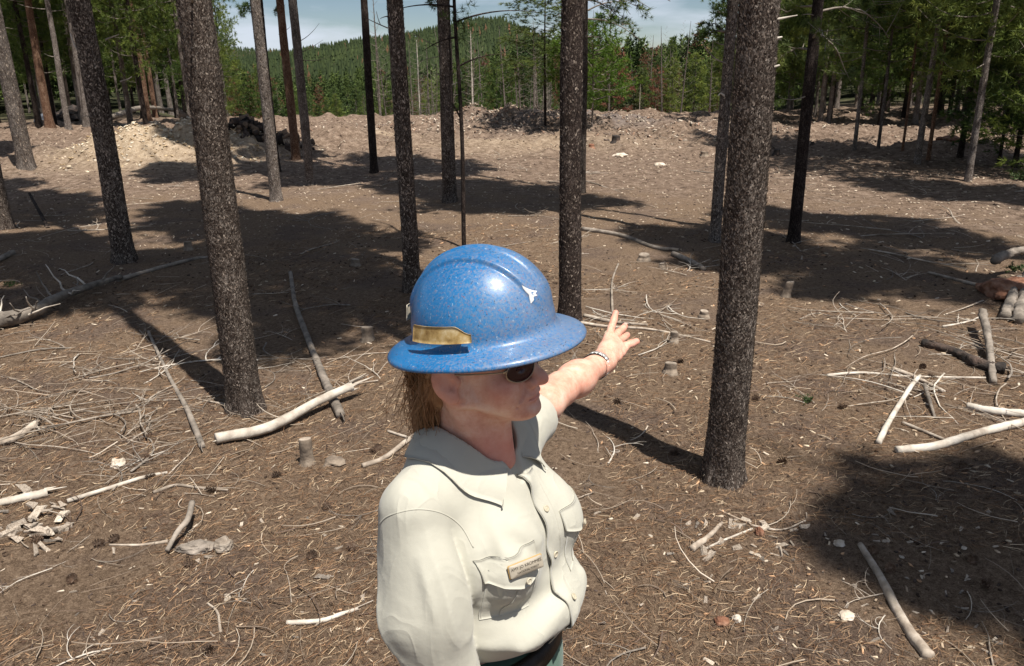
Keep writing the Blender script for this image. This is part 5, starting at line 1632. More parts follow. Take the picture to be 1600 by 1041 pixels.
# --- hard hat (a part that moves on its own: worn by the person, so a thing of its own)
def hat():
    root = empty('hard_hat', tuple(HAT)); tag(root, 'scuffed blue full-brim hard hat with a brass lamp clip, on the person\'s head', 'hard hat')
    m, t, b = newmat('blue_hat_shell')
    L = t.links.new
    tc = N(t, 'ShaderNodeTexCoord')
    n0 = N(t, 'ShaderNodeTexNoise', Scale=7, Detail=4); L(tc.outputs['Object'], n0.inputs['Vector'])
    r0_ = ramp(t, [(0.3, (0.007, 0.110, 0.29)), (0.55, (0.011, 0.145, 0.36)), (0.75, (0.03, 0.19, 0.41))]); L(n0.outputs['Fac'], r0_.inputs['Fac'])
    sx = N(t, 'ShaderNodeSeparateXYZ'); L(tc.outputs['Object'], sx.inputs[0])
    # worn, dusty toward the front
    n1 = N(t, 'ShaderNodeTexNoise', Scale=240, Detail=4, Roughness=0.7); L(tc.outputs['Object'], n1.inputs['Vector'])
    dust = N(t, 'ShaderNodeMapRange'); dust.inputs['From Min'].default_value = -0.06; dust.inputs['From Max'].default_value = 0.11
    dust.inputs['To Min'].default_value = -0.12; dust.inputs['To Max'].default_value = 0.13
    L(sx.outputs['X'], dust.inputs['Value'])
    ad = N(t, 'ShaderNodeMath', operation='ADD'); L(n1.outputs['Fac'], ad.inputs[0]); L(dust.outputs[0], ad.inputs[1])
    dr = ramp(t, [(0.42, 0.0), (0.68, 0.75)]); L(ad.outputs[0], dr.inputs['Fac'])
    mm = N(t, 'ShaderNodeMix', data_type='RGBA'); mm.inputs['B'].default_value = (0.17, 0.205, 0.275, 1)
    L(dr.outputs['Color'], mm.inputs['Factor']); L(r0_.outputs['Color'], mm.inputs['A'])
    cur = mm.outputs['Result']
    for sc_, th_, c_ in ((420, 0.66, (0.22, 0.12, 0.16)), (300, 0.71, (0.32, 0.42, 0.52)), (360, 0.69, (0.01, 0.015, 0.03))):
        nn2 = N(t, 'ShaderNodeTexNoise', Scale=sc_, Detail=2); mpp = N(t, 'ShaderNodeMapping'); mpp.inputs['Location'].default_value = (sc_, th_ * 9, 3)
        mpp.inputs['Scale'].default_value = (1, 0.6, 0.8)
        L(tc.outputs['Object'], mpp.inputs[0]); L(mpp.outputs[0], nn2.inputs['Vector'])
        rr_ = ramp(t, [(th_ - 0.025, 0.0), (th_ + 0.01, 0.7)]); L(nn2.outputs['Fac'], rr_.inputs['Fac'])
        m3 = N(t, 'ShaderNodeMix', data_type='RGBA'); m3.inputs['B'].default_value = (*c_, 1)
        L(rr_.outputs['Color'], m3.inputs['Factor']); L(cur, m3.inputs['A']); cur = m3.outputs['Result']
    L(cur, b.inputs['Base Color'])
    ro = N(t, 'ShaderNodeMath', operation='MULTIPLY_ADD'); ro.inputs[1].default_value = 0.25; ro.inputs[2].default_value = 0.30
    L(dr.outputs['Color'], ro.inputs[0]); L(ro.outputs[0], b.inputs['Roughness'])
    b.inputs['Specular IOR Level'].default_value = 0.5
    b.inputs['Coat Weight'].default_value = 0.25; b.inputs['Coat Roughness'].default_value = 0.12
    bp = N(t, 'ShaderNodeBump', Strength=0.2, Distance=0.0008); L(n1.outputs['Fac'], bp.inputs['Height']); L(bp.outputs['Normal'], b.inputs['Normal'])
    nth = 256
    th = np.linspace(0, 2 * np.pi, nth, endpoint=False)
    ct, st = np.cos(th), np.sin(th)
    rows = []
    def ring(a_, b_, z_):
        return np.stack([ct * a_, st * b_, np.broadcast_to(z_, ct.shape)], 1)
    A0, B0, HT = 0.108, 0.098, 0.107
    for ph in np.linspace(0.02, math.pi / 2, 90):
        s = math.sin(ph) ** 0.93; c = math.cos(ph)
        hz = HT * c ** 0.98
        bulge = 1.0 - 0.02 * c
        P = ring(A0 * s * bulge, B0 * s * bulge, hz)
        rows.append(P)
    dome = len(rows)
    fl = [(1.005, -0.004), (1.02, -0.009), (1.05, -0.0130), (1.10, -0.0155), (1.16, -0.0175), (1.22, -0.020), (1.28, -0.0225), (1.325, -0.0255), (1.345, -0.0280), (1.352, -0.0305), (1.348, -0.0328), (1.338, -0.0332), (1.325, -0.0320), (1.25, -0.0248), (1.15, -0.0205), (1.04, -0.0150), (0.985, -0.006)]
    for fr_, dz in fl:
        ee = (fr_ - 1) / 0.352
        dz2 = dz + 0.006 * np.abs(ct) ** 2 * ee * 0
        rows.append(np.stack([ct * (A0 + (0.149 - A0) * ee if fr_ >= 1 else A0 * fr_), st * (B0 + (0.141 - B0) * ee if fr_ >= 1 else B0 * fr_), np.full(nth, dz) + 0.004 * ee * (1 - np.abs(ct))], 1))
    for ph in np.linspace(math.pi / 2, 0.05, 30):
        s = math.sin(ph) ** 0.93; rows.append(ring((A0 - 0.0035) * s, (B0 - 0.0035) * s, (HT - 0.004) * math.cos(ph) - 0.001))
    V = np.stack(rows)
    D = V[:dome]
    x_, y_, z_ = D[..., 0], D[..., 1], D[..., 2]
    wide = 0.034 - 0.0 * x_
    low = sstep(0.012, 0.050, z_)
    front = sstep(0.0, 0.035, z_)
    band = (1 - sstep(0.0, 0.0055, np.abs(y_) - (0.026 + 0.011 * np.clip(z_ / HT, 0, 1))))
    keel = (1 - sstep(0.0, 0.005, np.abs(y_) - 0.0045))
    hgt = (0.0058 * band + 0.0028 * keel * sstep(.03, .08, z_)) * low
    nr_ = np.stack([x_ / A0 ** 2, y_ / B0 ** 2, z_ / HT ** 2], -1); nr_ /= np.linalg.norm(nr_, axis=-1)[..., None]
    D = D + nr_ * hgt[..., None]
    V[:dome] = D
    n_, k_ = V.shape[:2]
    i, j = np.meshgrid(np.arange(n_ - 1), np.arange(k_), indexing='ij'); j2 = (j + 1) % k_
    F = np.stack([i * k_ + j, (i + 1) * k_ + j, (i + 1) * k_ + j2, i * k_ + j2], -1).reshape(-1, 4)
    cap_ = np.arange(k_)[::-1][None]
    V = V.reshape(-1, 3) + [0, 0, 0.036 * 0]
    me = mesh_np('shell', V, [F, np.arange(k_)[None], (np.arange(k_) + (n_ - 1) * k_)[None]], m)
    me.flip_normals() if me.polygons[5].normal.z < 0 else None
    root.matrix_world = Matrix(((HF[0], HL[0], HU[0], HAT[0]), (HF[1], HL[1], HU[1], HAT[1]), (HF[2], HL[2], HU[2], HAT[2]), (0, 0, 0, 1)))
    add('shell', me, root)
    hb_ = BVHTree.FromPolygons([Vector(v) for v in V], [tuple(int(q) for q in q_) for q_ in F[:(dome - 1) * k_]])
    def on(th_, z_, off):
        d_ = Vector((math.cos(th_), math.sin(th_), 0)); h_ = hb_.ray_cast(d_ * 0.3 + Vector((0, 0, z_)), -d_)
        return np.array(h_[0]) + np.array(d_) * off
    # brass clip on the near side
    M_clip = noise_mat('worn_brass', [(0.22, 0.12, 0.03), (0.50, 0.33, 0.12), (0.72, 0.58, 0.34)], scale=45, rough=0.42, bump=0.3, bscale=200, dist=0.001, spec=0.7)
    M_clip.node_tree.nodes['Principled BSDF'].inputs['Metallic'].default_value = 0.35
    M_cream = noise_mat('cream_clip', [(0.5, 0.44, 0.33), (0.66, 0.6, 0.48)], scale=40, rough=0.5, bump=0.1)
    def clip(a0_, a1_, z0_, z1_, mat, off0, off1, name, cut=True):
        n, m_ = 24, 6
        P = np.zeros((n, m_, 3))
        for i in range(n):
            u = i / (n - 1)
            top = z1_ - (0.012 * sstep(0.75, 1.0, u) if cut else 0)
            for j in range(m_):
                v = j / (m_ - 1)
                P[i, j] = on(a0_ + (a1_ - a0_) * u, z0_ + (top - z0_) * v, off0 + (off1 - off0) * (1 - v) ** 1.5)
        A_ = P.reshape(-1, 3); cen = A_ * [1, 1, 0]; nrm = cen / np.linalg.norm(cen, axis=1)[:, None]
        B_ = A_ - nrm * 0.0018
        i, j = np.meshgrid(np.arange(n - 1), np.arange(m_ - 1), indexing='ij')
        q1 = np.stack([i * m_ + j, (i + 1) * m_ + j, (i + 1) * m_ + j + 1, i * m_ + j + 1], -1).reshape(-1, 4)
        ri = np.array([i_ * m_ for i_ in range(n)] + [(n - 1) * m_ + j_ for j_ in range(1, m_)] + [i_ * m_ + m_ - 1 for i_ in range(n - 2, -1, -1)] + [j_ for j_ in range(m_ - 2, 0, -1)])
        rj = np.roll(ri, -1)
        o = add(name, mesh_np(name, np.concatenate([A_, B_]), np.concatenate([q1, q1[:, ::-1] + n * m_, np.stack([ri, rj, rj + n * m_, ri + n * m_], -1)]), mat), root)
        return o
    clip(math.radians(234), math.radians(287), 0.002, 0.0245, M_clip, 0.010, 0.013, 'lamp_clip')
    clip(math.radians(158), math.radians(186), 0.010, 0.034, M_cream, 0.012, 0.016, 'rear_clip', False)
    # rivet strap under the clip
    p = on(math.radians(276), 0.004, 0.001); 
    tv, tf, tcap = tube([p, p * [1.09, 1.09, 1.6]], 0.005, 8)
    add('clip_post', mesh_np('clip_post', tv, [tf, tcap], M_belt), root)
    # scraped patch of bare white paint
    ps = []
    M_scr = noise_mat('scraped_paint', [(0.62, 0.60, 0.56), (0.8, 0.79, 0.76)], bump=0.2)
    hbW = root.matrix_world.inverted()
    def hit(px, py, off=0.0006):
        o_ = hbW @ Vector(CAM); d_ = (hbW.to_3x3() @ Vector(ray(px, py))).normalized()
        h_ = hb_.ray_cast(o_, d_)
        return None if h_[0] is None else np.array(h_[0] + Vector(np.array(h_[0]) / np.linalg.norm(np.array(h_[0]))) * off)
    poly = [(815, 446), (820, 449), (826, 452), (832, 454), (839, 455), (836, 459), (839, 462), (833, 464), (834, 469), (829, 475), (827, 468), (826, 461), (821, 456), (817, 451)]
    pts = [hit(*p) for p in poly]
    if all(p is not None for p in pts):
        c_ = hit(828, 459, 0.0008)
        pts = np.array(pts + [c_]); k = len(poly); j = np.arange(k)
        add('scrape', mesh_np('scrape', pts, np.stack([(j + 1) % k, j, np.full(k, k)], -1), M_scr), root)
    return root
hat()

# --- sunglasses
def glasses():
    m, t, b = newmat('dark_red_lens')
    b.inputs['Base Color'].default_value = (0.035, 0.008, 0.008, 1); b.inputs['Roughness'].default_value = 0.22; b.inputs['Specular IOR Level'].default_value = 0.45
    mf = noise_mat('gold_wire', [(0.35, 0.24, 0.16), (0.5, 0.38, 0.26)], rough=0.3, bump=0); mf.node_tree.nodes['Principled BSDF'].inputs['Metallic'].default_value = 0.7
    root = empty('sunglasses', tuple(toW_h((0.09, 0, 0.02)))); tag(root, 'dark red wire-framed sunglasses under the hat brim', 'sunglasses')
    off = np.array(root.location)
    for s in (-1, 1):
        n = 28; th = np.linspace(0, 2 * np.pi, n, endpoint=False)
        def pt(u, v, dx=0.0):
            y_ = s * (0.0335 + 0.0275 * u); z_ = 0.0140 + 0.0200 * v
            x_ = 0.109 - 0.35 * max(0, abs(y_) - 0.006) ** 1 - 3.0 * max(0, abs(y_) - 0.02) ** 2 - 0.10 * (0.022 - z_) + dx
            return (x_, y_, z_)
        cu_, cv_ = np.cos(th), np.sin(th) * (1 - 0.12 * np.cos(th))
        rim = np.array([pt(u, v) for u, v in zip(cu_, cv_)])
        inn = [np.array([pt(u * q, v * q) for u, v in zip(cu_, cv_)]) for q in (1.0, 0.75, 0.45, 0.01)]
        back = [np.array([pt(u * q, v * q, -0.0016) for u, v in zip(cu_, cv_)]) for q in (0.01, 0.45, 0.75, 1.0)]
        R = inn + back
        V = np.concatenate(R); K = len(R)
        i, j = np.meshgrid(np.arange(K), np.arange(n), indexing='ij'); j2 = (j + 1) % n; i2 = (i + 1) % K
        F = np.stack([i * n + j, i * n + j2, i2 * n + j2, i2 * n + j], -1).reshape(-1, 4)
        add('lens', mesh_np('lens', toW_h(V) - off, F, m), root)
        loop = np.concatenate([rim, rim[:1]])
        a = Acc(); acc_tube(a, toW_h(loop) - off, 0.0010, 6, closed=False); add('rim', a.mesh('rim', mf), root)
        a = Acc(); P = smooth_path([pt(1.02, 0.25), (0.066, 0.0705 * s, 0.020), (0.02, 0.0765 * s, 0.020), (-0.008, 0.0785 * s, 0.020), (-0.03, 0.076 * s, 0.004)], 24)
        acc_tube(a, toW_h(P) - off, 0.0011, 6); add('temple_arm', a.mesh('temple_arm', mf), root)
        a = Acc(); acc_tube(a, toW_h([pt(0.98, 0.35, 0.001), pt(1.06, 0.2, -0.003)]) - off, 0.0022, 6); add('hinge', a.mesh('hinge', mf), root)
    a = Acc(); acc_tube(a, toW_h(smooth_path([(0.1085, -0.008, 0.018), (0.111, 0, 0.020), (0.1085, 0.008, 0.018)], 8)) - off, 0.0011, 6); add('bridge', a.mesh('bridge', mf), root)
glasses()
# eyes behind the lenses
M_eye = noise_mat('eye_white', [(0.7, 0.66, 0.62), (0.75, 0.72, 0.68)], rough=0.2, bump=0)
for s in (-1, 1):
    th, ph = np.meshgrid(np.linspace(0, 2 * np.pi, 16, endpoint=False), np.linspace(0.05, np.pi - 0.05, 9), indexing='ij')
    V = np.stack([0.0725 + 0.0115 * np.cos(ph), 0.030 * s + 0.0115 * np.sin(ph) * np.cos(th), 0.016 + 0.0115 * np.sin(ph) * np.sin(th)], -1).reshape(-1, 3)
    i, j = np.meshgrid(np.arange(16), np.arange(8), indexing='ij'); i2 = (i + 1) % 16
    padd('eye', toW_h(V), np.stack([i * 9 + j, i2 * 9 + j, i2 * 9 + j + 1, i * 9 + j + 1], -1).reshape(-1, 4), M_eye)

# --- hair: cap under the hat, hair drawn back and hanging behind the collar
def hair():
    f = Field((-0.16, -0.10, -0.24), (0.06, 0.10, 0.10), 0.003)
    f.ell((-0.022, 0, 0.030), (0.074, 0.074, 0.070), 0.02)
    f.ell((-0.060, 0, -0.010), (0.050, 0.062, 0.055), 0.03)
    tl = [(-0.075, -0.01, -0.03), (-0.088, -0.012, -0.075), (-0.095, -0.012, -0.12), (-0.100, -0.012, -0.165)]
    for a_, b_, r1_, r2_ in zip(tl[:-1], tl[1:], (0.036, 0.027, 0.021), (0.027, 0.021, 0.008)):
        f.cap(a_, b_, r1_, r2_, 0.02)
    f.ell((0.004, -0.082, 0.000), (0.034, 0.03, 0.045), 0.004, 'sub'); f.ell((0.006, 0.078, 0.006), (0.020, 0.02, 0.032), 0.004, 'sub')
    f.V = np.maximum(f.V, np.meshgrid(*f.ax, indexing='ij')[2] - 0.040)
    V, F = f.mesh()
    me = mesh_np('hair', toW_h(V) - poff, F, M_hair)
    ho = add('hair', me, person)
    rs = np.random.default_rng(9)
    a = Acc()
    for k in range(900):
        s = -1 if rs.uniform() < 0.7 else 1
        st = np.array([rs.uniform(-0.09, -0.038), s * rs.uniform(0.045, 0.074), rs.uniform(0.0, 0.04)])
        mid_ = np.array([rs.uniform(-0.095, -0.055), s * rs.uniform(0.010, 0.055), rs.uniform(-0.065, -0.03)])
        en = np.array([rs.uniform(-0.125, -0.072), rs.uniform(-0.035, 0.02), rs.uniform(-0.19, -0.10)])
        w_ = rs.normal(0, 0.004, 3)
        P = smooth_path([st, mid_ + w_, (mid_ + en) / 2 + [-0.008, 0, -0.01] + rs.normal(0, 0.004, 3), en], 12)
        acc_tube(a, toW_h(P) - poff, np.linspace(0.0008, 0.0003, 12), 3, closed=False)
    for k in range(60):
        st = np.array([rs.uniform(-0.09, -0.03), -rs.uniform(0.05, 0.075), rs.uniform(0.0, 0.03)])
        en = st + np.array([rs.uniform(-0.06, -0.01), rs.uniform(-.02, 0.02), rs.uniform(-0.12, -0.05)])
        P = smooth_path([st, (st + en) / 2 + rs.normal(0, 0.012, 3), en], 10)
        acc_tube(a, toW_h(P) - poff, np.linspace(0.0006, 0.0003, 10), 3, closed=False)
    so_ = a.mesh('hair_strands', M_hair); o = add('hair_strands', so_, ho); o['kind'] = 'stuff'
hair()

# --- bracelet watch on the pointing arm
def watch():
    root = empty('bracelet', tuple(WRI)); tag(root, 'silver bracelet watch with a dark edge on the pointing wrist', 'watch')
    M_sil = noise_mat('steel_band', [(0.55, 0.53, 0.48), (0.75, 0.73, 0.68)], scale=120, rough=0.3, bump=0.3, bscale=300, dist=0.001)
    M_sil.node_tree.nodes['Principled BSDF'].inputs['Metallic'].default_value = 0.5
    n = 48; th = np.linspace(0, 2 * np.pi, n, endpoint=False)
    def band(x0, x1, rin, rout, mat, name):
        rows = []
        for x_, r_ in ((x0, rin), (x0, rout), (x1, rout), (x1, rin)):
            rows.append(frA(np.stack([np.full(n, x_) + 0.004 * np.cos(th), r_ * np.cos(th), r_ * np.sin(th)], 1)) - WRI)
        V = np.concatenate(rows); i, j = np.meshgrid(np.arange(4), np.arange(n), indexing='ij'); j2 = (j + 1) % n; i2 = (i + 1) % 4
        return add(name, mesh_np(name, V, np.stack([i * n + j, i * n + j2, i2 * n + j2, i2 * n + j], -1).reshape(-1, 4), mat), root)
    band(-0.040, -0.028, 0.0275, 0.0305, M_sil, 'band')
    band(-0.0435, -0.0402, 0.0275, 0.0302, M_belt, 'dark_edge')
    for k in range(14):
        a_ = -2.0 + k * 0.30
        c_ = np.array([-0.034 + 0.004 * math.cos(a_), 0.0302 * math.cos(a_), 0.0302 * math.sin(a_)])
        rd = np.array([0, math.cos(a_), math.sin(a_)]); tg = np.array([0, -math.sin(a_), math.cos(a_)])
        V = [c_ + sx * np.array([0.0070, 0, 0]) + sy * tg * 0.0040 + sz * rd * 0.0012 for sz in (0, 1) for sx, sy in ((-1, -1), (1, -1), (1, 1), (-1, 1))]
        F = np.array([[4, 5, 6, 7], [0, 1, 5, 4], [1, 2, 6, 5], [2, 3, 7, 6], [3, 0, 4, 7]])
        add('link', mesh_np('link', frA(V) - WRI, F, M_sil, smooth=False), root)
watch()

# ------------------------------------------------------------------ litter: needles, twigs and chips nobody could count
def scatter(n, r0_, r1_, azw, pw=1.0, seed=0):
    rs = np.random.default_rng(seed)
    r = r0_ * (r1_ / r0_) ** (rs.uniform(0, 1, n) ** pw)
    a = rs.uniform(-azw, azw, n)
    return r * np.sin(a), r * np.cos(a), r

def ground_n(x, y):
    e = 0.03
    return (H(x + e, y) - H(x - e, y)) / (2 * e), (H(x, y + e) - H(x, y - e)) / (2 * e)

def needles():
    rs = np.random.default_rng(21)
    n = 128000
    x, y, r = scatter(n, 1.2, 10.5, 0.92, 0.85, 21)
    keep = fbm(x * 1.1, y * 1.1, 0, 3, 88) > -0.55 + 0.5 * rs.uniform(-1, 1, n)
    x, y, r = x[keep], y[keep], r[keep]; n = len(x)
    z = H(x, y)
    L = rs.uniform(0.022, 0.062, n) * (1 + r * 0.05); W = rs.uniform(0.0007, 0.0015, n) * (1 + r * 0.16)
    a = rs.uniform(0, 2 * np.pi, n); tilt = np.abs(rs.normal(0, 0.28, n))
    d = np.stack([np.cos(a) * np.cos(tilt), np.sin(a) * np.cos(tilt), np.sin(tilt)], 1)
    s = np.stack([-np.sin(a), np.cos(a), 0 * a], 1)
    up = np.array([0, 0, 1.0])
    p = np.stack([x, y, z + rs.uniform(0.001, 0.010, n)], 1)
    bend = rs.normal(0, 0.16, n)[:, None] * L[:, None]
    pts = [p - d * L[:, None] * .5, p + s * bend + up * 0.25 * np.abs(bend), p + d * L[:, None] * .5]
    V = []
    for q, wf in zip(pts, (0.8, 1.0, 0.35)):
        o = s * (W * wf)[:, None] * .5 + up * (W * 0.35)[:, None]
        V += [q - o, q + o]
    V = np.stack(V, 1).reshape(-1, 3)
    base = np.arange(n)[:, None] * 6
    F = np.concatenate([base + np.array([0, 1, 3, 2]), base + np.array([2, 3, 5, 4])])
    me = mesh_np('pine_needle_litter', V, F, M_litter_piece, smooth=False)
    k = rs.uniform(0, 1, n)[:, None] ** 1.5
    pal = np.array([[0.17, 0.095, 0.052], [0.32, 0.205, 0.12], [0.09, 0.055, 0.04], [0.50, 0.38, 0.25]])
    C = pal[rs.choice(4, n, p=[.36, .34, .18, .12])] * (0.7 + 0.6 * k)
    set_col(me, np.repeat(C, 6, 0))
    tag(add('pine_needle_litter', me), 'brown dry pine needles covering the forest floor', 'needle litter', kind='stuff')
needles()

def twig_litter():
    rs = np.random.default_rng(22)
    # density map in photo terms: heavy slash left and right
    n = 4400
    px = rs.uniform(-150, 1750, n); py = 1080 - (1080 - 265) * rs.uniform(0, 1, n) ** 0.9
    d = fw[None] + cr[None] * ((px - 800) / FPX)[:, None] + cu[None] * ((520.5 - py) / FPX)[:, None]
    P = CAM + d * ((0 - CAM[2]) / d[:, 2])[:, None]
    dens = 0.16 + 0.9 * np.exp(-((px - 110) / 260) ** 2 - ((py - 650) / 130) ** 2) + 0.8 * np.exp(-((px - 1480) / 210) ** 2 - ((py - 580) / 90) ** 2) \
        + 0.55 * np.exp(-((px - 1010) / 200) ** 2 - ((py - 470) / 90) ** 2) + 0.4 * np.exp(-((py - 330) / 50) ** 2) + .35 * np.exp(-((px - 330) / 120) ** 2 - ((py - 560) / 90) ** 2)
    keep = rs.uniform(0, 1, n) < dens
    P, py = P[keep], py[keep]; n = len(P)
    r = np.hypot(P[:, 0], P[:, 1])
    K = 6
    L = rs.uniform(0.06, 0.34, n) * (1 + r * 0.04); rad = 0.0009 + 0.0026 * rs.uniform(0, 1, n) ** 2.2 * (1 + r * 0.10)
    a = rs.uniform(0, 2 * np.pi, n); curv = rs.normal(0, 0.9, n)
    t = np.linspace(-.5, .5, K)
    ang = a[:, None] + curv[:, None] * t[None]
    X = P[:, 0, None] + np.cumsum(np.cos(ang), 1) * L[:, None] / K; Y = P[:, 1, None] + np.cumsum(np.sin(ang), 1) * L[:, None] / K
    Z = H(X, Y) + rad[:, None] + np.abs(rs.normal(0, 0.010, n))[:, None] + (rs.uniform(-.3, .55, n) ** 3)[:, None] * L[:, None] * (t[None] + .5) * 2
    nx_, ny_ = -np.sin(ang), np.cos(ang)
    V = []
    for k in range(3):
        th = k * 2 * np.pi / 3
        w_ = rad[:, None] * np.linspace(1.0, 0.45, K)
        V.append(np.stack([X + nx_ * w_ * math.cos(th), Y + ny_ * w_ * math.cos(th), Z + w_ * math.sin(th)], -1))
    V = np.stack(V, 2)        # n,K,3sides,3
    idx = []
    for i in range(K - 1):
        for k in range(3):
            k2 = (k + 1) % 3
            idx.append([i * 3 + k, i * 3 + k2, (i + 1) * 3 + k2, (i + 1) * 3 + k])
    F = (np.arange(n)[:, None, None] * K * 3 + np.array(idx)[None]).reshape(-1, 4)
    me = mesh_np('twig_litter', V.reshape(-1, 3), F, M_litter_piece)
    pal = np.array([[0.40, 0.32, 0.24], [0.28, 0.215, 0.16], [0.50, 0.42, 0.33], [0.15, 0.105, 0.08]])
    C = pal[rs.choice(4, n, p=[.35, .3, .15, .2])] * rs.uniform(0.75, 1.2, (n, 1))
    set_col(me, np.repeat(C, K * 3, 0))
    tag(add('twig_litter', me), 'fine dry twigs strewn over the forest floor', 'twigs', kind='stuff')
twig_litter()

def slabs(name, X, Y, size, seed, pal, label, cat, flat=0.22, asp=(0.2, 0.6), mat=None, lift=0.3):
    """irregular splinters / clods / stones joined in one mesh"""
    rs = np.random.default_rng(seed)
    n = len(X)
    L = size * rs.uniform(0.45, 1.5, n); W = L * rs.uniform(*asp, n); T = L * flat * rs.uniform(0.5, 1.2, n)
    a = rs.uniform(0, 2 * np.pi, n)
    Z = H(X, Y)
    base = np.array([[-1, -.7, 0], [1, -.9, 0], [1.1, .6, 0], [-.8, 1, 0], [-.9, -.5, 1], [.7, -.6, 1], [.8, .4, 1], [-.6, .7, 1]], float)
    v = base[None] * np.stack([L * .5, W * .5, T], 1)[:, None] * (1 + rs.uniform(-.3, .3, (n, 8, 3)))
    tl = rs.normal(0, lift, n)
    vz = v[..., 2] + v[..., 0] * np.sin(tl)[:, None]
    vx = v[..., 0] * np.cos(a)[:, None] - v[..., 1] * np.sin(a)[:, None]
    vy = v[..., 0] * np.sin(a)[:, None] + v[..., 1] * np.cos(a)[:, None]
    V = np.stack([vx + X[:, None], vy + Y[:, None], vz + Z[:, None] - T[:, None] * .15], -1)
    q = np.array([[4, 5, 6, 7], [0, 1, 5, 4], [1, 2, 6, 5], [2, 3, 7, 6], [3, 0, 4, 7], [3, 2, 1, 0]])
    F = (np.arange(n)[:, None, None] * 8 + q[None]).reshape(-1, 4)
    me = mesh_np(name, V.reshape(-1, 3), F, M_litter_piece, smooth=False)
    pal = np.array(pal)
    C = pal[rs.integers(0, len(pal), n)] * rs.uniform(0.7, 1.25, (n, 1))
    set_col(me, np.repeat(C, 8, 0))
    tag(add(name, me), label, cat, kind='stuff')

WOODPAL = [[0.52, 0.42, 0.30], [0.42, 0.32, 0.22], [0.62, 0.52, 0.40], [0.30, 0.22, 0.15], [0.5, 0.3, 0.17]]
x, y, r = scatter(1500, 1.5, 11, 0.72, 1.0, 31)
slabs('wood_chips', x, y, 0.032, 31, WOODPAL, 'pale wood chips scattered over the forest floor', 'wood chips', asp=(.12, .5))
x, y, r = scatter(5200, 1.4, 10, 0.72, 0.9, 36)
slabs('duff_clods', x, y, 0.020, 36, [[0.05, 0.032, 0.022], [0.10, 0.065, 0.042], [0.17, 0.11, 0.07], [0.07, 0.05, 0.04]], 'dark crumbs of bark and duff among the needles', 'duff', flat=.35, asp=(.3, .9), lift=.4)
x, y, r = scatter(11000, 9.5, 34, 0.72, 0.8, 32)
slabs('clearing_rubble', x, y, 0.060, 32, [[0.40, 0.31, 0.22], [0.26, 0.19, 0.14], [0.50, 0.41, 0.31], [0.13, 0.09, 0.07], [0.34, 0.26, 0.19]], 'clods, chips and slash strewn over the bulldozed clearing', 'rubble', flat=.3, asp=(.3, .8))
rs = np.random.default_rng(33)
mm_ = [MND[i] for i in (0, 0, 0, 1, 3)]
x = np.concatenate([m[0] + rs.normal(0, m[3] * .75, 260) for m in mm_]); y = np.concatenate([m[1] + rs.normal(0, m[4] * .7, 260) for m in mm_])
slabs('mound_stones', x, y, 0.058, 33, [[0.60, 0.50, 0.36], [0.48, 0.36, 0.22], [0.66, 0.58, 0.46], [0.34, 0.24, 0.14]], 'pale broken stones on the left dirt mound', 'stones', flat=.4, asp=(.4, .9))
mm_ = [MND[i] for i in (5, 6, 7, 8, 9, 10)]
x = np.concatenate([m[0] + rs.normal(0, m[3] * .8, 420) for m in mm_]); y = np.concatenate([m[1] + rs.normal(0, m[4] * .8, 420) for m in mm_])
slabs('crest_debris', x, y, 0.085, 34, [[0.42, 0.33, 0.25], [0.20, 0.15, 0.12], [0.50, 0.42, 0.33], [0.10, 0.075, 0.06], [0.30, 0.19, 0.13]], 'broken slash and clods on the far crest of the clearing', 'slash', flat=.3, asp=(.15, .7), lift=.6)
m = MND[2]
x = m[0] + rs.normal(0, m[3] * .5, 260); y = m[1] + rs.normal(0, m[4] * .5, 260)
slabs('charred_heap', x, y, 0.17, 35, [[0.03, 0.022, 0.018], [0.07, 0.05, 0.04], [0.22, 0.15, 0.10], [0.015, 0.012, 0.011]], 'heap of charred wood beside the pale dirt mound', 'charred wood', flat=.6, asp=(.4, .9), lift=.7)

# ------------------------------------------------------------------ fallen branches, one object each
def twig_shape(seed, L, rad, forks, curv, mat, wob=0.02):
    rs = np.random.default_rng(seed)
    a = Acc()
    n = 12
    def strand(p, ang, el, L, rad, cv, n):
        P = [np.array(p, float)]; k = ang
        for i in range(n - 1):
            k += cv / n + rs.normal(0, 0.10)
            P.append(P[-1] + np.array([math.cos(k) * math.cos(el), math.sin(k) * math.cos(el), math.sin(el) + 0.03 * math.sin(i)]) * L / (n - 1))
        P = np.array(P); P[:, 2] = np.maximum(P[:, 2], 0.0)
        acc_tube(a, P, rad * np.linspace(1, 0.35, n), 6, jitter=0.08, tseed=seed)
        return P
    P = strand((-L / 2, 0, 0.0), 0, 0.02, L, rad, curv, n)
    for f in range(forks):
        i = rs.integers(2, n - 2)
        sgn = rs.choice([-1, 1])
        q = strand(P[i], sgn * rs.uniform(0.4, 1.2), rs.uniform(-0.05, 0.55), L * rs.uniform(0.18, 0.5), rad * 0.5, rs.normal(0, 1.5), 8)
        if rs.uniform() < 0.6:
            j = rs.integers(2, 6)
            strand(q[j], sgn * rs.uniform(-0.6, 1.6), rs.uniform(0, 0.4), L * rs.uniform(0.08, 0.22), rad * 0.3, rs.normal(0, 1.5), 6)
    return a.mesh('branch_shape', mat)
M_tw = [M_deadwood, M_paleLog, M_greyLog]
VAR = [twig_shape(600 + i, 1.0, [0.005, 0.0075, 0.012][i % 3], [0, 2, 3, 5][i % 4], [0.0, 0.5, 1.1, -0.7, 1.7][i % 5], M_tw[[0, 0, 1, 0, 2][i % 5]]) for i in range(26)]
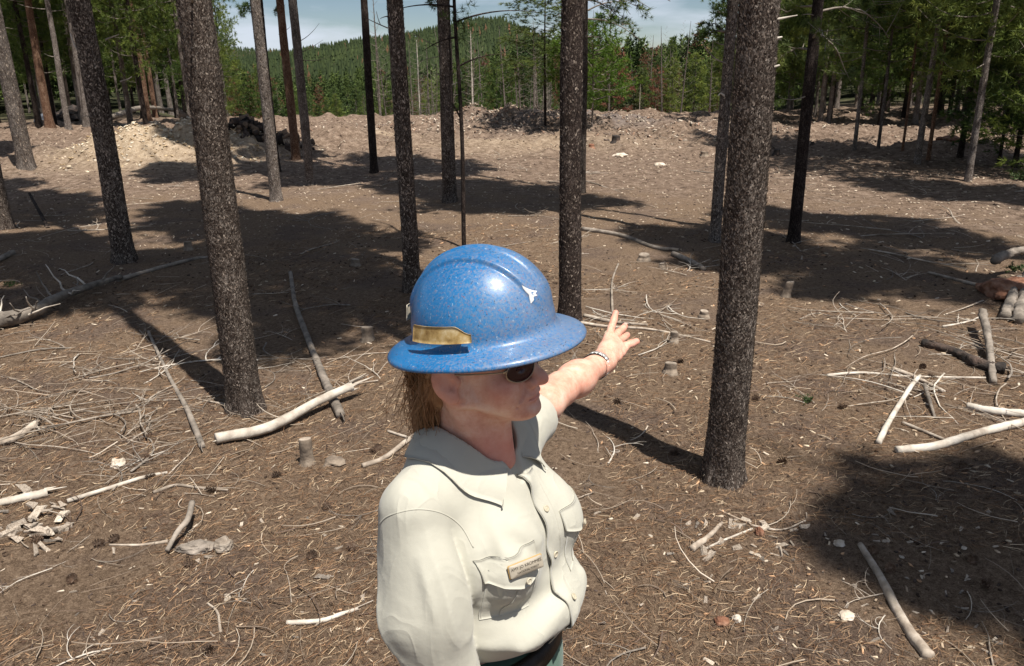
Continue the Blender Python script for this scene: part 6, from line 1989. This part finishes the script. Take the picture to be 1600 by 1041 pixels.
def desc(k):
    thick = ['slender', 'thin', 'stouter'][k % 3]; fk = ['', 'forked ', 'twiggy ', 'bushy '][k % 4]
    cv = ['straight', 'bent', 'curved', 'back-bent', 'hooked'][k % 5]; cl = ['tan', 'tan', 'bleached', 'tan', 'dark grey'][k % 5]
    return f'{thick} {cv} {fk}{cl} branch'
rs = np.random.default_rng(41)
ZN = [('on the open dirt of the far clearing', 560, 1250, 215, 300, 46, .5, 1.5), ('in the slash left of the speckled trunk', -20, 330, 520, 740, 78, 0.30, 0.9), ('round the foot of the speckled trunk', 200, 470, 520, 700, 22, .25, .6),
      ('in the slash at the right edge', 1310, 1640, 480, 640, 62, 0.35, 1.1), ('on bare needles right of the nearest trunk', 1170, 1420, 440, 720, 26, .2, .6),
      ('behind the outstretched hand', 900, 1110, 375, 560, 34, 0.3, 0.9), ('on the floor below the sapling', 700, 890, 300, 400, 16, .3, .9), ('in the shade left of the hard hat', 380, 640, 360, 600, 20, .3, .8),
      ('at the bottom left of the view', -20, 560, 790, 1060, 26, 0.12, 0.38), ('at the bottom right of the view', 920, 1620, 760, 1060, 30, 0.10, 0.34),
      ('on the shaded ground behind the left trunks', 0, 620, 290, 430, 34, .4, 1.2), ('on dirt right of the dark slim trunk', 1260, 1600, 290, 440, 26, .5, 1.4), ('beside the person on the right', 890, 1100, 620, 800, 12, .15, .45)]
n_br = 0
for (where, x0, x1, y0, y1, n_, s0, s1) in ZN:
    for k in range(int(n_ * 0.60)):
        px, py = rs.uniform(x0, x1), rs.uniform(y0, y1)
        g = pix_flat(px, py); v = int(rs.integers(26)); s = rs.uniform(s0, s1)
        o = add('fallen_branch', VAR[v])
        o.location = (g[0], g[1], float(H(g[0], g[1])) + 0.006)
        o.rotation_euler = (rs.normal(0, 0.06), rs.normal(0, 0.05), rs.uniform(0, 6.28))
        tr_ = rs.uniform(0.75, 1.3)
        o.scale = (s, s, s * 0.9 if s < .7 else .7 * s)
        tag(o, f"{desc(v)} {where}, {'near' if py > (y0 + y1) / 2 else 'far'} side", 'branch', 'dead branches lying on the forest floor')
        n_br += 1

def log_px(name, pts, r_a, r_b, mat, label, cat='log', sides=14, zoff=0.0, jit=0.05, lift=None, seed=0, splinter=0, nz_=30):
    """a log whose centre line passes over ground points seen at the given photo pixels"""
    W = []
    for k, p in enumerate(pts):
        g = pix_flat(p[0], p[1], 0.0)
        g[2] = float(H(g[0], g[1])) + (r_a + (r_b - r_a) * k / (len(pts) - 1)) * 0.75 + zoff + (lift[k] if lift else 0)
        W.append(g)
    W = smooth_path(W, nz_)
    c = W[0].copy(); c[2] = float(H(c[0], c[1]))
    root = empty(name, tuple(c)); tag(root, label, cat)
    rr = np.linspace(r_a, r_b, nz_) * (1 + 0.06 * fbm(np.linspace(0, 6, nz_) + seed, 0, 0, 3, seed))
    a = Acc(); acc_tube(a, W - c, rr, sides, jitter=jit, tseed=seed)
    add('stem', a.mesh('stem', mat), root)
    rs = np.random.default_rng(seed)
    for e in range(splinter):
        i = -1 if e < splinter * 0.75 else 0
        d = (W[-1] - W[-2]) if i == -1 else (W[0] - W[1]); d /= np.linalg.norm(d)
        rE = rr[i]
        o_ = rs.normal(0, rE * 0.5, 3); L_ = rs.uniform(0.05, 0.16) * (1 if i == -1 else .4)
        P = W[i] - c - d * 0.02 + o_ + np.outer(np.linspace(0, 1, 4) * L_, d + rs.normal(0, .06, 3))
        tube_obj('splinter', P, np.linspace(rE * 0.35, 0.0015, 4), mat, root, sides=4)
    return root, W - c, rr
L1 = log_px('fallen_log', [(338, 690), (420, 668), (500, 637), (552, 624)], 0.031, 0.027, M_paleLog, 'bleached white log with a splintered end resting across the grey pole', zoff=0.015, lift=[0, .01, .04, .06], seed=1, splinter=9, jit=.03, nz_=40)
L2 = log_px('fallen_pole', [(454, 428), (462, 480), (482, 530), (507, 590), (532, 648)], 0.020, 0.030, M_greyLog, 'long grey tapering pole lying under the bleached log', seed=2, splinter=5, nz_=40)
L3 = log_px('fallen_log', [(-20, 520), (50, 505), (90, 485), (140, 462), (190, 440)], 0.060, 0.022, M_greyLog, 'gnarled grey log with stubs at the left edge, above the slash', seed=3, jit=.10, lift=[.03, .03, .06, .05, .03])
root, W, rr = L3
rsx = np.random.default_rng(12)
for k in range(16):
    i = rsx.integers(2, 28); a_ = rsx.uniform(0, 6.28)
    d = np.array([math.cos(a_), math.sin(a_), rsx.uniform(.1, 1.2)]); d /= np.linalg.norm(d)
    P = W[i] + np.outer(np.linspace(0, 1, 6), d) * rsx.uniform(.12, .42) + rsx.normal(0, .008, (6, 3))
    tube_obj('snag', P, np.linspace(.012, .003, 6), M_paleLog if k % 3 == 0 else M_greyLog, root, sides=5)
log_px('fallen_log', [(185, 440), (240, 425), (300, 407), (330, 402)], 0.024, 0.012, M_greyLog, 'thin grey end of the gnarled log reaching into the shade', seed=4)
log_px('fallen_pole', [(232, 520), (262, 585), (292, 640), (316, 697)], 0.010, 0.018, M_greyLog, 'thin grey pole slanting through the slash left of the speckled trunk', seed=5, splinter=2)
log_px('stick', [(566, 726), (600, 715), (640, 690), (668, 676)], 0.013, 0.014, M_deadwood, 'pale stick poking out from behind the near shoulder', 'stick', seed=6)
log_px('stick', [(606, 676), (625, 683), (650, 690)], 0.008, 0.008, M_deadwood, 'short pale stick above the one behind the shoulder', 'stick', seed=7)
log_px('stick', [(448, 975), (500, 972), (535, 962), (560, 955)], 0.010, 0.007, M_paleLog, 'white bone-like stick low in front, left of the sleeve', 'stick', seed=8, splinter=2)
log_px('fallen_branch', [(105, 783), (170, 765), (225, 748), (262, 740)], 0.012, 0.008, M_paleLog, 'straight pale branch beside the wood chip heap at lower left', 'branch', seed=9)
log_px('fallen_branch', [(240, 773), (275, 762), (310, 762), (356, 766)], 0.009, 0.006, M_deadwood, 'bent pale branch alone on the needles at lower left', 'branch', seed=10)
log_px('fallen_log', [(-10, 790), (30, 782), (75, 772)], 0.018, 0.022, M_paleLog, 'short pale log at the left edge above the chip heap', seed=11, splinter=4)
log_px('fallen_log', [(-10, 705), (25, 695), (60, 672)], 0.026, 0.018, M_deadwood, 'brown-grey log end at the left edge in the slash', seed=12)
log_px('stick', [(345, 1010 - 20), (340, 960), (325, 945)], 0.006, 0.004, M_deadwood, 'small curved twig standing up at the lower left', 'stick', seed=13)
log_px('fallen_log', [(-10, 410), (10, 402), (22, 398)], 0.03, 0.03, M_greyLog, 'grey log end at the left edge in front of the shade', seed=14)
log_px('stick', [(958, 500), (956, 470), (957, 440), (966, 412)], 0.012, 0.008, M_deadwood, 'pale stick standing out from the ground straight above the hand', 'stick', seed=15)
log_px('fallen_branch', [(905, 508), (950, 512), (1020, 517), (1110, 533)], 0.014, 0.008, M_deadwood, 'long pale branch lying behind the hand toward the nearest trunk', 'branch', seed=16)
log_px('fallen_branch', [(912, 498), (960, 505), (1012, 510)], 0.017, 0.012, M_deadwood, 'thicker grey branch right behind the raised fingers', 'branch', seed=17)
log_px('fallen_log', [(910, 362), (970, 372), (1020, 388), (1060, 392)], 0.028, 0.02, M_greyLog, 'grey log at the edge of the shade beyond the hand', seed=18)
log_px('fallen_log', [(1052, 397), (1080, 410), (1100, 422)], 0.03, 0.025, M_greyLog, 'short grey log against the nearest trunk in the shade', seed=19)
log_px('fallen_branch', [(1372, 695), (1390, 660), (1420, 620), (1436, 596)], 0.018, 0.012, M_paleLog, 'pale bare branch pointing up out of the shade at the right', 'branch', seed=20, lift=[0, .02, .05, .04])
log_px('fallen_log', [(1400, 707), (1460, 700), (1530, 682), (1620, 660)], 0.022, 0.024, M_paleLog, 'smooth pale log half in the deep shade at the right edge', seed=21)
log_px('fallen_log', [(1512, 635), (1545, 645), (1620, 655)], 0.022, 0.026, M_paleLog, 'pale log with a cut end entering from the right edge', seed=22)
log_px('fallen_branch', [(1292, 586), (1350, 583), (1420, 588), (1540, 590)], 0.010, 0.006, M_paleLog, 'long thin bleached branch crossing the right-hand slash', 'branch', seed=23)
log_px('fallen_branch', [(1395, 578), (1430, 590), (1475, 612)], 0.016, 0.012, M_deadwood, 'tan branch lying over the long bleached one', 'branch', seed=24)
log_px('fallen_log', [(1442, 540), (1490, 556), (1530, 575), (1570, 582)], 0.030, 0.040, M_darkrock, 'dark rotten log in the right-hand slash', seed=25, jit=.1)
log_px('fallen_log', [(1530, 515), (1540, 545), (1552, 600)], 0.032, 0.02, M_greyLog, 'grey split log standing across the dark rotten one', seed=26, lift=[.12, .08, .0], jit=.1)
log_px('fallen_branch', [(1443, 612), (1452, 635), (1460, 655)], 0.014, 0.008, M_greyLog, 'short dark grey branch below the right-hand slash', 'branch', seed=27, lift=[.04, .02, 0])
log_px('fallen_branch', [(1410, 660), (1445, 675), (1480, 690)], 0.010, 0.008, M_deadwood, 'thin branch at the edge of the deep shade', 'branch', seed=28)
log_px('fallen_branch', [(1250, 497), (1275, 488), (1308, 496)], 0.008, 0.005, M_deadwood, 'pale arched twig right of the nearest trunk', 'branch', seed=29)
log_px('fallen_log', [(1450, 429), (1520, 447), (1555, 451)], 0.012, 0.02, M_deadwood, 'pale pole pointing at the rotten stump from the left', seed=30)
log_px('half_buried_plank', [(1343, 858), (1375, 905), (1400, 955), (1425, 1000), (1450, 1035)], 0.014, 0.022, M_deadwood, 'long flat weathered stick half buried at the lower right', 'stick', seed=31, zoff=-0.008)
log_px('stick', [(1080, 868), (1105, 848), (1128, 822)], 0.016, 0.007, M_deadwood, 'pale root-like stick left of the orange wood scrap', 'stick', seed=32)
log_px('stick', [(1095, 868), (1130, 850), (1175, 832)], 0.005, 0.005, M_paleLog, 'thin white stick under the orange wood scrap', 'stick', seed=33)
log_px('stick', [(1172, 826), (1220, 830), (1258, 818)], 0.005, 0.004, M_deadwood, 'thin curved twig right of the orange wood scrap', 'stick', seed=34)
log_px('fallen_log', [(178, 192), (230, 182), (292, 164)], 0.12, 0.08, M_greyLog, 'fallen grey tree propped on the mound behind the left trunks', seed=35, lift=[.15, .35, .5])
log_px('fallen_log', [(180, 200), (230, 196), (270, 193)], 0.08, 0.06, M_greyLog, 'second grey log lying under the propped fallen tree', seed=36)
log_px('fallen_branch', [(128, 246), (142, 238), (155, 228)], 0.025, 0.012, M_barkred, 'rusty broken branch leaning on the dirt at far left', 'branch', seed=37, lift=[0, .1, .25])
log_px('fallen_branch', [(50, 322), (62, 338), (75, 356)], 0.02, 0.025, M_barkdark, 'dark broken branch beside the trunk at the left edge', 'branch', seed=38, lift=[.2, .1, 0])

# stumps: thin cut stubs
def stump(px, py, wpx, hpx, label, seed, mat=None, lean=0.0):
    g = pix_flat(px, py); d = float(np.dot(g - CAM, fw)); r_ = wpx / 2 / FPX * d; h_ = hpx / FPX * d / 0.92
    z0 = float(H(g[0], g[1]))
    n, m = 9, 18
    zs = np.array([-0.03, 0, .01, .03, .3 * h_, .6 * h_, .85 * h_, h_ - .004, h_]); fl = np.array([1.5, 1.35, 1.18, 1.06, 1.0, .97, .96, .95, .88])
    th = np.linspace(0, 2 * np.pi, m, endpoint=False)
    T, Zg = np.meshgrid(th, zs)
    R = r_ * fl[:, None] * (1 + 0.09 * fbm(np.cos(T) * 2 + seed, np.sin(T) * 2, Zg * 12, 3, seed))
    top = (Zg > h_ * .8) * 0.12 * r_ * np.cos(T * 1 + seed)
    V = np.stack([R * np.cos(T) + lean * Zg, R * np.sin(T), Zg + top], -1).reshape(-1, 3)
    i, j = np.meshgrid(np.arange(n - 1), np.arange(m), indexing='ij'); j2 = (j + 1) % m
    F = np.stack([i * m + j, i * m + j2, (i + 1) * m + j2, (i + 1) * m + j], -1).reshape(-1, 4)
    root = empty('tree_stump', (g[0], g[1], z0)); tag(root, label, 'stump')
    add('stem', mesh_np('stem', V, F, mat or M_stump), root)
    k = 3; rings = []
    for q in range(4):
        f_ = 1 - q / 3.0
        rings.append(np.stack([R[-1] * max(f_, .02) * np.cos(th) + lean * h_, R[-1] * max(f_, .02) * np.sin(th), zs[-1] + top[-1] * f_ + 0.0015 * np.sin(q * 2.0)], 1))
    V = np.concatenate(rings); i, j = np.meshgrid(np.arange(3), np.arange(m), indexing='ij'); j2 = (j + 1) % m
    add('cut_face', mesh_np('cut_face', V, np.stack([i * m + j, i * m + j2, (i + 1) * m + j2, (i + 1) * m + j], -1).reshape(-1, 4), M_deadwood if not mat else mat), root)
stump(480, 722, 20, 38, 'short upright stump below the bleached log', 1)
stump(1047, 588, 20, 16, 'low round stump between the hand and the nearest trunk', 2)
stump(1053, 536, 13, 16, 'small stub behind the low round stump', 3)
stump(1100, 497, 14, 10, 'small dark stub touching the nearest trunk', 4)
stump(1006, 405, 18, 9, 'grey stub at the edge of the shade beyond the hand', 5)
stump(1034, 420, 9, 6, 'tiny stub beside the grey one beyond the hand', 6)
stump(1227, 462, 13, 22, 'brown leaning stub right of the nearest trunk', 7, lean=.25)
stump(575, 528, 18, 20, 'grey stub in the deep shade left of the hard hat', 8)
stump(556, 420, 14, 10, 'small stub in the shade near the slender trunk', 9)
stump(962, 234, 13, 9, 'dark cut stump in the clearing beside the pale rock', 10, mat=M_darkrock)
stump(924, 236, 9, 6, 'rusty cut stump in the clearing right of the dark trunk', 11, mat=M_redrot)
stump(1213, 243, 10, 7, 'dark stump in the clearing just right of the nearest trunk', 12, mat=M_darkrock)
stump(1268, 238, 6, 4, 'tiny dark stump in the clearing right of the dark slim trunk', 13, mat=M_darkrock)
stump(295, 392, 12, 12, 'stub in the shade between the two left trunks', 14)
stump(1100, 246, 12, 7, 'greenish grey stub in the clearing left of the pale grey trunk', 15, mat=M_stump)

# rocks, rotten wood, slabs
def lump(name, px, py, wpx, hpx, label, cat, mat, seed, flat=0.6, rot=0.0, sub=3, depth=1.0):
    import bmesh
    g = pix_flat(px, py); d = float(np.dot(g - CAM, fw)); w_ = wpx / FPX * d
    bm = bmesh.new(); bmesh.ops.create_icosphere(bm, subdivisions=sub, radius=0.5)
    me = bpy.data.meshes.new(name); bm.to_mesh(me); bm.free()
    V = np.zeros(len(me.vertices) * 3, np.float32); me.vertices.foreach_get('co', V); V = V.reshape(-1, 3)
    nn = fbm(V[:, 0] * 3 + seed, V[:, 1] * 3, V[:, 2] * 3, 4, seed)
    V = V * (1 + 0.30 * nn)[:, None]
    V = np.round(V * 7 + 0.3 * nn[:, None]) / 7 * 0.25 + V * 0.75
    V *= np.array([w_, w_ * depth, hpx / FPX * d * flat * 2])
    me.vertices.foreach_set('co', V.astype(np.float32).ravel())
    me.materials.append(mat)
    o = add(name, me); o.location = (g[0], g[1], float(H(g[0], g[1])) + hpx / FPX * d * 0.15); o.rotation_euler = (0, 0, rot)
    tag(o, label, cat); return o
lump('rock', 185, 727, 22, 16, 'pale cream rock in the slash at lower left', 'rock', M_rock, 1)
lump('rock', 970, 244, 26, 8, 'pale flat rock beside the dark stump in the clearing', 'rock', M_rock, 2)
lump('rock', 1030, 260, 18, 7, 'tan flat rock in the clearing left of the leaning trunk', 'rock', M_rock, 3)
lump('rock', 1310, 855, 16, 9, 'small tan stone below the edge of the deep shade', 'rock', M_rock, 4)
lump('rock', 1322, 966, 24, 10, 'buff flat stone near the bottom right', 'rock', M_rock, 5)
lump('weathered_slab', 308, 858, 66, 20, 'flat grey root slab half buried at lower left', 'root', M_greyLog, 6, depth=.45, sub=4)
log_px('stick', [(262, 868), (280, 845), (296, 832), (304, 808)], 0.010, 0.014, M_greyLog, 'crooked grey stick lying across the flat root slab', 'stick', seed=41, lift=[.02, .05, .07, .08])
log_px('stick', [(170, 847), (220, 847), (262, 843)], 0.004, 0.008, M_deadwood, 'thin stick running left from the root slab', 'stick', seed=42)
lump('root_tangle', 350, 855, 30, 22, 'frayed root tangle at the right end of the root slab', 'root', M_deadwood, 7, sub=4)
lump('wood_scrap', 1186, 838, 14, 18, 'orange-brown scrap of rotten wood at the lower right', 'wood scrap', M_redrot, 8)
lump('wood_scrap', 1128, 974, 20, 14, 'reddish scrap of bark near the bottom right', 'wood scrap', M_redrot, 9)
lump('wood_scrap', 1150, 970, 14, 12, 'pale block of wood beside the reddish bark scrap', 'wood scrap', M_paleLog, 10)
lump('wood_scrap', 522, 722, 30, 12, 'dark crumbly clod beside the upright stump', 'clod', M_stump, 11)
lump('rotten_stump', 1578, 462, 80, 34, 'rust-red rotten stump at the right edge', 'stump', M_redrot, 12, depth=1.0, sub=4)
for k, (px, py, px2, py2, lab) in enumerate(((1570, 500, 1588, 455, 'left grey root blade of the rotten stump'), (1590, 508, 1600, 450, 'right grey root blade of the rotten stump'), (1548, 440, 1600, 428, 'grey log lying on top of the rotten stump'))):
    log_px('stump_spur' if k < 2 else 'fallen_log', [(px, py), ((px + px2) / 2, (py + py2) / 2), (px2, py2)], 0.045, 0.03, M_greyLog, lab, 'root' if k < 2 else 'log', seed=50 + k, lift=[.0, .05, .1] if k < 2 else [.15, .2, .2], jit=.15)
lump('upturned_roots', 118, 190, 62, 26, 'dark mass of upturned roots and earth behind the left trunks', 'roots', M_darkrock, 14, sub=4)
lump('upturned_roots', 1482, 242, 44, 16, 'rusty brown heap of earth and roots at the right', 'roots', M_redrot, 15, sub=4)
lump('blue_grey_boulder', 64, 190, 18, 22, 'small blue-grey boulder between the far left trunks', 'rock', noise_mat('blue_grey_stone', [(0.08, 0.09, 0.11), (0.16, 0.17, 0.2)], scale=5), 16)
# heap of chips at lower left, each piece its own
rs = np.random.default_rng(61)
CH = []
for k in range(6):
    import bmesh
    bm = bmesh.new(); bmesh.ops.create_cube(bm, size=1.0)
    for v in bm.verts:
        v.co.x *= 1; v.co.y *= 0.42; v.co.z *= 0.22
        v.co += Vector(rs.normal(0, 0.09, 3) * np.array([1.2, .6, .35]))
        if v.co.x > 0 and k % 2: v.co.y *= 0.4
    bmesh.ops.subdivide_edges(bm, edges=bm.edges[:], cuts=1)
    for v in bm.verts: v.co += Vector(rs.normal(0, 0.025, 3))
    me = bpy.data.meshes.new('chip'); bm.to_mesh(me); bm.free()
    me.materials.append([M_deadwood, M_deadwood, M_rock, M_greyLog][k % 4]); CH.append(me)
def chip(px, py, s, lab, grp, lift=0.0):
    g = pix_flat(px, py); k = int(rs.integers(6))
    o = add('wood_chip', CH[k]); d = float(np.dot(g - CAM, fw)); s_ = s / FPX * d
    o.location = (g[0], g[1], float(H(g[0], g[1])) + s_ * 0.08 + lift); o.scale = (s_, s_ * rs.uniform(.6, 1.1), s_ * rs.uniform(.6, 1.1))
    o.rotation_euler = (rs.normal(0, .25), rs.normal(0, .3), rs.uniform(0, 6.28))
    tag(o, lab, 'wood chip', grp)
for k in range(34):
    t_ = rs.normal(0, 1, 2)
    chip(55 + 34 * t_[0], 822 + 22 * t_[1], rs.uniform(12, 30), ['upper', 'lower'][int(t_[1] > 0)] + ' ' + ['left', 'right'][int(t_[0] > 0)] + ' pale broken chip of the heap at the lower left', 'wood chips heaped at the lower left', lift=max(0, 0.05 - 0.03 * abs(t_[0])) * rs.uniform(0, 1))
for k in range(56):
    cx_, cy_ = rs.uniform(930, 1600), rs.uniform(800, 1035)
    chip(cx_, cy_, rs.uniform(7, 17), f"loose pale wood chip {'near the bottom edge' if cy_ > 940 else 'higher up'}, {'beside the person' if cx_ < 1080 else 'below the nearest trunk' if cx_ < 1230 else 'left of the half buried stick' if cx_ < 1370 else 'right of the half buried stick'}", 'loose wood chips at the lower right')
for k in range(30):
    chip(rs.uniform(90, 600), rs.uniform(800, 1035), rs.uniform(7, 16), 'pale wood chip lying loose on the needles at the lower left', 'loose wood chips at the lower left')
for k in range(26):
    cx_, cy_ = rs.uniform(1090, 1260), rs.uniform(815, 885)
    chip(cx_, cy_, rs.uniform(9, 24), f"split wood piece {'left' if cx_ < 1170 else 'right'} of the orange scrap, {'nearer' if cy_ > 850 else 'farther'}", 'split wood around the orange scrap')
for px, py, s in ((505, 908, 22), (355, 934, 16), (488, 938, 12)):
    chip(px, py, s, {505: 'cream wood chip left of the sleeve', 355: 'orange-tinted chip alone at lower left', 488: 'tiny pale chip below the cream one'}[px], None)
# low green plants
M_leaf = noise_mat('small_green_leaf', [(0.035, 0.06, 0.018), (0.07, 0.10, 0.03)], rough=.6, bump=0)
for k, (px, py, lab) in enumerate(((1588, 430, 'small green seedling beside the rotten stump'), (1598, 285, 'low green seedling at the right edge of the clearing'), (1262, 632, 'tiny sprig of green right of the nearest trunk'), (18, 447, 'tiny green plant in the shade at the left edge'))):
    g = pix_flat(px, py); r_ = np.random.default_rng(k)
    s_ = [.08, .16, .04, .05][k]
    C = r_.normal(0, s_ * .6, (30, 3)) * [1, 1, .4] + [0, 0, s_ * .4]
    V, F = tuft_mesh(r_, C, np.tile([0, 0, 1.0], (30, 1)), 8, s_ * .6, s_ * .14)
    o = add('seedling', mesh_np('seedling', V, F, M_leaf, smooth=False)); o.location = (g[0], g[1], float(H(g[0], g[1]))); tag(o, lab, 'plant')

# pine cones
def cone_mesh(sd):
    r_ = np.random.default_rng(sd); a = Acc()
    for k in range(46):
        f_ = k / 45; z = 0.048 * f_; rad = 0.019 * math.sin(math.pi * min(1, 0.22 + 0.78 * f_)) + 0.003; t_ = k * 2.4
        d = np.array([math.cos(t_), math.sin(t_), 0]); s_ = np.array([-d[1], d[0], 0])
        p = np.array([0, 0, z]); q_ = p + d * rad + [0, 0, 0.004 + r_.uniform(0, .003)]
        a.add([p - s_ * .003, p + s_ * .003, q_ + s_ * .0045, q_ - s_ * .0045 + d * .001, q_ + d * .002 - [0, 0, .003]], [[0, 1, 2, 3]]); a.F3.append(np.array([[3, 2, 4]]) + a.n - 5)
    V = np.concatenate(a.V); V = V[:, [2, 0, 1]]
    return mesh_np('cone', V, [np.concatenate(a.F4), np.concatenate(a.F3)], M_cone, smooth=False)
M_cone = noise_mat('cone_scales', [(0.07, 0.04, 0.025), (0.16, 0.10, 0.065), (0.26, 0.19, 0.14)], scale=60, bump=0, rand=.4)
CN = [cone_mesh(i) for i in range(3)]
rs = np.random.default_rng(71)
for k in range(34):
    px, py = (rs.uniform(20, 620), rs.uniform(640, 1030)) if k < 18 else (rs.uniform(920, 1580), rs.uniform(560, 1030))
    g = pix_flat(px, py)
    o = add('pine_cone', CN[k % 3]); o.location = (g[0], g[1], float(H(g[0], g[1])) + 0.014); o.rotation_euler = (rs.normal(0, .2), rs.normal(0, .2), rs.uniform(0, 6.28))
    tag(o, f"open brown pine cone on the needles, {'left' if k < 18 else 'right'} of the person, {'near' if py > 850 else 'middle'} ground", 'pine cone', 'pine cones on the needles')
